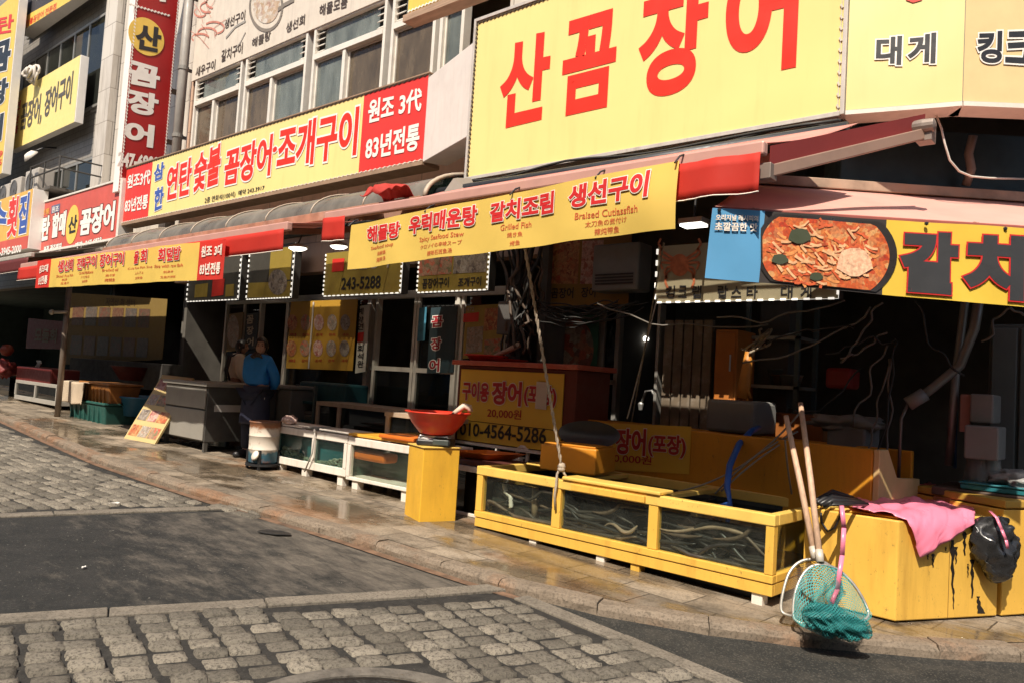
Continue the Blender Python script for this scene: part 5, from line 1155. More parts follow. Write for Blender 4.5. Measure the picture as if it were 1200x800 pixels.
# big wire bundle hanging at the joint of the two shops
wb = T('wire_bundle', 'tangled black wires hanging between the two shops', 'wires', PY(610, 400, 6.0)); rnd = random.Random(5)
for k in range(16):
    mb = MB(); cable(mb, PY(rnd.uniform(585, 640), 285, 6.1), PY(rnd.uniform(592, 632), rnd.uniform(380, 425), 6.15 + rnd.uniform(-.2, .2)), 0, rnd.uniform(.008, .02), wob=.14, seed=k); mb.build('cable', WIRE if k % 3 else M('brown_wire', (.1, .07, .05), .6), wb, smooth=True)
for k in range(12):
    mb = MB(); cable(mb, PY(rnd.uniform(600, 640), rnd.uniform(345, 365), 6.2), PY(rnd.uniform(700, 760), rnd.uniform(350, 378), 6.3), rnd.uniform(.03, .18), .007, wob=.07, seed=k + 40); mb.build('cable', WIRE, wb, smooth=True)
ps = T('utility_pole', 'dark pole wrapped in wires between the two shops', 'pole', (-5.35, 6.15, sz(-5.35)))
mb = MB(); mb.tube([(-5.35, 6.2, .1), (-5.35, 6.2, 3.3)], .075, 12); mb.build('shaft', M('dark_pole', (.05, .045, .04), .7, var=.3), ps, smooth=True)
mb = MB(); mb.box((-5.45, 6.02, 1.9), (-5.25, 6.12, 2.25)); mb.build('meter_box', M('dark_meter', (.09, .085, .08), .6), ps, bevel=.01)
wr = T('hanging_wires', 'loose grey wires drooping across the dark corner shop', 'wires', PY(960, 420, 6)); rnd = random.Random(8)
for (a, b, sg) in (((870, 425), (1020, 360), .1), ((930, 480), (1010, 430), .12), ((985, 425), (1035, 355), 0), ((1030, 560), (1052, 400), -.1), ((1035, 570), (1045, 420), .05), ((1000, 500), (1040, 405), -.06), ((1070, 350), (1130, 440), .1), ((1150, 400), (1200, 370), -.1), ((900, 402), (1000, 385), -.05), ((1015, 530), (1042, 420), .05), ((700, 356), (900, 380), .1), ((840, 372), (990, 352), .06), ((985, 420), (1040, 390), .02), ((968, 415), (1050, 398), -.03)):
    mb = MB(); cable(mb, PY(*a, 6.1), PY(*b, 6.2), sg, .008, wob=.06, seed=a[0]); mb.build('cable', WIREG if rnd.random() < .6 else WIRE, wr, smooth=True)
# steel pipes
pp = T('exhaust_pipe', 'pair of grey conduit pipes running down and bending in the dark shop', 'pipe', PY(1110, 545, 6.4))
GP = M('dim_galvanised', (.22, .21, .19), .45, .6, var=.25, dirt=.5)
mb = MB(); mb.tube([PY(1112, 545, 6.4), PY(1120, 440, 6.4), PY(1130, 360, 6.4), PY(1135, 330, 6.4)], .028, 10); mb.build('conduit', GP, pp, smooth=True)
mb = MB(); mb.tube([PY(1070, 472, 6.2), PY(1092, 455, 6.25), PY(1125, 428, 6.3), PY(1142, 385, 6.3), PY(1150, 335, 6.3)], .034, 10); mb.build('conduit', GP, pp, smooth=True)
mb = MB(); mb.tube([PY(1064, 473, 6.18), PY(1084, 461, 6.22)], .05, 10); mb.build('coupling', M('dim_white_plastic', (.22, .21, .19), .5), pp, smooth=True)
mb = MB(); mb.tube([PY(1064, 473, 6.2), PY(1056, 490, 6.2), PY(1053, 560, 6.2)], .012, 8); mb.build('hose', GP, pp, smooth=True)
mb = MB(); mb.tube([PY(1121, 440, 6.42), PY(1119, 548, 6.42)], .012, 6); mb.build('blue_cable', M('dim_blue', (.03, .1, .22), .5), pp, smooth=True)
# cupboards and boxes at the right of the shop
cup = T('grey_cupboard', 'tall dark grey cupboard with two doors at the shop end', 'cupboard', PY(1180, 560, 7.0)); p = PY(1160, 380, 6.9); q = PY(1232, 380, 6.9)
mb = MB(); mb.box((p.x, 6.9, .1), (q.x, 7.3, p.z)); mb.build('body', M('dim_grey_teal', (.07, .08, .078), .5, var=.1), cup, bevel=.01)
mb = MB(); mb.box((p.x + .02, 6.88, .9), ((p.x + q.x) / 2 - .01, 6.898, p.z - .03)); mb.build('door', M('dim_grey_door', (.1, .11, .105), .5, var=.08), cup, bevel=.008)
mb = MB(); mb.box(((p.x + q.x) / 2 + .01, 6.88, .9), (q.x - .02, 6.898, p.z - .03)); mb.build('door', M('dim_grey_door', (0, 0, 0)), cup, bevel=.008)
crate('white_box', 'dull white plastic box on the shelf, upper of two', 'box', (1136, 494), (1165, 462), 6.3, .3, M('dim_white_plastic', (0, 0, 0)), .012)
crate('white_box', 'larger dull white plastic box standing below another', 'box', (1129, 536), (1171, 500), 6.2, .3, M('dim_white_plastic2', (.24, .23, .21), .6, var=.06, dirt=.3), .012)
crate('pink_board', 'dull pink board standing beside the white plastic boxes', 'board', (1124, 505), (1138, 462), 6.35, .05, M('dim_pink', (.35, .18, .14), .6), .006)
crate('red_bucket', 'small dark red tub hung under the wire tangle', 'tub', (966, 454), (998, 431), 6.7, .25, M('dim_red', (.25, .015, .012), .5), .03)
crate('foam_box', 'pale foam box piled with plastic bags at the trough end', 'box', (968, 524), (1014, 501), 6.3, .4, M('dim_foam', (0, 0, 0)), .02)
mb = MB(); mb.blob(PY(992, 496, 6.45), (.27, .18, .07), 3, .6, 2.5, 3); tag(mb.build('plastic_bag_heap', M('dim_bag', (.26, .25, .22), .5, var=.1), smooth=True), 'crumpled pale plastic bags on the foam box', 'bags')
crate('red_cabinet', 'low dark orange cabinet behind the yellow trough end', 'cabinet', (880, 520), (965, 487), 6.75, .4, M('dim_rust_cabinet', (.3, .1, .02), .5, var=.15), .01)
p = PY(745, 490, 6.6)
tp_ = T('tap', 'curved steel tap over a sink in the dark doorway', 'tap', PY(770, 490, 6.7)); mb = MB(); mb.tube([PY(770, 490, 6.7), PY(769, 470, 6.7), PY(764, 457, 6.7), PY(757, 458, 6.7), PY(751, 474, 6.7)], .015, 8); mb.build('spout', ALU, tp_, smooth=True)
mb = MB(); mb.lathe(PY(751, 474, 6.7) + Vec((0, 0, -.05)), [(.02, 0), (.03, .06), (.016, .08)], 10); mb.build('nozzle', ALU, tp_)
# far shop: dim clutter
crate('dark_counter', 'low dark counter in the far shop beneath the wall menu', 'counter', (80, 445), (190, 426), 6.2, .4, M('dim_counter', (.06, .055, .05), .6, var=.3), .01)
# ================================================================ TANKS, BOXES AND TOOLS ON THE PAVEMENT
YPAINT = M('yellow_tank_paint', (.74, .44, .075), .42, var=.06, scale=3, dirt=.55, dcol=(.34, .16, .025), dscale=2.6, bump=.12, bscale=10, streak=True, scuff=.8)
YLITE = M('pale_yellow_rim_paint', (.78, .52, .12), .42, var=.07, scuff=.7, dirt=.4, dcol=(.5, .28, .06), dscale=4)
YPAINT_SHADED = M('shaded_trough_yellow', (.66, .29, .02), .45, var=.06, scale=2, scuff=.6, dirt=.4, dcol=(.25, .1, .02), streak=True)  # the trough's yellow darkened to orange, standing for the shade on it
WPAINT = M('white_tank_paint', (.76, .7, .62), .45, var=.06, scuff=.45, scol=(.3, .2, .12), dirt=.4, dcol=(.42, .32, .22), dscale=4, streak=True)
TGLASS = GLASS('tank_glass', (.86, .9, .87), 1, .025, (.3, .32, .28), 3)
TGLASS2 = GLASS('teal_tank_glass', (.72, .86, .85), 1, .02, (.2, .3, .3), 3)
WATER = GLASS('dark_tank_water', (.35, .42, .36), .8)
INNER = M('dark_tank_lining', (.035, .04, .036), .5, var=.4, scale=5, dirt=.5, dcol=(.12, .1, .07))
TEAL = M('teal_tank_lining', (.03, .13, .135), .6, var=.3, scale=3)
EEL = M('eel_skin', (.11, .073, .048), .5, var=.4, scale=14); EEL2 = M('pale_eel_skin', (.3, .21, .14), .45, var=.3, scale=14); EEL4 = M('black_eel_skin', (.024, .021, .018), .4, var=.4, scale=14); EEL3 = M('dark_eel_skin', (.05, .04, .031), .5, var=.4, scale=14)
BLACKP = M('black_plastic', (.022, .022, .024), .4, var=.2)
# ---- the yellow eel tank
A, B = S(556, 617), S(904, 713); ang = math.atan2(B.y - A.y, B.x - A.x); ux = Vec((math.cos(ang), math.sin(ang), 0)); uy = Vec((-math.sin(ang), math.cos(ang), 0)); L = (B - A).dot(ux) if False else Vec((B.x - A.x, B.y - A.y, 0)).length
ZB, ZT = .185, .687; DP = .98; O = Vec((A.x, A.y, 0)); frA = Face(O, -uy)
def tk(u, v, z): return O + ux * u + uy * v + Vec((0, 0, z))
yt = T('eel_tank', 'long low yellow fish tank with eels behind three panes', 'fish tank', tk(L / 2, DP / 2, ZB))
def tbox(mb, u0, u1, v0, v1, z0, z1): return mb.obox(tk(u0, v0, z0), ux * (u1 - u0), uy * (v1 - v0), Vec((0, 0, z1 - z0)))
zg0, zg1 = frA.at(700, 633).z, frA.at(700, 580).z
zg0 = (frA.at(564, 598).z + frA.at(896, 673).z) / 2; zg1 = (frA.at(566, 556).z + frA.at(899, 615).z) / 2
def uo(px, py): return (frA.at(px, py) - O).dot(ux)
us = [(0, uo(564.5, 590)), (uo(647, 600), uo(656.5, 600)), (uo(760, 610), uo(771, 610)), (uo(897, 640), L)]
mb = MB(); tbox(mb, 0, L, -.004, .03, ZB, zg0 - .055); tbox(mb, 0, .03, .032, DP, ZB, zg0 - .055); tbox(mb, L - .03, L, .032, DP, ZB, zg0 - .055); mb.build('skirt', YPAINT, yt, bevel=.004)
mb = MB(); tbox(mb, -.003, L + .003, -.012, .05, zg0 - .05, zg0); tbox(mb, L - .047, L + .003, .052, DP, zg0 - .05, zg0); tbox(mb, -.003, .05, .052, DP, zg0 - .05, zg0); mb.build('bottom_rail', YPAINT, yt, bevel=.005)
mb = MB(); tbox(mb, -.004, L + .004, -.014, .055, zg1, ZT); tbox(mb, -.004, .055, .057, DP, zg1, ZT); tbox(mb, L - .055, L + .004, .057, DP, zg1, ZT); tbox(mb, .057, L - .057, DP - .05, DP, zg1, ZT); mb.build('top_rail', YLITE, yt, bevel=.007)
for a, b in us: mb = MB(); tbox(mb, a, b, -.008, .05, zg0 + .002, zg1 - .002); mb.build('post', YPAINT, yt, bevel=.004)
mb = MB(); tbox(mb, L - .052, L, DP - .06, DP, zg0 + .002, zg1 - .002); mb.build('post', YPAINT, yt, bevel=.004)
for i in range(3):
    mb = MB(); tbox(mb, us[i][1] - .01, us[i + 1][0] + .01, .018, .024, zg0 - .005, zg1 + .005); mb.build('pane', TGLASS, yt)
mb = MB(); tbox(mb, L - .03, L - .024, .05, DP - .06, zg0 - .005, zg1 + .005); mb.build('pane', TGLASS, yt)
mb = MB(); tbox(mb, .03, L - .034, DP - .045, DP - .03, ZB, ZT - .03); tbox(mb, .025, L - .034, .05, DP - .05, zg0 - .03, zg0 - .012); tbox(mb, .012, .024, .05, DP - .05, zg0, zg1)
for u in (us[1][0] + .02, us[2][0] + .02): tbox(mb, u, u + .015, .06, DP - .05, zg0, zg1 - .02)
mb.build('lining', INNER, yt)
mb = MB(); tbox(mb, .06, L - .06, .13, .134, zg0 - .008, zg1 - .035); mb.build('murk', GLASS('murky_eel_water', (.45, .48, .42), .1, .8, (.06, .064, .052), 2.6), yt)
mb = MB(); mb.grid(lambda u, v: tk(.03 + (L - .07) * u, .03 + (DP - .08) * v, zg1 - .03 + .004 * mnoise.noise(Vec((u * 30, v * 9, 0)))), 60, 18); mb.build('water', WATER, yt, smooth=True)
for u in (us[1][0], us[2][0]): mb = MB(); tbox(mb, u + .002, u + .07, .057, DP - .052, ZT - .035, ZT - .004); mb.build('cross_rail', YLITE, yt, bevel=.004)
mb = MB(); tbox(mb, us[1][1] + .02, us[2][1] + .02, -.03, .16, ZT + .004, ZT + .03); mb.build('lid', YLITE, yt, bevel=.008)
mb = MB(); tbox(mb, us[1][1] + .12, us[2][0] - .02, -.045, -.02, zg1 + .01, ZT - .015); mb.build('latch_rail', YPAINT, yt, bevel=.004)
mb = MB(); tbox(mb, .1, us[1][0] - .1, .5, .85, ZT + .004, ZT + .02); mb.build('lid', YLITE, yt, bevel=.006)
for u in (.6, 1.25, 1.55, 2.45):
    p = tk(u, .06, 0); g_ = sz(p.x); mb = MB(); tbox(mb, u, u + .07, .01, .09, g_ - .01, ZB - .001); mb.build('foot', WPAINT if u != 1.55 else YPAINT, yt)
mb = MB(); tbox(mb, .1, L - .1, .12, DP - .1, .02, ZB - .002); mb.build('underframe', BLACKP, yt)
rnd = random.Random(31)
def eel(seed, bay, big=1.0, mat=None, pose=None):
    r = random.Random(seed); u0, u1 = us[bay][1] + .06, us[bay + 1][0] - .06; n = 26
    if pose: u, z, a, k, ln = pose
    else: u, z, a, k, ln = r.uniform(u0, u1), zg0 + .02 + r.random() ** 1.35 * (zg1 - zg0 - .09), r.choice((0, math.pi)) + r.uniform(-.45, .45), r.uniform(-1.5, 1.5), r.uniform(.5, .95)
    v = .034 + r.random() * .1 if not pose else .045; pts = []; rr = []
    ph = r.uniform(0, 6)
    for i in range(n):
        t = i / (n - 1); pts.append(tk(min(max(u, us[bay][1] - .01), us[bay + 1][0] + .01), v + .008 * math.sin(t * 6 + ph), min(max(z, zg0 + .012), zg1 - .05)))
        rr.append((.003 + .0095 * min(1, t * 7)) * (1 if t < .45 else 1 - (t - .45) / .6) * big + .002)
        a += (k * math.sin(t * 7 + ph)) * .12; u += math.cos(a) * ln / n; z += math.sin(a) * ln / n * .7
    mb = MB(); mb.tube(pts, rr, 8); o = mb.build('eel', mat or r.choice((EEL, EEL3, EEL3, EEL4, EEL4, EEL4)), smooth=True)
    return tag(o, ('brown', 'slim', 'dark', 'pale')[0] + ' eel', 'eel', 'eels in the yellow tank')
BAYN = ('bay nearest the yellow pillar', 'middle bay', 'bay nearest the nets')
for bay, num in ((0, 12), (1, 34), (2, 40)):
    for k in range(num): eel(bay * 100 + k, bay)['label'] = 'slim eel curled among others in the tank ' + BAYN[bay]
eel(900, 2, 1.15, EEL2, (us[3][0] - .14, zg1 - .09, math.pi - .05, .7, .75))['label'] = 'long pale eel swimming above the others near the glass'
eel(901, 1, 1.0, EEL2, (us[2][0] - .12, zg0 + .13, math.pi + .9, 2, .4))['label'] = 'pale eel coiled upright at the edge of the middle bay'
# white corrugated filter pipe seen through the first pane
mb = MB(); pts = [tk(.22, .12, zg1 - .02), tk(.2, .12, zg1 - .07), tk(.24, .1, zg1 - .12), tk(.3, .1, zg1 - .15), tk(.31, .1, zg0 + .06)]; mb.tube(resample(pts, .012), [.018 + .004 * (i % 2) for i in range(len(resample(pts, .012)))], 9)
tag(mb.build('filter_hose', WPAINT, smooth=True), 'white ribbed hose standing in the tank bay nearest the pillar', 'hose')
mb = MB(); mb.tube([tk(.56, .1, zg1 - .03), tk(.57, .1, zg0)], .03, 10); tag(mb.build('filter_tube', M('tan_tube', (.3, .22, .14), .5), smooth=True), 'upright tan tube in the tank bay nearest the pillar', 'tube')
# ---- yellow trough behind, its shade put into an orange tone, with price board
p0, p1 = Vec((-4.62, 6.02, 0)), Vec((-1.55, 5.6, 0)); du = (p1 - p0).normalized(); dv = Vec((-du.y, du.x, 0)); LT = (p1 - p0).length
fT_ = Face(p0, -dv); zt0 = (fT_.at(662, 487).z + fT_.at(1030, 528).z) / 2
tr_ = T('yellow_trough', 'long orange trough wall behind the yellow eel tank', 'trough', (p0 + p1) / 2 + Vec((0, 0, .1)))
mb = MB(); mb.obox(p0 + Vec((0, 0, .08)), du * LT, dv * .05, Vec((0, 0, zt0 - .08))); mb.build('front_wall', YPAINT_SHADED, tr_, bevel=.012)
mb = MB(); mb.obox(p0 + dv * .65 + Vec((0, 0, .08)), du * LT, dv * .05, Vec((0, 0, zt0 - .1))); mb.build('back_wall', YPAINT_SHADED, tr_, bevel=.01)
e0 = p1 + du * .004; mb = MB(); e1_, e2_ = e0 + Vec((0, 0, .08)), e0 + dv * .7 + Vec((0, 0, .08)); mb.prism([e0 + Vec((0, 0, .08)), e0 + dv * .7 + Vec((0, 0, .08)), e0 + dv * .7 + Vec((0, 0, zt0 - .22)), e0 + dv * .3 + Vec((0, 0, zt0 - .2)), e0 + dv * .14 + Vec((0, 0, zt0)), e0 + Vec((0, 0, zt0))], du * .04); mb.build('end_wall', M('sunlit_cream_end', (.6, .44, .2), .5, var=.1, dirt=.4, dcol=(.3, .2, .1)), tr_, bevel=.006)  # the end wall's cream holds part of the sunlight falling on it
mb = MB(); mb.obox(p0 + dv * .052 + Vec((0, 0, .6)), du * LT, dv * .59, Vec((0, 0, .02))); mb.build('floor_panel', INNER, tr_)
mb = MB(); fT_.patch(mb, (682, 494, 548, 808, 499, 555), .006); bd = mb.build('price_panel', M('price_yellow', (.72, .46, .06), .45, var=.04, dirt=.15), tr_)
REDK = M('price_red', (.4, .012, .015), .5)
letters(fT_, bd, REDK, [('구이용', (690, 502, 526, 719, 504, 529)), ('장어', (721, 501, 531, 757, 502, 534)), ('(포장)', (760, 507, 534, 804, 510, 537))], .04, .012, WHT, .03)
letters(fT_, bd, REDK, [('20,000원', (713, 530, 541, 764, 533, 545))], .012, .009, None, 0, 'price_lettering')
# ---- orange box standing on the tank, dark dish leaning on it
OB = T('orange_box', 'square orange box standing on the back edge of the eel tank', 'box', hit(680, 556, (0, 0, ZT + .02), (0, 0, 1)))
c0 = hit(697, 557, (0, 0, ZT + .022), (0, 0, 1)); w1 = Vec((PD(632, 545, (c0 - CAM).dot(_hd) + .25) - c0)); w1.z = 0; w2 = Vec((-w1.y, w1.x, 0)).normalized() * -.42
if w2.y < 0: w2 = -w2
zt2 = PD(697, 526, (c0 - CAM).dot(_hd)).z
mb = MB(); mb.obox(c0, w1, w2, Vec((0, 0, zt2 - c0.z))); mb.build('body', M('orange_box_paint', (.62, .25, .02), .5, var=.08, dirt=.35, dcol=(.25, .09, .02), bump=.2, bscale=30), OB, bevel=.012)
mb = MB(); mb.obox(c0 + w1 * .04 + w2 * .06 + Vec((0, 0, zt2 - c0.z + .002)), w1 * .92, w2 * .88, Vec((0, 0, .012))); mb.build('lid', M('orange_box_paint', (0, 0, 0)), OB, bevel=.004)
c = c0 + w1 * .42 + w2 * .75 + Vec((0, 0, zt2 - c0.z + .09)); ax = Matrix.Rotation(math.atan2(w2.y, w2.x) - R(90), 3, 'Z') @ Matrix.Rotation(R(68), 3, 'X')
mb = MB(); mb.lathe(c, [(.02, -.05), (.2, -.045), (.27, .0), (.285, .012), (.275, .012), (.19, -.03), (0, -.035)], 32, ax, 1, .42)
tag(mb.build('dark_dish', M('dark_zinc', (.06, .062, .06), .4, .5, var=.2), smooth=True), 'dark oval metal dish leaning behind the orange box', 'dish')
# ---- corner box
b0 = S(1049, 730); cx0 = Vec((b0.x, b0.y, 0)); dl = Vec((-1, -.03, 0)).normalized(); dr_ = Vec((.47, .88, 0)).normalized(); zbx = .712
b1_ = cx0 + dl * .56; b2_ = cx0 + dr_ * .87
bx = T('yellow_corner_box', 'plain yellow box at the street corner under the pink apron', 'box', cx0 + Vec((-.1, .4, sz(cx0.x))))
def gp(p, z): return Vec((p.x, p.y, z))
back2, back1 = b2_ + Vec((-.5, .35, 0)), b1_ + Vec((0, .7, 0))
poly = [b1_, cx0, b2_, back2, back1]
mb = MB(); mb.prism([gp(p, sz(p.x) + .012) for p in poly], (0, 0, zbx - sz(cx0.x) - .012)); mb.v = [Vec((p.x, p.y, zbx)) if p.z > .5 else p for p in mb.v]; mb.build('body', YPAINT, bx, bevel=.008)
mb = MB(); mb.prism([gp(cx0 + (p - cx0) * .92 + Vec((-.02, .05, 0)), zbx + .003) for p in poly], (0, 0, .012)); mb.build('lid', YLITE, bx, bevel=.004)
nR = Vec((dr_.y, -dr_.x, 0)); mb = MB(); q = cx0 + dr_ * .43 + nR * .002; mb.obox(gp(q, sz(q.x) + .02), dr_ * .003, nR * .001, Vec((0, 0, zbx - .15))); mb.build('seam', M('seam_brown', (.2, .1, .02), .6), bx)
# tar-like drips down the box
fBX = Face(cx0, nR); rnd = random.Random(6); TAR = M('black_tar', (.015, .012, .01), .3)
for (px, y0, y1, wd) in ((1116, 632, 690, 5), (1117, 688, 713, 2.2), (1093, 648, 664, 3), (1139, 655, 700, 4), (1146, 698, 718, 3.4), (1130, 622, 650, 4), (1108, 640, 645, 2), (1087, 648, 655, 2), (1134, 660, 676, 2), (1120, 640, 660, 3)):
    mb = MB(); pts = []
    n = 9
    for k in range(n + 1): t = k / n; pts.append((px - wd * (.5 + .3 * math.sin(k * 2.1 + px)) * (1 - t * .6), y0 + (y1 - y0) * t))
    for k in range(n, -1, -1): t = k / n; pts.append((px + wd * (.5 + .3 * math.sin(k * 1.7 + px)) * (1 - t * .6) + (8 * t * t if px == 1146 else 0), y0 + (y1 - y0) * t))
    fBX.poly(mb, pts, .0025); mb.build('drip', TAR, bx)
# ---- pink apron thrown over it
PINK = M('pink_vinyl', (.8, .22, .33), .32, var=.06, scale=4, coat=.2)
fTOP = lambda x, y: hit(x, y, (0, 0, zbx + .03), (0, 0, 1))
def face_ab(px, py): p = fBX.at(px, py); return (p - cx0).dot(dr_), zbx - p.z
def top_ab(px, py): p = fTOP(px, py); d = p - cx0; return d.dot(dr_), -(-(d.dot(nR)))
ap_q = [(985, 584), (1045, 573), (1090, 566), (1142, 598), (1136, 616), (1072, 655), (1062, 620), (1000, 597)]
def ab(px, py):
    a, b = face_ab(px, py)
    if b > 0: return a, b
    p = fTOP(px, py) - cx0; return p.dot(dr_), p.dot(nR)
def abp(a, b):
    w_ = .013 * math.sin(a * 17 + b * 9) + .02 * mnoise.noise(Vec((a * 6, b * 6, 4))) + .012 * mnoise.noise(Vec((a * 15, b * 15, 9)))
    if b < -.03: return cx0 + dr_ * a + nR * b + Vec((0, 0, zbx + .03 + abs(w_) * 1.3 + .05 * math.exp(-((a - .42) / .16) ** 2) * math.exp(-((b + .22) / .2) ** 2)))
    if b < .03: t = (b + .03) / .06; return cx0 + dr_ * a + nR * (-.03 + t * .055) + Vec((0, 0, zbx + .028 - .02 * t + w_ * .3))
    return cx0 + dr_ * a + nR * (.028 + abs(w_) * 1.4 * min(1, b * 6)) + Vec((0, 0, zbx - b + .02))
Q = [ab(*p) for p in ap_q]
# outline top edge (along the back) and lower edge, joined as a ruled sheet
topE = [Q[0], Q[1], Q[2], Q[3]]; lowE = [Q[7], Q[6], Q[5], Q[4]]
def pl_(E, t):
    s_ = t * (len(E) - 1); i = min(int(s_), len(E) - 2); f_2 = s_ - i; return tuple(E[i][k] * (1 - f_2) + E[i + 1][k] * f_2 for k in (0, 1))
apn = T('pink_apron', 'bright pink vinyl apron thrown over the yellow corner box', 'apron', cx0 + dr_ * .3 + Vec((0, 0, zbx)))
mb = MB(); mb.grid(lambda u, v: abp(*[pl_(topE, u)[k] * (1 - v) + pl_(lowE, u)[k] * v for k in (0, 1)]), 60, 40); mb.build('sheet', PINK, apn, smooth=True, solid=.004)
mb = MB(); s0 = abp(*Q[0]) + Vec((0, 0, .01)); w_pts = [s0, PD(987, 597, 4.42), PD(989, 618, 4.42), PD(987, 650, 4.4), PD(981, 690, 4.36), PD(972, 712, 4.34)]
for a, b in zip(w_pts, w_pts[1:]): d_ = Vec((.011, .006, 0)); mb.add([a - d_, b - d_, b + d_, a + d_], [[0, 1, 2, 3]])
mb.build('strap', PINK, apn, smooth=True, solid=.003)
# black rubber straps beside it
mb = MB(); c = fTOP(965, 592)
for k in range(5): mb.tube([fTOP(955 + k * 3, 590 + k * 2) + Vec((0, 0, .02)), fTOP(975, 585 + k * 4) + Vec((0, 0, .06)), fTOP(1000 + k * 4, 588 + k * 2) + Vec((0, 0, .03))], .014, 6)
fBL = Face(cx0 + Vec((0, -.03, 0)), (0, -1, 0)); mb.tube([fBL.at(962, 600), fBL.at(963, 612), fBL.at(970, 622), fBL.at(978, 618), fBL.at(984, 606), fBL.at(987, 600)], .008, 6)
tag(mb.build('rubber_strap', BLACKP, smooth=True), 'tangled black rubber straps on the box beside the pink apron', 'straps')
# ---- black plastic bag and the smaller box behind
b5 = b2_ + dr_ * .04; sb = T('small_yellow_box', 'smaller yellow box next to the corner box below the black bag', 'box', gp(b5 + dr_ * .3, sz(b5.x)))
mb = MB(); mb.prism([gp(b5, sz(b5.x) + .01), gp(b5 + dr_ * .9, sz(b5.x) + .01), gp(b5 + dr_ * .9 - nR * .7, sz(b5.x) + .01), gp(b5 - nR * .7, sz(b5.x) + .01)], (0, 0, .68)); mb.build('body', YPAINT, sb, bevel=.008)
mb = MB(); mb.prism([gp(b5 + nR * .01, .70 + sz(b5.x)), gp(b5 + dr_ * .9 + nR * .01, .70 + sz(b5.x)), gp(b5 + dr_ * .9 - nR * .7, .70 + sz(b5.x)), gp(b5 - nR * .7, .70 + sz(b5.x))], (0, 0, .05)); mb.build('lid', M('dull_yellow_lid', (.5, .3, .05), .5, dirt=.5), sb, bevel=.008)
BAGM = M('black_bag_film', (.02, .02, .021), .28, var=.3, scale=20, coat=.3)
bg_ = MB(); D_ = (fBX.at(1160, 640) - CAM).dot(_hd) - .08; c = PD(1164, 645, D_)
def bagpt(u, v):
    t = u * 6.2832; prof = math.sin(math.pi * min(1, .06 + v * .97)) ** .55 * (1 - .25 * v); x = math.cos(t) * .165 * prof; y = math.sin(t) * .1 * prof; z = .21 - .42 * (1 - (1 - v) ** 1.1)
    n_ = mnoise.noise(Vec((x * 14, y * 14, z * 10))) * .035 + abs(mnoise.noise(Vec((x * 30, y * 30, z * 14 + 3)))) * .025
    return c + _rt * (x + n_ + .06 * (v - .5)) + _hd * (y - n_) + Vec((0, 0, z + n_ * .6))
bg_.grid(bagpt, 56, 40); tag(bg_.build('black_bag', BAGM, smooth=True), 'crumpled black plastic bag hanging over the small yellow box', 'bag')
mb = MB(); a_ = PD(1166, 600, D_ - .1)
pts = [PD(1160, 598, D_), PD(1168, 606, D_ - .1), PD(1174, 620, D_ - .13), PD(1179, 632, D_ - .14), PD(1181, 642, D_ - .14)]
for a, b in zip(pts, pts[1:]): d_ = _rt * .009; mb.add([a - d_, b - d_, b + d_, a + d_], [[0, 1, 2, 3]])
tag(mb.build('pink_ribbon', PINK, smooth=True, solid=.003), 'short pink strap lying on the black plastic bag', 'strap')
# ---- dark table with bags and trays behind the corner boxes
tbp = PY(1095, 575, 6.25); tq = PY(1215, 590, 6.25)
tb_ = T('work_table', 'dark work table behind the corner boxes', 'table', Vec((-.6, 6.5, .1)))
mb = MB(); mb.box((tbp.x, 6.15, .8), (tbp.x + 1.6, 6.8, .86)); mb.build('table_top', M('dark_table', (.08, .05, .035), .6, var=.2), tb_, bevel=.01)
for x in (tbp.x + .05, tbp.x + 1.5):
    for y in (6.2, 6.72): mb = MB(); mb.box((x, y, .05), (x + .05, y + .05, .797)); mb.build('leg', ALUD, tb_)
mb = MB(); mb.box((tbp.x + .02, 6.13, .55), (tbp.x + 1.0, 6.148, .79)); mb.build('apron_panel', M('rust_panel', (.22, .08, .02), .6), tb_)
for k, (px, sc_) in enumerate(((1146, 1.0), (1158, .8))):
    c = PY(px, 556, 6.3); mb = MB(); mb.grid(lambda u, v: Vec((c.x + math.cos(u * 6.2832) * (.1 + .02 * math.sin(u * 19 + k)) * sc_ * (1 - .35 * v), 6.32 + math.sin(u * 6.2832) * .07 * sc_, .87 + .3 * v * sc_ + .015 * math.sin(u * 25))), 40, 10)
    tag(mb.build('clear_bag', GLASS('clear_film', (.75, .76, .74), .9, .35, (.4, .4, .38), 9), smooth=True), ('taller clear plastic bag standing on the dark work table', 'shorter clear plastic bag standing on the dark work table')[k], 'bag')
c = PY(1186, 572, 6.2); mb = MB(); mb.box((c.x - .3, 6.16, .865), (c.x + .3, 6.6, .9)); mb.box((c.x - .31, 6.15, .902), (c.x + .31, 6.61, .915)); tag(mb.build('teal_tray', M('teal_plastic', (.02, .16, .19), .4, var=.1), bevel=.006), 'flat teal plastic tray on the dark work table', 'tray')
mb = MB(); mb.blob((c.x + .03, 6.36, .955), (.2, .15, .06), 3, .9, 5, 2); tag(mb.build('crumpled_film', M('crumpled_grey_film', (.3, .3, .29), .3, var=.3, scale=20), smooth=True), 'heap of crumpled grey film on the teal tray', 'film')
mb = MB(); mb.box((c.x + .05, 6.45, 1.0), (c.x + .5, 6.75, 1.03)); mb.lathe((c.x + .28, 6.6, .862), [(.1, 0), (.1, .135)], 12); tag(mb.build('teal_stool', M('teal_plastic', (0, 0, 0)), bevel=.006), 'small teal stool top standing behind the grey film heap', 'stool')
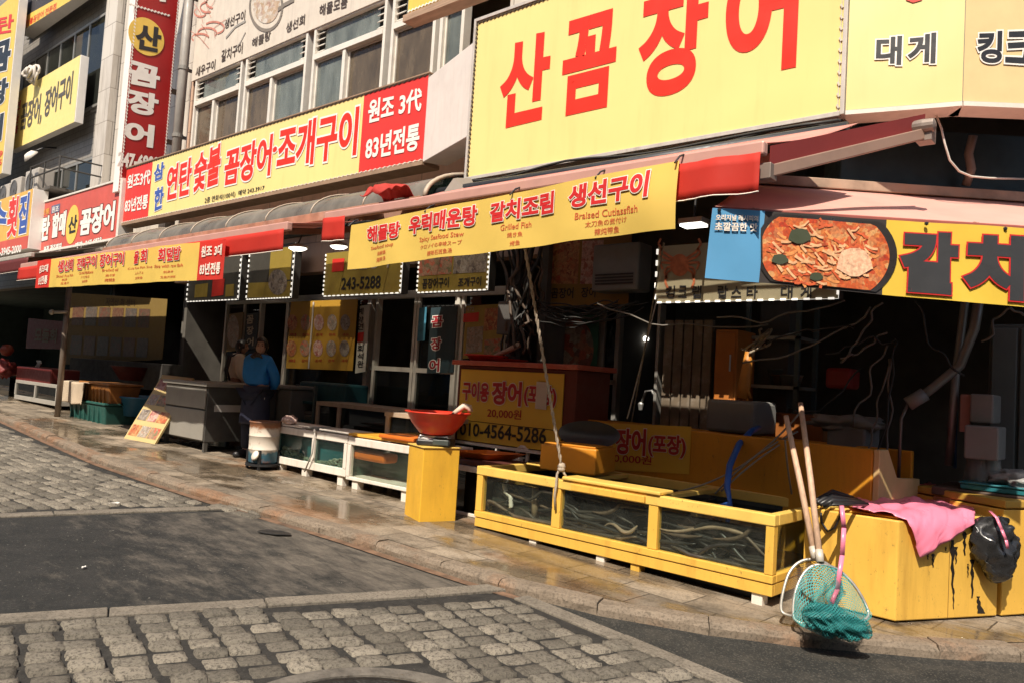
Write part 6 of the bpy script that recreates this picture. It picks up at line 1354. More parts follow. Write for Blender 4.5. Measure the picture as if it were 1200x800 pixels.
# ---- blue hose over the tank
HB = M('blue_hose_rubber', (.03, .12, .45), .4, var=.15)
mb = MB(); mb.tube([tk(1.72, .55, .5), PY(856, 590, 5.35), PY(852, 570, 5.4), PY(855, 545, 5.5), PY(866, 520, 5.7), PY(880, 505, 6.0), PY(890, 500, 6.4)], .024, 10); tag(mb.build('blue_hose', HB, smooth=True), 'blue hose arching from the orange trough into the eel tank', 'hose')
ah = T('air_hoses', 'thin grey air hoses looping between trough and eel tank', 'hoses', PY(900, 560, 5.5)); rnd = random.Random(4)
for (a, m_, b) in (((838, 578), (880, 530), (935, 505)), ((845, 575), (895, 528), (930, 512)), ((920, 515), (923, 560), (932, 597)), ((795, 575), (875, 560), (940, 480)), ((735, 490), (741, 470), (770, 350))):
    P_ = [PY(a[0], a[1], 5.45), PY(m_[0], m_[1], 5.55), PY(b[0], b[1], 5.8)]; pts = [(P_[0] * (1 - t) ** 2 + P_[1] * 2 * t * (1 - t) + P_[2] * t * t) for t in [i / 12 for i in range(13)]]
    mb = MB(); mb.tube(pts, .007, 6); mb.build('hose', M('hose_grey', (.3, .27, .22), .5), ah, smooth=True)
# ---- ropes hanging from the main awning
def rope(label, a, b, r_, mat, knot=None, tail=None):
    t_ = T('hanging_rope', label, 'rope', b); n = 40
    d = (b - a); e = d.orthogonal().normalized(); g = d.normalized().cross(e)
    for ph in (0, math.pi):
        mb = MB(); mb.tube([a + d * (i / n) + (e * math.cos(i * 1.9 + ph) + g * math.sin(i * 1.9 + ph)) * r_ * .55 for i in range(n + 1)], r_ * .62, 6); mb.build('strand', mat, t_, smooth=True)
    if knot: mb = MB(); mb.blob(b, (.028, .028, .035), 2, .5, 4, 1); mb.lathe(b + Vec((0, 0, -.02)), [(.02, -.02), (.032, 0), (.02, .02)], 10); mb.build('knot', mat, t_, smooth=True)
    for k, tl_ in enumerate(tail or []): mb = MB(); mb.tube(tl_, .01, 6); mb.build('tail', mat, t_, smooth=True)
ROPE = M('dusty_rope', (.42, .35, .27), .85, var=.25, scale=40); ROPED = M('dim_rope', (.2, .18, .15), .85)
yk = 4.76; kb = PY(658, 546, yk)
rope('pale rope tied with a knot to the eel tank rim', PY(615, 290, 4.25), kb, .013, ROPE, True, [[kb, kb + Vec((-.03, -.01, -.06)), PY(652, 566, yk - .02), PY(650, 580, yk - .01), PY(651, 597, yk)], [kb, kb + Vec((.02, .01, -.05)), PY(665, 560, yk + .03)]])
rope('thin grey rope hanging in the shade before the dark doorway', PY(778, 285, 5.2), PY(740, 494, 5.9), .007, ROPED)
# ---- landing nets leaning on the tank
WOOD = M('worn_net_handle', (.55, .36, .24), .6, var=.2, scale=8, stretch=(8, 8, .6), dirt=.3, dcol=(.25, .15, .09)); HOOP = M('net_hoop_wire', (.55, .52, .46), .4, .7, var=.1)
def net_mat(name, col, dens):
    m, nt, b, out = nodes(name); uv = N(nt, 'TexCoord').outputs['UV']; sx = N(nt, 'SeparateXYZ'); lnk(nt, uv, sx.inputs[0]); facs = []
    for sg in (1, -1):
        m1 = N(nt, 'Math', operation='MULTIPLY_ADD'); lnk(nt, sx.outputs[1], m1.inputs[0]); m1.inputs[1].default_value = sg * .8; lnk(nt, sx.outputs[0], m1.inputs[2])
        m2 = N(nt, 'Math', operation='MULTIPLY'); lnk(nt, m1.outputs[0], m2.inputs[0]); m2.inputs[1].default_value = dens
        m3 = N(nt, 'Math', operation='FRACT'); lnk(nt, m2.outputs[0], m3.inputs[0]); m4 = N(nt, 'Math', operation='LESS_THAN'); lnk(nt, m3.outputs[0], m4.inputs[0]); m4.inputs[1].default_value = .3; facs.append(m4.outputs[0])
    mx = N(nt, 'Math', operation='MAXIMUM'); lnk(nt, facs[0], mx.inputs[0]); lnk(nt, facs[1], mx.inputs[1])
    tr = N(nt, 'BsdfTransparent'); ms = N(nt, 'MixShader'); lnk(nt, mx.outputs[0], ms.inputs[0]); lnk(nt, tr.outputs[0], ms.inputs[1]); lnk(nt, b.outputs[0], ms.inputs[2]); lnk(nt, ms.outputs[0], out.inputs[0])
    b.inputs['Base Color'].default_value = (*col, 1); b.inputs['Roughness'].default_value = .6; return m
NETT = net_mat('teal_netting', (.03, .27, .26), 34); NETB = net_mat('brown_netting', (.14, .11, .08), 30); NETD = net_mat('dense_teal_netting', (.02, .2, .195), 30); NETD2 = net_mat('dark_teal_netting', (.01, .12, .12), 26); NETS = M('gathered_teal_net', (.006, .07, .07), .75, var=.6, scale=40, bump=.8, bscale=90)
def net(name, label, top, neck, hoop, mat, bag):
    r_ = T(name, label, 'fishing net', neck)
    mb = MB(); mb.tube([top, top.lerp(neck, .5) + Vec((.004, 0, 0)), neck], [.016, .018, .019], 10); mb.build('handle', WOOD, r_, smooth=True)
    mb = MB(); mb.tube([neck + (top - neck).normalized() * .06, neck - (top - neck).normalized() * .01], .023, 10); mb.build('ferrule', M('pale_ferrule', (.6, .54, .45), .5, .2), r_, smooth=True)
    mb = MB(); mb.tube(hoop + [hoop[0]], .009, 8); mb.build('hoop', HOOP, r_, smooth=True)
    bag(r_); return r_
def hoop_pts(px, D): return [PD(x, y, D + dz) for x, y, dz in px]
def smooth_loop(P, it=3):
    for _ in range(it):
        Q_ = []
        for i in range(len(P)): a, b = P[i], P[(i + 1) % len(P)]; Q_ += [a.lerp(b, .25), a.lerp(b, .75)]
        P = Q_
    return P
DN = 4.36
h1 = smooth_loop(hoop_pts([(960, 660, .1), (946, 665, .1), (936, 680, .06), (930, 700, .03), (929, 722, 0), (934, 729, -.02), (960, 733, -.05), (1000, 731, -.05), (1018, 724, -.02), (1017, 712, .02), (1003, 686, .06), (985, 668, .1), (972, 662, .1)], DN))
def bag1(r_):
    cen = sum(h1, Vec()) / len(h1); n = len(h1); mb = MB()
    low = PD(985, 728, DN - .04)
    def fn(u, v):
        p = h1[int(u * n) % n]; t = v; q = p.lerp(low, t ** 1.15); bulge = math.sin(math.pi * min(1, t * .95 + .05)) * .05
        q = q - _hd * bulge * (1 if t < .9 else .5); q += Vec((0, 0, -.05 * math.sin(math.pi * t))) + _rt * .03 * mnoise.noise(Vec((u * 9, v * 5, 1)))
        if q.z < sz(q.x) + .02: q.z = sz(q.x) + .02 + .004 * math.sin(u * 40)
        return q
    mb.grid(fn, n, 26); mb.build('netting', NETT, r_, smooth=True)
    mb = MB(); c = PD(979, 731, DN - .16)
    def g2(u, v):
        t = u * 6.2832; x = (v - .5) * 2; rr = (1 - abs(x) ** 2.6) ** .5; w_ = mnoise.noise(Vec((x * 4 + math.sin(t) * 2, math.cos(t) * 2.5, math.sin(t) * 2.5))) * .022 + .008 * math.sin(x * 5 + t * 6)
        q = c + _rt * (x * .19) + Vec((0, 0, .012 + (-.05 * x) + math.sin(t) * (.065 * rr * (1.1 - .2 * x) + w_))) + _hd * (math.cos(t) * (.06 * rr + w_) - .02)
        q.z = max(q.z, sz(q.x) + .008); return q
    mb.grid(g2, 60, 60); mb.build('gathered_bag', NETD, r_, smooth=True)
    for k_, (sc_, nm_) in enumerate(((.9, NETD2), (.78, NETS))):
        mb = MB(); mb.grid(lambda u, v: c + (g2(u, v) - c) * sc_, 50, 40); mb.v = [Vec((p.x, p.y, max(p.z, sz(p.x) + .012))) for p in mb.v]; mb.build('inner_fold', nm_, r_, smooth=True)
    mb = MB(); c2 = PD(962, 700, DN - .12)
    mb.grid(lambda u, v: PD(945 + 26 * u + 18 * v + 4 * math.sin(v * 9), 722 - 44 * v * (1 - .2 * u) + 5 * math.sin(u * 8), DN - .1 + .04 * math.sin(u * 11 + v * 5)), 20, 20); mb.build('net_fold', NETT, r_, smooth=True)
net('landing_net', 'front landing net with a gathered teal bag, leaning on the tank corner', PD(938, 472, 4.95), PD(961, 656, DN + .1), h1, NETT, bag1)
h2 = smooth_loop(hoop_pts([(955, 654, .1), (938, 656, .1), (925, 668, .08), (918, 690, .05), (914, 714, .02), (920, 720, 0), (945, 724, 0), (975, 716, .03), (990, 690, .07), (975, 662, .1)], DN + .1))
def bag2(r_):
    n = len(h2); low = PD(945, 712, DN + .1); mb = MB(); mb.grid(lambda u, v: h2[int(u * n) % n].lerp(low, v) + _hd * .08 * math.sin(math.pi * v) * .6, n, 14); mb.build('netting', NETB, r_, smooth=True)
net('landing_net', 'rear landing net with dark netting, crossed behind the teal one', PD(921, 487, 4.9), PD(955, 652, DN + .16), h2, NETB, bag2)
# ---- yellow pillar with scale and basin
pb = S(491, 611); px0 = Vec((pb.x, pb.y, 0)); n1 = Vec((-.34, -.94, 0)); dA = Vec((-.94, .34, 0)); dB = Vec((.34, .94, 0)); hP = .80
wA = .34; wB = .34
pil = T('yellow_pillar', 'square yellow pillar box between the white and yellow tanks', 'pillar box', gp(px0, sz(px0.x)))
mb = MB(); mb.obox(gp(px0, sz(px0.x) - .01), dA * wA, dB * wB, Vec((0, 0, hP - sz(px0.x) + .01))); mb.build('body', M('bright_pillar_paint', (.76, .43, .04), .45, var=.06, scuff=.7, streak=True, dirt=.45, dcol=(.4, .18, .02), dscale=2), pil, bevel=.006)
mb = MB(); mb.obox(gp(px0 - dA * .01 - dB * .01, hP + .002), dA * (wA + .02), dB * (wB + .02), Vec((0, 0, .012))); mb.build('cap', YLITE, pil, bevel=.004)
cS = px0 + dA * wA * .42 + dB * wB * .5; sc_ = T('weighing_scale', 'black and silver weighing scale on the yellow pillar', 'scale', gp(cS, hP + .014))
fw = Vec((.55, -.83, 0)); sd = Vec((.83, .55, 0))
def sbox(mb, a0, a1, b0, b1_, z0, z1): return mb.obox(gp(cS + sd * a0 + fw * b0, z0), sd * (a1 - a0), fw * (b1_ - b0), Vec((0, 0, z1 - z0)))
zS = hP + .016; mb = MB(); sbox(mb, -.15, .15, -.14, .12, zS, zS + .055); mb.build('base', BLACKP, sc_, bevel=.015)
mb = MB(); mb.lathe(gp(cS - sd * .07 + fw * .03, zS + .03), [(.1, 0), (.09, .04), (.05, .07), (0, .075)], 20, None, 1, .8); mb.build('cover', M('silver_plastic', (.6, .57, .52), .35, .3), sc_, smooth=True)
mb = MB(); sbox(mb, .0, .14, .1, .135, zS + .012, zS + .06); mb.build('display', M('lcd', (.06, .07, .065), .2), sc_, bevel=.006)
mb = MB(); sbox(mb, -.13, .13, -.13, .1, zS + .075, zS + .09); mb.tube([gp(cS, zS + .05), gp(cS, zS + .08)], .02, 8); mb.build('tray', ALU, sc_, bevel=.005)
zb3 = zS + .093; mb = MB(); mb.lathe(gp(cS, zb3), [(.1, 0), (.15, .012), (.225, .1), (.27, .185), (.29, .19), (.29, .2), (.264, .194), (.215, .1), (.14, .022), (0, .018)], 40)
rbw = tag(mb.build('red_basin', M('red_plastic', (.66, .035, .015), .38, var=.1, scale=5, dirt=.25, dcol=(.75, .25, .12), dscale=8), smooth=True), 'wide red plastic basin on the weighing scale', 'basin')
lad = T('ladle', 'plastic scoop with a pale handle lying in the red basin', 'scoop', gp(cS, zb3 + .1)); a_ = gp(cS + sd * .02 - fw * .05, zb3 + .1); b__ = gp(cS + sd * .2 - fw * .16, zb3 + .26)
mb = MB(); mb.tube([a_, a_.lerp(b__, .55)], .014, 8); mb.build('shaft', M('dark_green_plastic', (.02, .08, .05), .4), lad, smooth=True)
mb = MB(); mb.tube([a_.lerp(b__, .55), a_.lerp(b__, .85), b__, b__ + sd * .05 + Vec((0, 0, -.01)), b__ + sd * .06 + Vec((0, 0, -.05))], [.02, .026, .03, .03, .026], 9); mb.build('handle', M('pale_plastic_grip', (.62, .5, .4), .5), lad, smooth=True)
# ---- black lined tank between pillar and eel tank
bt = T('black_tank', 'dark glass tank with white rims behind the yellow pillar', 'fish tank', PY(540, 595, 5.1)); q0, q1 = Vec((-5.15, 5.1, 0)), Vec((-4.45, 5.1, 0)); zr = PY(540, 544, 5.1).z; zl = PY(540, 598, 5.1).z
mb = MB(); mb.box((q0.x, 5.1, zl), (q1.x, 5.72, zr - .05)); mb.build('body', GLASS('blackish_tank_glass', (.04, .06, .05), 1, .05, (.03, .035, .03)), bt)
mb = MB(); mb.box((q0.x + .02, 5.14, zl + .02), (q1.x - .02, 5.7, zr - .07)); mb.build('lining', INNER, bt)
mb = MB(); mb.box((q0.x - .01, 5.08, zr - .048), (q1.x + .01, 5.73, zr)); mb.build('top_rim', WPAINT, bt, bevel=.005)
mb = MB(); mb.box((q0.x - .01, 5.08, zl - .03), (q1.x + .01, 5.73, zl - .002)); mb.build('bottom_rim', WPAINT, bt, bevel=.005)
for x in (q0.x + .05, q1.x - .1):
    for y in (5.15, 5.6): mb = MB(); mb.box((x, y, sz(x) - .01), (x + .05, y + .05, zl - .032)); mb.build('leg', BLACKP, bt)
mb = MB(); mb.box((q0.x + .06, 5.1, zr + .003), (q1.x - .06, 5.55, zr + .055)); tag(mb.build('maroon_board', M('maroon_lid', (.09, .03, .025), .4, var=.2), bevel=.01), 'dark maroon lid lying on the black tank', 'lid')
ott = T('orange_tray', 'shallow orange tray on the dark lid beside the pillar', 'tray', Vec((-5.0, 5.3, zr + .06))); mb = MB(); c = Vec((-4.86, 5.36, zr + .058)); mb.lathe(c, [(.2, 0), (.3, .06), (.31, .06), (.2, .012), (0, .012)], 4, Matrix.Rotation(R(45), 3, 'Z'), 1.2, .8); mb.build('shell', M('orange_plastic', (.65, .16, .02), .4, var=.1), ott, bevel=.004)
pmp = T('pump', 'small white pump elbow on the tank edge behind the eel tank', 'pump', PY(606, 540, 5.75)); mb = MB(); c = PY(606, 538, 5.75); mb.tube([c, c + Vec((0, 0, .1)), c + Vec((.05, 0, .13)), c + Vec((.1, 0, .13)), c + Vec((.13, 0, .1)), c + Vec((.13, 0, -.05))], .022, 9); mb.build('elbow', WPAINT, pmp, smooth=True)
mb = MB(); mb.box(c + Vec((-.06, -.05, -.1)), c + Vec((.07, .06, -.03))); mb.build('body', M('blue_pump', (.02, .06, .14), .4), pmp, bevel=.01); mb = MB(); mb.box(c + Vec((-.07, -.06, -.028)), c + Vec((.08, .07, .03))); mb.build('housing', WPAINT, pmp, bevel=.01)
# plank shelf the pump stands on
mb = MB(); mb.box((-5.3, 5.74, .55), (-4.1, 5.98, .68)); tag(mb.build('dark_bench', M('dark_bench_paint', (.06, .045, .035), .6, var=.2), bevel=.01), 'low dark bench between the price cabinet and eel tank', 'bench')
# ---- price cabinet
Yp = 5.75; fp = Face((0, Yp, 0), (0, 1, 0)); pl0, pl1 = fp.at(536, 520), fp.at(657, 527); zc0 = (pl0.z + fp.at(657, 525).z) / 2; zc1 = fp.at(600, 430).z
pc = T('price_cabinet', 'red framed cabinet with a yellow eel price board and phone number', 'cabinet', (( pl0.x + pl1.x) / 2, Yp + .3, sz(-5)))
mb = MB(); mb.box((pl0.x - .05, Yp, zc0), (pl1.x + .14, Yp + .55, zc1)); mb.build('body', M('red_cabinet_paint', (.13, .022, .01), .5, var=.1, dirt=.3), pc, bevel=.008)
mb = MB(); mb.box((pl0.x - .1, Yp - .06, zc1 + .002), (pl1.x + .18, Yp + .6, zc1 + .05)); mb.build('top_board', M('red_top_paint', (.45, .1, .06), .5, var=.1, dirt=.5, dcol=(.6, .35, .28), dscale=3), pc, bevel=.006)
zmid = fp.at(600, 498).z
mb = MB(); mb.box((pl0.x, Yp - .014, zmid + .004), (pl1.x, Yp - .002, zc1 - .04)); bd1 = mb.build('price_panel', M('price_yellow_bright', (.76, .5, .06), .45, var=.03, dirt=.1), pc, bevel=.002)
mb = MB(); mb.box((pl0.x, Yp - .014, zc0 + .01), (pl1.x, Yp - .002, zmid - .004)); bd2 = mb.build('phone_panel', M('price_yellow_bright', (0, 0, 0)), pc, bevel=.002)
fq = Face((0, Yp - .014, 0), (0, 1, 0))
letters(fq, bd1, REDK, [('구이용', (542, 446, 468, 573, 448, 471)), ('장어', (576, 446, 473, 611, 447, 476)), ('(포장)', (614, 449, 475, 652, 452, 479))], .045, .01, WHT, .03)
letters(fq, bd1, REDK, [('20,000원', (571, 477, 489, 611, 480, 492))], .012, .006, None, 0, 'price_lettering')
letters(fq, bd2, M('phone_black', (.03, .025, .02), .5), [('010-4564-5286', (539, 494, 509, 640, 501, 520))], .02, .006, None, 0, 'phone_lettering')
mb = MB(); mb.box((fq.at(629, 465).x, Yp - .03, fq.at(635, 479).z), (fq.at(642, 465).x, Yp - .022, fq.at(635, 447).z)); mb.build('receipt', M('receipt_paper', (.6, .53, .45), .8), bd1)
mb = MB(); mb.box((pl0.x - .02, Yp - .05, zc0 - .03), (pl1.x + .1, Yp + .5, zc0 - .003)); mb.build('base_ledge', WPAINT, pc, bevel=.005)
for x in (pl0.x, pl1.x + .05):
    for y in (Yp + .25, Yp + .45): mb = MB(); mb.box((x, y, sz(x) - .01), (x + .05, y + .05, zc0 - .032)); mb.build('leg', ALUD, pc)
ct_ = Vec((fp.at(552, 425).x, Yp + .22, zc1 + .052)); mb = MB(); mb.lathe(ct_, [(.16, 0), (.2, .05), (.235, .055), (.235, .068), (.19, .064), (.15, .015), (0, .012)], 30); tag(mb.build('red_tray', M('red_plastic', (0, 0, 0)), smooth=True), 'shallow round red tray on top of the price cabinet', 'tray')
mb = MB(); mb.lathe(ct_ + Vec((.28, .05, 0)), [(.14, 0), (.2, .03), (.21, .035), (.13, .01), (0, .008)], 24); tag(mb.build('red_dish', M('red_plastic', (0, 0, 0)), smooth=True), 'second smaller red dish with a stick on the price cabinet', 'dish')
mb = MB(); mb.tube([ct_ + Vec((.12, 0, .06)), ct_ + Vec((.3, .02, .13)), ct_ + Vec((.42, .04, .19))], [.02, .028, .03], 10); tag(mb.build('wooden_stick', M('pale_stick', (.5, .38, .28), .6), smooth=True), 'short pale wooden stick resting across the red trays', 'stick')
# ---- white shell tanks
def white_tank(label, pxa, pxb, Yf, bays, z0, z1, water, shells, legs, rim=.05, lab2='', deep=.62):
    xa, xb = pxa, pxb; r_ = T('white_tank', label, 'fish tank', ((xa + xb) / 2, Yf, sz(xa)), 'white fish tanks')
    mb = MB(); mb.box((xa, Yf, z1 - .075), (xb, Yf + .06, z1)); mb.box((xa, Yf + deep - .06, z1 - .06), (xb, Yf + deep, z1)); mb.box((xa, Yf + .062, z1 - .06), (xa + .06, Yf + deep - .062, z1)); mb.box((xb - .06, Yf + .062, z1 - .06), (xb, Yf + deep - .062, z1)); mb.build('top_rim', WPAINT, r_, bevel=.006)
    mb = MB(); mb.box((xa, Yf, z0), (xb, Yf + deep, z0 + rim)); mb.build('bottom_rim', WPAINT, r_, bevel=.005)
    xs_ = [xa] + bays + [xb - .05]
    for x in xs_: mb = MB(); mb.box((x, Yf - .004, z0 + rim + .001), (x + .05, Yf + .05, z1 - .077)); mb.build('post', WPAINT, r_, bevel=.004)
    for a, b in zip(xs_, xs_[1:]): mb = MB(); mb.box((a + .045, Yf + .02, z0 + rim - .003), (b + .005, Yf + .026, z1 - .07)); mb.build('pane', TGLASS2 if water == TEAL else TGLASS, r_)
    mb = MB(); ld = .085 if shells else .3; mb.box((xa + .06, Yf + ld, z0 + rim + .002), (xb - .06, Yf + ld + .01, z1 - .1)); mb.box((xa + .01, Yf + .06, z0 + rim + .002), (xa + .022, Yf + deep - .08, z1 - .07)); mb.box((xb - .022, Yf + .06, z0 + rim + .002), (xb - .01, Yf + deep - .08, z1 - .07)); mb.build('lining', water, r_)
    mb = MB(); mb.grid(lambda u, v: Vec((xa + .03 + (xb - xa - .06) * u, Yf + .03 + (deep - .1) * v, z1 - .1 + .003 * math.sin(u * 50 + v * 20))), 30, 8); mb.build('water', GLASS('clear_tank_water', (.7, .82, .8), .8), r_, smooth=True)
    for x in legs:
        for y in (Yf + .02, Yf + deep - .12): mb = MB(); mb.box((x, y, sz(x) - .01), (x + .09, y + .08, z0 - .002)); mb.build('foot', WPAINT, r_)
    if shells:
        rnd = random.Random(77); mb = MB()
        for k in range(340):
            x, y = rnd.uniform(xa + .08, xb - .08), Yf + .042 + abs(rnd.gauss(0, .02)); y = min(y, Yf + .08); hgt = .05 + .05 * math.sin((x - xa) * 5 + 1)
            mb.blob((x, y, z0 + rim + .012 + rnd.uniform(0, hgt)), (rnd.uniform(.016, .03), rnd.uniform(.012, .02), rnd.uniform(.01, .018)), 1, .4, 2, k)
        o = mb.build('shells', M('shell_brown', (.34, .24, .16), .6, var=.45, scale=18), smooth=False); tag(o, 'heaped clams covering the floor of the teal tank', 'shells', None, 'stuff')
    return r_
xa = S(320, 548).x; xm_ = PY(404, 560, 5.0).x; xe = PY(497, 590, 5.0).x
zw1 = PY(322, 507, 5.0).z; zw0 = PY(321, 541, 5.0).z - .05
z0a = sz(xa) + .07
white_tank('white framed tank of teal water with clams, nearest the woman', xa, xm_, 5.0, [PY(364, 540, 5.0).x], z0a, z0a + .42, TEAL, True, [xa + .04, xa + .55, xm_ - .15], .08)
white_tank('white framed tank of murky green water, beside the yellow pillar', xm_ + .012, xe, 5.0, [], z0a - .02, z0a + .415, M('murky_green_lining', (.06, .1, .075), .5, var=.4, scale=3), False, [xm_ + .1, xe - .35], .035)
mb = MB(); p = PY(455, 548, 5.3); mb.box((p.x - .3, 5.06, z0a + .19), (p.x + .2, 5.26, z0a + .29)); tag(mb.build('orange_basket', M('orange_plastic', (0, 0, 0)), bevel=.03), 'orange basket sunk in the murky tank beside the pillar', 'basket')
# lids and trays on the white tanks
zt3 = z0a + .425; mb = MB(); p = PY(455, 520, 5.2); mb.box((p.x - .45, 5.03, zt3 + .002), (p.x + .5, 5.42, zt3 + .03)); tag(mb.build('amber_board', M('amber_lid', (.75, .38, .04), .4, var=.1), bevel=.008), 'amber plastic lid lying on the murky white tank', 'lid')
mb = MB(); mb.box((p.x + .1, 4.98, zt3 + .033), (p.x + .62, 5.36, zt3 + .07)); tag(mb.build('orange_board', M('orange_plastic', (0, 0, 0)), bevel=.01), 'orange plastic lid stacked on the amber lid', 'lid')
mb = MB(); mb.box((xa - .15, 5.01, zt3 + .004), (xa + .5, 5.4, zt3 + .025)); tag(mb.build('white_board', WPAINT, bevel=.004), 'white cutting board overhanging the clam tank', 'board')
c = PY(333, 497, 5.0); mb = MB(); mb.blob((xa + .2, 5.05, zt3 + .075), (.1, .08, .05), 3, .4, 3, 4); tag(mb.build('striped_bag', M('red_white_bag', (.75, .5, .44), .5, var=.5, scale=30), smooth=True), 'small knotted pink and white bag on the cutting board', 'bag')
mb = MB(); mb.box((xa + .7, 5.1, zt3 + .003), (xa + 1.3, 5.45, zt3 + .022)); tag(mb.build('thin_white_board', WPAINT, bevel=.004), 'flat white lid lying on the clam tank', 'lid')
mb = MB(); mb.tube([PY(369, 505, 4.97), PY(366, 530, 4.96), PY(357, 552, 4.97)], .008, 6); mb.blob(PY(369, 504, 4.97), (.018, .018, .03), 1); tag(mb.build('siphon_tube', M('grey_tube', (.4, .37, .33), .5), smooth=True), 'thin grey tube hanging over the clam tank front', 'tube')
# ---- framed tanks on the stand behind
PFR = M('pale_wood_frame', (.42, .33, .25), .6, var=.15, dirt=.3, scale=10)
def framed(label, a, b, Y, zt_, zb_, posts, deep=.5):
    xa, xb = PY(*a, Y).x, PY(*b, Y).x; r_ = T('framed_tank', label, 'fish tank', ((xa + xb) / 2, Y, zb_), 'framed tanks behind the white tanks'); f = .05
    mb = MB(); mb.box((xa, Y, zt_ - f), (xb, Y + deep, zt_)); mb.build('top_rim', PFR, r_, bevel=.004); mb = MB(); mb.box((xa, Y, zb_), (xb, Y + deep, zb_ + f)); mb.build('bottom_rim', PFR, r_, bevel=.004)
    for px in posts: x = PY(px, 490, Y).x; mb = MB(); mb.box((x - .03, Y - .003, zb_ + f + .001), (x + .03, Y + .05, zt_ - f - .001)); mb.build('post', PFR, r_, bevel=.004)
    mb = MB(); mb.box((xa + .02, Y + .02, zb_ + f), (xb - .02, Y + .026, zt_ - f)); mb.build('pane', PANED, r_); mb = MB(); mb.box((xa + .02, Y + deep - .04, zb_ + f), (xb - .02, Y + deep - .02, zt_ - f)); mb.build('lining', INNER, r_); return r_
zf1 = PY(368, 469, 5.85).z; zf0 = PY(372, 507, 5.85).z
framed('long pale framed tank on the stand, with a water jug inside', (369, 490), (480, 490), 5.85, zf1, zf0, (371, 396, 478))
framed('shorter pale framed tank half hidden by the red basin', (450, 490), (530, 490), 5.5, PY(455, 482, 5.5).z, zf0 - .02, (454, 528))
mb = MB(); c = PY(386, 500, 6.0); mb.box((c.x - .07, 6.0, zf0 + .055), (c.x + .07, 6.12, zf1 - .1)); jg = T('water_jug', 'white jug with a blue cap inside the framed tank', 'jug', (c.x, 6.06, zf0 + .055)); mb.build('body', M('jug_white', (.5, .5, .47), .4), jg, bevel=.02)
mb = MB(); mb.box((c.x - .072, 5.998, zf1 - .098), (c.x + .072, 6.122, zf1 - .055)); mb.build('cap', M('jug_blue', (.03, .12, .35), .4), jg, bevel=.012)
st_ = T('tank_stand', 'dark stand carrying the pale framed tanks', 'stand', (-7.5, 5.9, sz(-7.5))); x0, x1 = PY(369, 490, 5.85).x, PY(530, 490, 5.5).x
mb = MB(); mb.box((x0, 5.66, zf0 - .06), (x1, 6.35, zf0 - .022)); mb.build('board', BLACKP, st_)
for x in (x0 + .02, (x0 + x1) / 2, x1 - .08):
    for y in (5.7, 6.25): mb = MB(); mb.box((x, y, sz(x) - .01), (x + .05, y + .05, zf0 - .062)); mb.build('leg', BLACKP, st_)
crate('teal_tub', 'dark teal tub in the shade before the shop glass', 'tub', (349, 470), (405, 450), 6.3, .4, M('dark_teal_plastic', (.015, .07, .085), .45, var=.2), .03)
# grey bin and clutter behind the woman
gb = T('grey_bin', 'tall grey lidded bin behind the woman', 'bin', PY(327, 540, 5.9)); p, q = PY(314, 530, 5.9), PY(341, 456, 5.9)
mb = MB(); mb.box((p.x, 5.9, sz(p.x) - .01), (q.x, 6.4, q.z)); mb.build('body', M('grey_bin_plastic', (.16, .16, .15), .5, var=.1), gb, bevel=.02); mb = MB(); mb.box((p.x - .03, 5.87, q.z + .002), (q.x + .03, 6.43, q.z + .05)); mb.build('lid', M('grey_bin_lid', (.24, .235, .22), .5), gb, bevel=.012)
rk = T('dark_rack', 'dark teal rack with trays between the bin and framed tank', 'rack', PY(353, 520, 6.1)); x0, x1 = PY(343, 500, 6.1).x, PY(367, 500, 6.1).x
for zz in (.45, .7, .95): mb = MB(); mb.box((x0, 6.1, zz), (x1, 6.5, zz + .03)); mb.build('shelf_board', M('dark_teal_plastic', (0, 0, 0)), rk)
for x in (x0, x1 - .04): mb = MB(); mb.box((x, 6.09, .2), (x + .04, 6.13, 1.2)); mb.build('post', M('teal_steel', (0, 0, 0)), rk)
for zz, nm in ((.483, 'stack of dim trays on the lowest board of the dark rack'), (.733, 'stack of dim trays on the middle board of the dark rack')):
    mb = MB(); 
    for k in range(3): mb.box((x0 + .06, 6.14, zz + k * .04), (x1 - .06, 6.45, zz + k * .04 + .03))
    tag(mb.build('tray_pile', M('dim_tray', (.16, .16, .15), .5)), nm, 'trays')
# ---- bucket stove on a cart
sb_ = S(296, 549); gz_ = sz(sb_.x); cy = Vec((sb_.x, sb_.y + .12, 0)); br_ = T('paint_drum', 'rusty white and blue drum on a small black stand', 'drum', gp(cy, gz_ + .06))
def drum_mat():
    m, nt, b, out = nodes('rusty_drum'); tc = N(nt, 'TexCoord').outputs['Object']; sx = N(nt, 'SeparateXYZ'); lnk(nt, tc, sx.inputs[0])
    nz = noisef(nt, tc, 5, 8, .7); ad = N(nt, 'Math', operation='MULTIPLY_ADD'); lnk(nt, nz, ad.inputs[0]); ad.inputs[1].default_value = .22; lnk(nt, sx.outputs[2], ad.inputs[2])
    c = ramp(nt, ad.outputs[0], [(.17, (.03, .1, .15)), (.23, (.05, .16, .22)), (.26, (.62, .56, .48)), (.5, (.6, .52, .43)), (.535, (.3, .12, .05)), (.6, (.16, .08, .05))])
    c = mixc(nt, ramp(nt, noisef(nt, tc, 9, 8, .7), [(.56, 0.0), (.68, .8)]), c, (.25, .1, .05)); lnk(nt, c, b.inputs['Base Color']); b.inputs['Roughness'].default_value = .6; return m
mb = MB(); mb.lathe(gp(cy, gz_ + .07), [(.155, 0), (.16, .02), (.165, .15), (.17, .155), (.165, .16), (.168, .3), (.173, .305), (.168, .31), (.172, .45), (.178, .455), (.178, .47), (.16, .47), (.155, .1), (0, .1)], 32); mb.build('body', drum_mat(), br_, smooth=True)
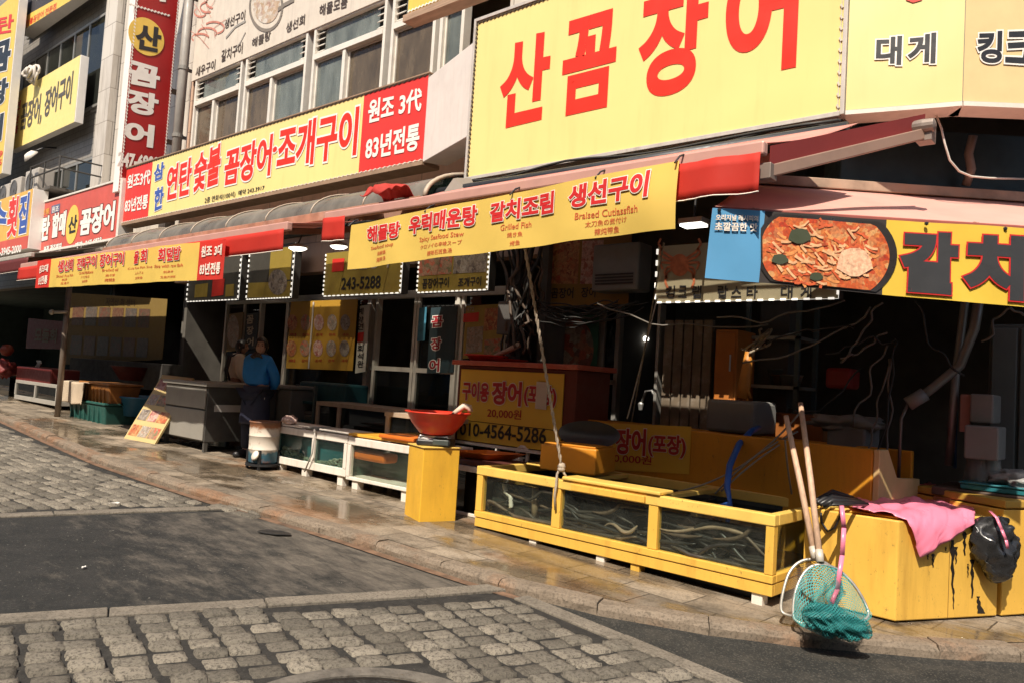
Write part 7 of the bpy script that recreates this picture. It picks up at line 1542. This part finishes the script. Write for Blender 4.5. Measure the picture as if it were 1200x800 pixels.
mb = MB(); mb.lathe(gp(cy + Vec((.09, -.15, 0)), gz_ + .16), [(.0, 0.02), (.05, .02), (.055, 0), (.03, -.02)], 14, Matrix.Rotation(R(65), 3, 'X')); mb.build('valve_cap', WPAINT, br_, smooth=True)
for a in (0, 1, 2, 3): mb = MB(); p = cy + Vec((math.cos(a * 1.5708 + .785) * .17, math.sin(a * 1.5708 + .785) * .17, 0)); mb.bar(gp(p, gz_), gp(p, gz_ + .22), .025, .025, (1, 0, 0)); mb.build('leg', BLACKP, br_)
mb = MB(); mb.lathe(gp(cy, gz_ + .04), [(.19, 0), (.19, .025)], 20); mb.build('base', BLACKP, br_)
crate('brick_pile', 'small stack of dark bricks beside the rusty drum', 'bricks', (313, 545), (322, 522), 5.15, .22, M('dim_brick', (.2, .09, .06), .8, var=.3, scale=20), .006)
# ---- steel counter
cc = S(237, 530); x0 = S(204, 523).x; zt4 = PD(240, 448, (cc - CAM).dot(_hd)).z; zg = sz(cc.x)
SS = M('scuffed_steel', (.36, .34, .3), .45, .25, var=.15, scale=3, dirt=.4, dcol=(.12, .1, .08)); SSD = M('dull_steel', (.12, .115, .105), .5, .5, var=.2)
sc2 = T('steel_counter', 'stainless steel counter cabinet beside the woman', 'counter', ((x0 + cc.x) / 2, 5.3, zg)); x1 = cc.x; y0, y1 = cc.y, cc.y + 1.0
x0 = x1 - 1.15
mb = MB(); mb.box((x0, y0 + .02, zg + .13), (x1 - .02, y1, zt4 - .05)); mb.build('body', SSD, sc2, bevel=.006)
zmid = PD(240, 480, (cc - CAM).dot(_hd)).z
mb = MB(); mb.box((x0 + .03, y0, zmid + .012), (x1 - .04, y0 + .018, zt4 - .06)); mb.build('panel', SS, sc2, bevel=.004); mb = MB(); mb.box((x0 + .03, y0, zg + .15), (x1 - .04, y0 + .018, zmid - .012)); mb.build('panel', SS, sc2, bevel=.004)
mb = MB(); mb.box((x0 - .03, y0 - .03, zt4 - .048), (x1 + .02, y1 + .02, zt4)); mb.build('worktop', SS, sc2, bevel=.006)
mb = MB(); mb.box((x1 - .018, y0 + .12, zmid - .02), (x1 - .004, y1 - .1, zmid + .07)); mb.build('white_strip', M('dim_strip', (.5, .48, .45), .5, var=.1), sc2)
for (x, y) in ((x0 + .03, y0 + .03), (x1 - .07, y0 + .03), (x0 + .03, y1 - .08), (x1 - .07, y1 - .08)): mb = MB(); mb.box((x, y, zg + .0), (x + .045, y + .045, zg + .128)); mb.build('leg', SSD, sc2)
# ---- leaning A board
af0, af1 = S(145, 513), S(181, 520); top0 = PD(190, 437, (af0 - CAM).dot(_hd) + .35); top1 = PD(227, 444, (af1 - CAM).dot(_hd) + .35)
ab_ = T('menu_board', 'yellow menu board leaning on the pavement, its foot in the sun', 'menu board', (af0 + af1) / 2)
e_u = af1 - af0; e_v = ((top0 - af0) + (top1 - af1)) / 2; nB = e_u.cross(e_v).normalized()
if nB.dot(CAM - af0) < 0: nB = -nB
mb = MB(); mb.obox(af0, e_u, e_v, -nB * .03); mb.build('board', M('menu_board_yellow', (.55, .42, .19), .5, var=.05, dirt=.25), ab_, bevel=.003)
for r_ in range(4):
    for c_ in range(3):
        v0 = .06 + r_ * .235; u0 = .05 + c_ * .31; mb = MB(); mb.add([af0 + e_u * u + e_v * v + nB * .004 for u, v in ((u0, v0), (u0 + .28, v0), (u0 + .28, v0 + .16), (u0, v0 + .16))], [[0, 1, 2, 3]]); mb.build('food_photo', FD[(r_ * 3 + c_) % 5], ab_)
for u in (.03, .9): mb = MB(); p = af0 + e_u * u + e_v * .9 - nB * .035; mb.bar(p, Vec((p.x - .05, p.y + .3, sz(p.x))), .03, .03); mb.build('prop_leg', M('dim_timber', (.15, .09, .05), .7), ab_)
# ---- far shop front: post, baskets, basins, tank
pt = S(67, 488); fpo = T('awning_post', 'steel post with a tap holding the far awning', 'post', pt); mb = MB(); mb.tube([pt, Vec((pt.x, pt.y, 2.95))], .045, 10); mb.build('shaft', M('worn_post', (.25, .2, .16), .5, .4, var=.3, dirt=.6, dcol=(.12, .06, .03)), fpo, smooth=True)
p = PD(75, 366, (pt - CAM).dot(_hd) - .08); mb = MB(); mb.tube([p + _rt * -.18, p + _rt * .05], .025, 8); mb.blob(p + _rt * -.2, (.05, .04, .045), 2); mb.build('tap', M('brass_white', (.5, .44, .34), .4, .4), fpo, smooth=True)
def basket(label, px0, px1, Y, deep, mat, name='basket'):
    p, q = PY(*px0, Y), PY(*px1, Y); z0 = p.z; r_ = T(name, label, 'basket', ((p.x + q.x) / 2, Y, z0)); mb = MB()
    mb.prism([(p.x + .05, Y + .05, z0), (q.x - .05, Y + .05, z0), (q.x - .05, Y + deep - .05, z0), (p.x + .05, Y + deep - .05, z0)], (0, 0, q.z - z0)); mb.v = [v if v.z < z0 + .01 else Vec((p.x if v.x < (p.x + q.x) / 2 else q.x, Y if v.y < Y + deep / 2 else Y + deep, v.z)) for v in mb.v]; mb.build('body', mat, r_, bevel=.02)
    mb = MB(); mb.box((p.x - .02, Y - .02, q.z + .002), (q.x + .02, Y + deep + .02, q.z + .035)); mb.build('rim', mat, r_, bevel=.008)
    for k in range(7): x = p.x + (q.x - p.x) * (k + .7) / 8; mb = MB(); mb.box((x - .012, Y + .0, z0 + .06), (x + .012, Y + .045, q.z - .03)); mb.build('slat', mat, r_)
    return r_
zfar = sz(-12.8)
yb = 4.95; pg = S(100, 495)
basket('dark green basket on the pavement, lowest of a stack beside the post', (78, 494), (123, 475), pg.y + .15, .6, M('dark_green_basket', (.02, .09, .075), .5, var=.2))
basket('orange and black crate standing on the dark green basket', (92, 473), (128, 452), pg.y + .18, .5, M('dim_orange_basket', (.3, .12, .03), .5, var=.3))
mb = MB(); yb2 = pg.y + .1; mb.grid(lambda u, v: PY(75 + 25 * u + 2 * v * (u - .5), 0, yb2) * 0 + Vec((PY(75 + 25 * u, 460, yb2).x, yb2 + (.25 * (1 - v / .25) if v < .25 else -.02 - .03 * math.sin(u * 14) * v), (PY(85, 447, yb2).z if v < .25 else PY(85, 447, yb2).z - (v - .25) / .75 * (PY(85, 447, yb2).z - PY(85, 472, yb2).z)) + .01 * math.sin(u * 9))), 24, 20)
tag(mb.build('towel', M('beige_towel', (.5, .4, .29), .9, var=.1, bump=.5, bscale=200), smooth=True, solid=.012), 'beige towel draped over the basket stack', 'towel')
mb = MB(); p = PY(148, 478, pg.y + .5); mb.lathe((p.x, p.y + .35, PY(148, 488, pg.y + .4).z), [(.4, 0), (.47, .28), (.5, .29), (.5, .31), (.45, .3), (.38, .03), (0, .03)], 30); tag(mb.build('blue_tub', M('dim_blue_tub', (.02, .13, .25), .45, var=.12), smooth=True), 'wide blue tub on the pavement near the green basket', 'tub')
mb = MB(); c = PY(145, 445, 6.0); mb.lathe((c.x, 6.25, c.z), [(.3, 0), (.46, .24), (.49, .25), (.44, .24), (.28, .03), (0, .03)], 28); tag(mb.build('maroon_tub', M('maroon_plastic', (.13, .015, .012), .45), smooth=True), 'deep maroon tub under the wall menu', 'tub')
ws = T('small_white_tank', 'small white framed tank beyond the steel post', 'fish tank', S(40, 484)); s0, s1 = S(16, 479), S(66, 484); Yw = s1.y + .2; xa_, xb_ = PY(16, 470, Yw).x, PY(66, 470, Yw).x; z0 = sz(xa_) + .02; z1 = PY(40, 447, Yw).z
for (a0, a1, c0, c1) in ((xa_, xb_, z1 - .06, z1), (xa_, xb_, z0, z0 + .08)): mb = MB(); mb.box((a0, Yw, c0), (a1, Yw + .6, c1)); mb.build('rim', M('dull_white_paint', (.36, .34, .3), .5, dirt=.4), ws, bevel=.005)
for x in (xa_, (xa_ + xb_) / 2 - .03, xb_ - .06): mb = MB(); mb.box((x, Yw - .004, z0 + .082), (x + .06, Yw + .05, z1 - .062)); mb.build('post', M('dull_white_paint', (0, 0, 0)), ws)
mb = MB(); mb.box((xa_ + .03, Yw + .02, z0 + .08), (xb_ - .03, Yw + .026, z1 - .06)); mb.build('pane', PANED, ws); mb = MB(); mb.box((xa_ + .03, Yw + .5, z0 + .08), (xb_ - .03, Yw + .52, z1 - .06)); mb.build('lining', INNER, ws)
crate('maroon_crate', 'dark maroon crate on the small white tank', 'crate', (18, 447), (60, 432), Yw + .05, .5, M('maroon_plastic', (0, 0, 0)), .02)
crate('dark_tank', 'dark glass tank at the street end beside the white one', 'fish tank', (-20, 476), (12, 442), Yw + .1, .6, GLASS('blackish_tank_glass', (0, 0, 0)), .01)
mb = MB(); c = PY(6, 432, Yw); mb.blob(c, (.24, .2, .16), 3, .7, 3, 8); tag(mb.build('red_bundle', M('dim_red_cloth', (.16, .012, .01), .6, var=.2), smooth=True), 'dark red bundle at the street end', 'bundle')
mb = MB(); mb.lathe(PY(8, 410, Yw) , [(.0, -.12), (.08, -.1), (.13, 0), (.08, .1), (0, .12)], 16); tag(mb.build('red_lantern', M('lantern_red', (.2, .03, .012), .5), smooth=True), 'small orange red lantern above the red bundle', 'lantern')
mb = MB(); mb.grid(lambda u, v: PY(42 + 6 * u + 1.5 * math.sin(v * 9), 422 + 16 * v, Yw + .3) + Vec((0, .02 * math.sin(u * 12), 0)), 10, 14); tag(mb.build('white_cloth', M('dim_white_cloth', (.5, .47, .42), .9), smooth=True, solid=.006), 'small white cloth hanging above the maroon crate', 'cloth')
# ---- air conditioners on the far ledge, railing, hose coil, lamp
AC = M('ac_beige', (.45, .41, .36), .5, var=.06, dirt=.3, streak=True); led = T('roof_ledge', 'narrow ledge with thin rails over the amber sign', 'ledge', (-21, 5.9, 5.0))
mb = MB(); mb.box((-26, 5.7, 4.93), (-18.3, 6.7, 4.99)); mb.build('slab', CONC, led)
for zz in (5.35, 5.6): mb = MB(); mb.tube([(-19.8, 5.75, zz), (-18.0, 5.75, zz)], .02, 6); mb.tube([(-18.0, 5.75, zz), (-18.0, 6.6, zz)], .02, 6); mb.build('rail', M('dark_rail', (.06, .055, .05), .6, .3), led)
for x in (-19.8, -18.9, -18.0): mb = MB(); mb.tube([(x, 5.75, 4.9), (x, 5.75, 5.62)], .02, 6); mb.build('rail_post', M('dark_rail', (0, 0, 0)), led)
acp = None
for k, (px, wd) in enumerate(((36, .85), (18, .75), (6, .7))):
    c = PY(px, 217, 5.85); x = c.x; z0 = 4.995; h = .62 - .06 * k
    r_ = T('air_conditioner', ('biggest beige air conditioner box on the far ledge, nearest the rails', 'middle beige air conditioner on the far ledge', 'farthest beige air conditioner on the far ledge')[k], 'air conditioner', (x, 5.9, z0), 'air conditioners on the far ledge')
    mb = MB(); mb.box((x - wd / 2, 5.85, z0), (x + wd / 2, 6.2, z0 + h)); mb.build('casing', AC, r_, bevel=.02)
    mb = MB(); mb.lathe((x - .08, 5.846, z0 + h / 2), [(.24, 0), (.24, .012), (.2, .012), (.2, .004), (.05, .004), (.05, .012), (0, .012)], 22, Matrix.Rotation(R(90), 3, 'X')); mb.build('fan_grille', M('ac_dark', (.1, .095, .09), .5), r_)
hc = MB(); c = PY(41, 88, 6.2)
for k in range(5): 
    pts = [c + Vec((math.cos(t * .5236 + k) * (.24 - .02 * k), -.05 * k + .03 * math.sin(t), math.sin(t * .5236 + k) * (.24 - .035 * k))) for t in range(13)]; hc.tube(pts, .035, 8)
tag(hc.build('hose_coil', M('dusty_white_hose', (.58, .52, .45), .7, var=.1, dirt=.3), smooth=True), 'dusty white coil of wide hose on the yellow upstairs sign', 'hose')
fl_ = T('flood_lamp', 'round white flood lamp below the yellow upstairs sign', 'lamp', PY(36, 183, 6.2)); c = PY(36, 183, 6.2); mb = MB(); mb.lathe(c, [(.02, .1), (.1, .09), (.2, -.02), (.19, -.03), (0, .02)], 18, Matrix.Rotation(R(50), 3, 'X')); mb.build('shade', WPAINT, fl_, smooth=True); mb = MB(); mb.tube([c + Vec((0, 0, .08)), c + Vec((0, .3, .3)), c + Vec((0, .55, .35))], .02, 6); mb.build('bracket', BLACKP, fl_, smooth=True)
# overhead power line loop at the corner sign
cw = MB(); cw.tube([PY(1084, 138, 5.7), PY(1097, 135, 5.6), PY(1103, 150, 5.6), PY(1107, 168, 5.6), PY(1113, 188, 5.65), PY(1124, 201, 5.7), PY(1138, 207, 5.8), PY(1160, 209, 5.9), PY(1200, 210, 6.2)], .007, 8); tag(cw.build('white_cable', M('white_cable_sheath', (.6, .56, .5), .5), smooth=True), 'white cable looping down below the corner sign', 'cable')
ck = MB(); rnd = random.Random(14)
tag_ = T('roof_cables', 'dark cables and pipes strung beneath the biggest sign', 'cables', (-3.5, 5.2, 3.3))
for k in range(5): mb = MB(); cable(mb, Vec((-5.3, 5.2 + .04 * k, 3.33 - .02 * k)), Vec((-1.75, 5.25 + .04 * k, 3.31 + .01 * k)), rnd.uniform(.0, .06), .011, wob=.05, seed=k); mb.build('cable', WIRE, tag_, smooth=True)
# ================================================================ PEOPLE
SKIN = M('skin', (.42, .25, .18), .55, var=.06); HAIR = M('black_hair', (.018, .014, .012), .45, var=.2, scale=30)
def skin_fig(name, mat, parent, J, E, root, sub=2):
    """one continuous skinned body from joints"""
    off = _w[parent.name]; names = list(J); me = bpy.data.meshes.new(name)
    me.from_pydata([Vec(J[n][0]) - off for n in names], [(names.index(a), names.index(b)) for a, b in E], [])
    o = bpy.data.objects.new(name, me); COL.objects.link(o); o.parent = parent; _w[o.name] = off
    md = o.modifiers.new('skin', 'SKIN'); md.use_smooth_shade = True
    for i, n in enumerate(names):
        sv = me.skin_vertices[0].data[i]; r_ = J[n][1]; sv.radius = r_ if isinstance(r_, tuple) else (r_, r_); sv.use_root = (n == root)
    sd = o.modifiers.new('sub', 'SUBSURF'); sd.levels = sd.render_levels = sub
    me.materials.append(mat); return o
def head(root, c, fwd, R_, hairstyle):
    fwd = Vec(fwd).normalized(); sd = fwd.cross(Z).normalized(); bm = MB(); n = 28
    def pt(a, b, k=1.0):  # a: azimuth from the face, b: elevation
        d = Vec((math.sin(a) * math.cos(b), math.cos(a) * math.cos(b), math.sin(b)))
        rx, ry, rz = .076 * R_, .095 * R_, .118 * R_
        p = Vec((d.x * rx, d.y * ry, d.z * rz))
        if d.z < 0: p.x *= 1 - .25 * d.z * d.z; p.y *= 1 - .1 * (d.z * d.z) if d.y > 0 else 1 - .35 * d.z * d.z
        # nose, brow, lips, chin, eye hollows
        g = lambda ax, bz, w_, h_, amp: amp * R_ * math.exp(-((a - ax) / w_) ** 2 - ((b - bz) / h_) ** 2)
        p.y += g(0, -.12, .13, .22, .026) + g(0, .28, .5, .12, .006) + g(0, -.52, .22, .09, .008) + g(0, -.9, .3, .2, .008) - g(.38, .07, .2, .14, .012) - g(-.38, .07, .2, .14, .012)
        return c + (sd * p.x + fwd * p.y + Z * p.z) * k
    def grid(f, a0, a1, b0, b1, nu, nv): m = MB(); m.grid(lambda u, v: f(a0 + (a1 - a0) * u, b0 + (b1 - b0) * v), nu, nv); return m
    hd_ = grid(pt, -math.pi, math.pi, -math.pi / 2 + .02, math.pi / 2 - .02, 44, 30)
    for s_ in (-1, 1): hd_.blob(c + sd * s_ * .078 * R_ - fwd * .005 + Z * -.005, (.014 * R_, .02 * R_, .03 * R_), 1)
    hd_.build('head', SKIN, root, smooth=True)
    for s_ in (-1, 1):
        e = pt(s_ * .38, .07, 1.0); m = MB(); m.blob(e + (e - c).normalized() * .001, (.011 * R_, .011 * R_, .007 * R_), 2); m.build('eye', M('dark_eye', (.03, .02, .018), .25), root, smooth=True)
        m = MB(); m.tube([pt(s_ * (.2 + .1 * k), .26 - .02 * abs(k - 1.5), 1.02) for k in range(4)], .004, 5); m.build('eyebrow', HAIR, root)
    m = MB(); m.tube([pt(-.2, -.5, 1.01), pt(0, -.52, 1.015), pt(.2, -.5, 1.01)], .005, 5); m.build('mouth', M('lip', (.35, .1, .09), .5), root, smooth=True)
    def hp(a, b):
        k = 1.12 + .03 * mnoise.noise(Vec((math.cos(a) * 3, math.sin(a) * 3, b * 3))); return pt(a, b, k)
    m = MB(); m.grid(lambda u, v: hp(-math.pi + 2 * math.pi * u, (lambda lo: lo + (1.55 - lo) * v)(hairstyle(-math.pi + 2 * math.pi * u))), 48, 14); m.build('hair', HAIR, root, smooth=True, solid=.01)
# woman in the blue jacket: stands behind the drum facing the road, head turned towards the tanks
Wc = PY(300, 470, 5.25); wx, wy = Wc.x, 5.25; wz = sz(wx)
htop = PY(307, 397, 5.25).z; Hh = htop - wz; s = Hh / 1.62
face_dir = Vec((.42, -.9, 0)).normalized(); sdir = Vec((.9, .42, 0)).normalized()   # body faces the kerb, her own left is +sdir
def B3(a, f_, z): return Vec((wx, wy, wz)) + (sdir * a + face_dir * f_) * s + Vec((0, 0, z * s))
wom = T('person', 'woman in a bright blue jacket and dark apron standing behind the drum', 'person', (wx, wy, wz))
J = {'pelvis': (B3(0, 0, .93), (.15, .11)), 'waist': (B3(0, .01, 1.06), (.13, .1)), 'chest': (B3(0, 0, 1.24), (.155, .11)), 'neck0': (B3(0, -.01, 1.38), .06), 'neck': (B3(.01, .0, 1.46), .048),
     'hipL': (B3(.09, 0, .86), .09), 'kneeL': (B3(.1, .02, .48), .062), 'ankL': (B3(.1, -.01, .09), .042), 'toeL': (B3(.12, .14, .04), .035),
     'hipR': (B3(-.09, 0, .86), .09), 'kneeR': (B3(-.1, .02, .48), .062), 'ankR': (B3(-.1, -.01, .09), .042), 'toeR': (B3(-.12, .14, .04), .035),
     'shL': (B3(.16, -.01, 1.32), .062), 'elL': (B3(.23, -.09, 1.06), .045), 'wrL': (B3(.1, -.17, .9), .03), 'haL': (B3(.05, -.18, .86), (.038, .02)),
     'shR': (B3(-.16, -.01, 1.32), .062), 'elR': (B3(-.24, -.1, 1.07), .045), 'wrR': (B3(-.12, -.19, .9), .03), 'haR': (B3(-.07, -.2, .85), (.038, .02))}
E = [('pelvis', 'waist'), ('waist', 'chest'), ('chest', 'neck0'), ('neck0', 'neck')] + [e for k in 'LR' for e in (('pelvis', 'hip' + k), ('hip' + k, 'knee' + k), ('knee' + k, 'ank' + k), ('ank' + k, 'toe' + k), ('chest', 'sh' + k), ('sh' + k, 'el' + k), ('el' + k, 'wr' + k), ('wr' + k, 'ha' + k))]
skin_fig('body', SKIN, wom, J, E, 'pelvis')
def fingers(root, wrist, hand, sidev, name='hand'):
    d = (hand - wrist).normalized(); up = d.cross(sidev).normalized(); m = MB()
    m.obox(wrist - sidev * .035 - up * .012, d * .085, sidev * .07, up * .024)
    for k in range(4):
        b = wrist + d * .08 + sidev * (-.027 + k * .018); L_ = (.055, .065, .06, .045)[k]; m.tube([b, b + d * L_ * .5 - up * .006, b + d * L_ * .85 - up * .028], [.0095, .0085, .007], 7)
    b = wrist + d * .03 - sidev * .034; m.tube([b, b + d * .03 - sidev * .02, b + d * .062 - sidev * .018 - up * .01], [.011, .01, .008], 7)
    m.build(name, SKIN, root, smooth=True, bevel=.004)
fingers(wom, J['wrL'][0], J['haL'][0], face_dir); fingers(wom, J['wrR'][0], J['haR'][0], -face_dir)
JACK = M('bright_blue_jacket', (.02, .23, .68), .65, var=.12, scale=9, bump=.25, bscale=14)
Jj = {k: (J[k][0], r_) for k, r_ in (('waist', (.165, .125)), ('chest', (.185, .14)), ('neck0', .085), ('shL', .088), ('elL', .068), ('wrL', .05), ('shR', .088), ('elR', .068), ('wrR', .05))}
Jj['hem'] = (B3(0, 0, .95), (.175, .135))
skin_fig('jacket', JACK, wom, Jj, [('hem', 'waist'), ('waist', 'chest'), ('chest', 'neck0'), ('chest', 'shL'), ('shL', 'elL'), ('elL', 'wrL'), ('chest', 'shR'), ('shR', 'elR'), ('elR', 'wrR')], 'hem')
TRO = M('navy_trousers', (.018, .022, .04), .75, var=.2); Jt = {'pelvis': (J['pelvis'][0], (.17, .13))}
for k in 'LR': Jt['hip' + k] = (J['hip' + k][0], .11); Jt['knee' + k] = (J['knee' + k][0], .085); Jt['ank' + k] = (J['ank' + k][0], .07)
skin_fig('trousers', TRO, wom, Jt, [e for k in 'LR' for e in (('pelvis', 'hip' + k), ('hip' + k, 'knee' + k), ('knee' + k, 'ank' + k))], 'pelvis')
m = MB(); m.grid(lambda u, v: B3(0, 0, .98 - .52 * v) + (sdir * math.sin((u - .5) * 3.6) * (.185 + .03 * v) + face_dir * math.cos((u - .5) * 3.6) * (.155 + .035 * v + .012 * math.sin(u * 22) * v)) * s, 36, 14); m.build('apron', M('navy_apron', (.022, .025, .05), .55, var=.2, scale=5), wom, smooth=True, solid=.004)
m = MB(); m.add([B3(0, 0, zz) + (sdir * math.sin(a) * .197 + face_dir * math.cos(a) * .172) * s for a, zz in ((.35, .74), (1.15, .80), (1.15, .83), (.35, .77))], [[0, 1, 2, 3]]); m.build('apron_print', M('print_white', (.6, .58, .55), .6), wom, solid=.002)
for k in 'LR': m = MB(); a_, b_ = J['ank' + k][0], J['toe' + k][0]; m.tube([a_ + Vec((0, 0, -.02)) - face_dir * .05, a_ + Vec((0, 0, -.03)), b_, b_ + face_dir * .07], [.05, .058, .05, .03], 10); m.v = [Vec((p.x, p.y, max(p.z, wz + .004))) for p in m.v]; m.build('boot', BLACKP, wom, smooth=True)
hc_ = B3(.03, .02, 1.515)
head(wom, hc_, (.75, -.66, 0), s * 1.0, lambda a: (.55 if abs(a) < .7 else -.1 if abs(a) < 1.3 else -1.1))
m = MB(); m.blob(hc_ + Vec((-.05, .07, -.02)) * s, (.06 * s, .06 * s, .06 * s), 2, .2, 4, 1); m.build('hair_bun', HAIR, wom, smooth=True)
m = MB(); m.grid(lambda u, v: B3(0.01, 0, 1.43 - .07 * v) + (sdir * math.sin(u * 6.2832) * (.075 + .06 * v) + face_dir * math.cos(u * 6.2832) * (.07 + .055 * v)) * s + Vec((0, 0, .01 * math.sin(u * 31))), 40, 8); m.build('scarf', M('patterned_scarf', (.06, .05, .045), .8, var=.9, scale=60, dirt=.6, dcol=(.35, .3, .2), dscale=45), wom, smooth=True, solid=.01)
# person behind her with a pale top and backpack, seen from the back
Pc = PY(276, 450, 6.0); qx, qy = Pc.x, 6.0; qz = sz(qx); s2 = (PY(288, 399, 6.0).z - qz) / 1.66
f2_ = Vec((.35, .94, 0)).normalized(); s2d = Vec((.94, -.35, 0)).normalized()
def B4(a, f_, z): return Vec((qx, qy, qz)) + (s2d * a + f2_ * f_) * s2 + Vec((0, 0, z * s2))
man = T('person', 'person in a pale top with dark backpack straps, half hidden behind the woman', 'person', (qx, qy, qz))
J2 = {'pelvis': (B4(0, 0, .95), (.15, .11)), 'waist': (B4(0, .0, 1.08), (.13, .1)), 'chest': (B4(0, 0, 1.27), (.16, .11)), 'neck0': (B4(0, .02, 1.41), .06), 'neck': (B4(.02, .04, 1.48), .05)}
for k, sg in (('L', -1), ('R', 1)):
    J2.update({'hip' + k: (B4(.09 * sg, 0, .88), .09), 'knee' + k: (B4(.1 * sg, .02, .5), .062), 'ank' + k: (B4(.1 * sg, 0, .09), .042), 'toe' + k: (B4(.11 * sg, .15, .04), .035), 'sh' + k: (B4(.17 * sg, 0, 1.36), .065), 'el' + k: (B4(.23 * sg, .02, 1.1), .048), 'wr' + k: (B4(.2 * sg, .16, .95), .032), 'ha' + k: (B4(.18 * sg, .22, .92), (.038, .02))})
skin_fig('body', SKIN, man, J2, E, 'pelvis')
fingers(man, J2['wrL'][0], J2['haL'][0], s2d); fingers(man, J2['wrR'][0], J2['haR'][0], -s2d)
Jj = {k: (J2[k][0], r_) for k, r_ in (('waist', (.16, .125)), ('chest', (.185, .135)), ('neck0', .08), ('shL', .085), ('elL', .065), ('wrL', .048), ('shR', .085), ('elR', .065), ('wrR', .048))}; Jj['hem'] = (B4(0, 0, .96), (.165, .13))
skin_fig('shirt', M('pale_shirt', (.78, .7, .58), .8, var=.1), man, Jj, [('hem', 'waist'), ('waist', 'chest'), ('chest', 'neck0'), ('chest', 'shL'), ('shL', 'elL'), ('elL', 'wrL'), ('chest', 'shR'), ('shR', 'elR'), ('elR', 'wrR')], 'hem')
Jt = {'pelvis': (J2['pelvis'][0], (.165, .13))}
for k in 'LR': Jt['hip' + k] = (J2['hip' + k][0], .11); Jt['knee' + k] = (J2['knee' + k][0], .08); Jt['ank' + k] = (J2['ank' + k][0], .065)
skin_fig('trousers', TRO, man, Jt, [e for k in 'LR' for e in (('pelvis', 'hip' + k), ('hip' + k, 'knee' + k), ('knee' + k, 'ank' + k))], 'pelvis')
for k, sg in (('L', -1), ('R', 1)): m = MB(); m.tube([B4(.11 * sg, .1, 1.3), B4(.11 * sg, 0, 1.45), B4(.11 * sg, -.13, 1.38), B4(.12 * sg, -.17, 1.15), B4(.13 * sg, -.12, .98)], .018, 7); m.build('strap', BLACKP, man, smooth=True)
head(man, B4(.03, .05, 1.55), f2_ + s2d * .5, s2, lambda a: (.5 if abs(a) < .8 else -.15 if abs(a) < 1.4 else -.8))
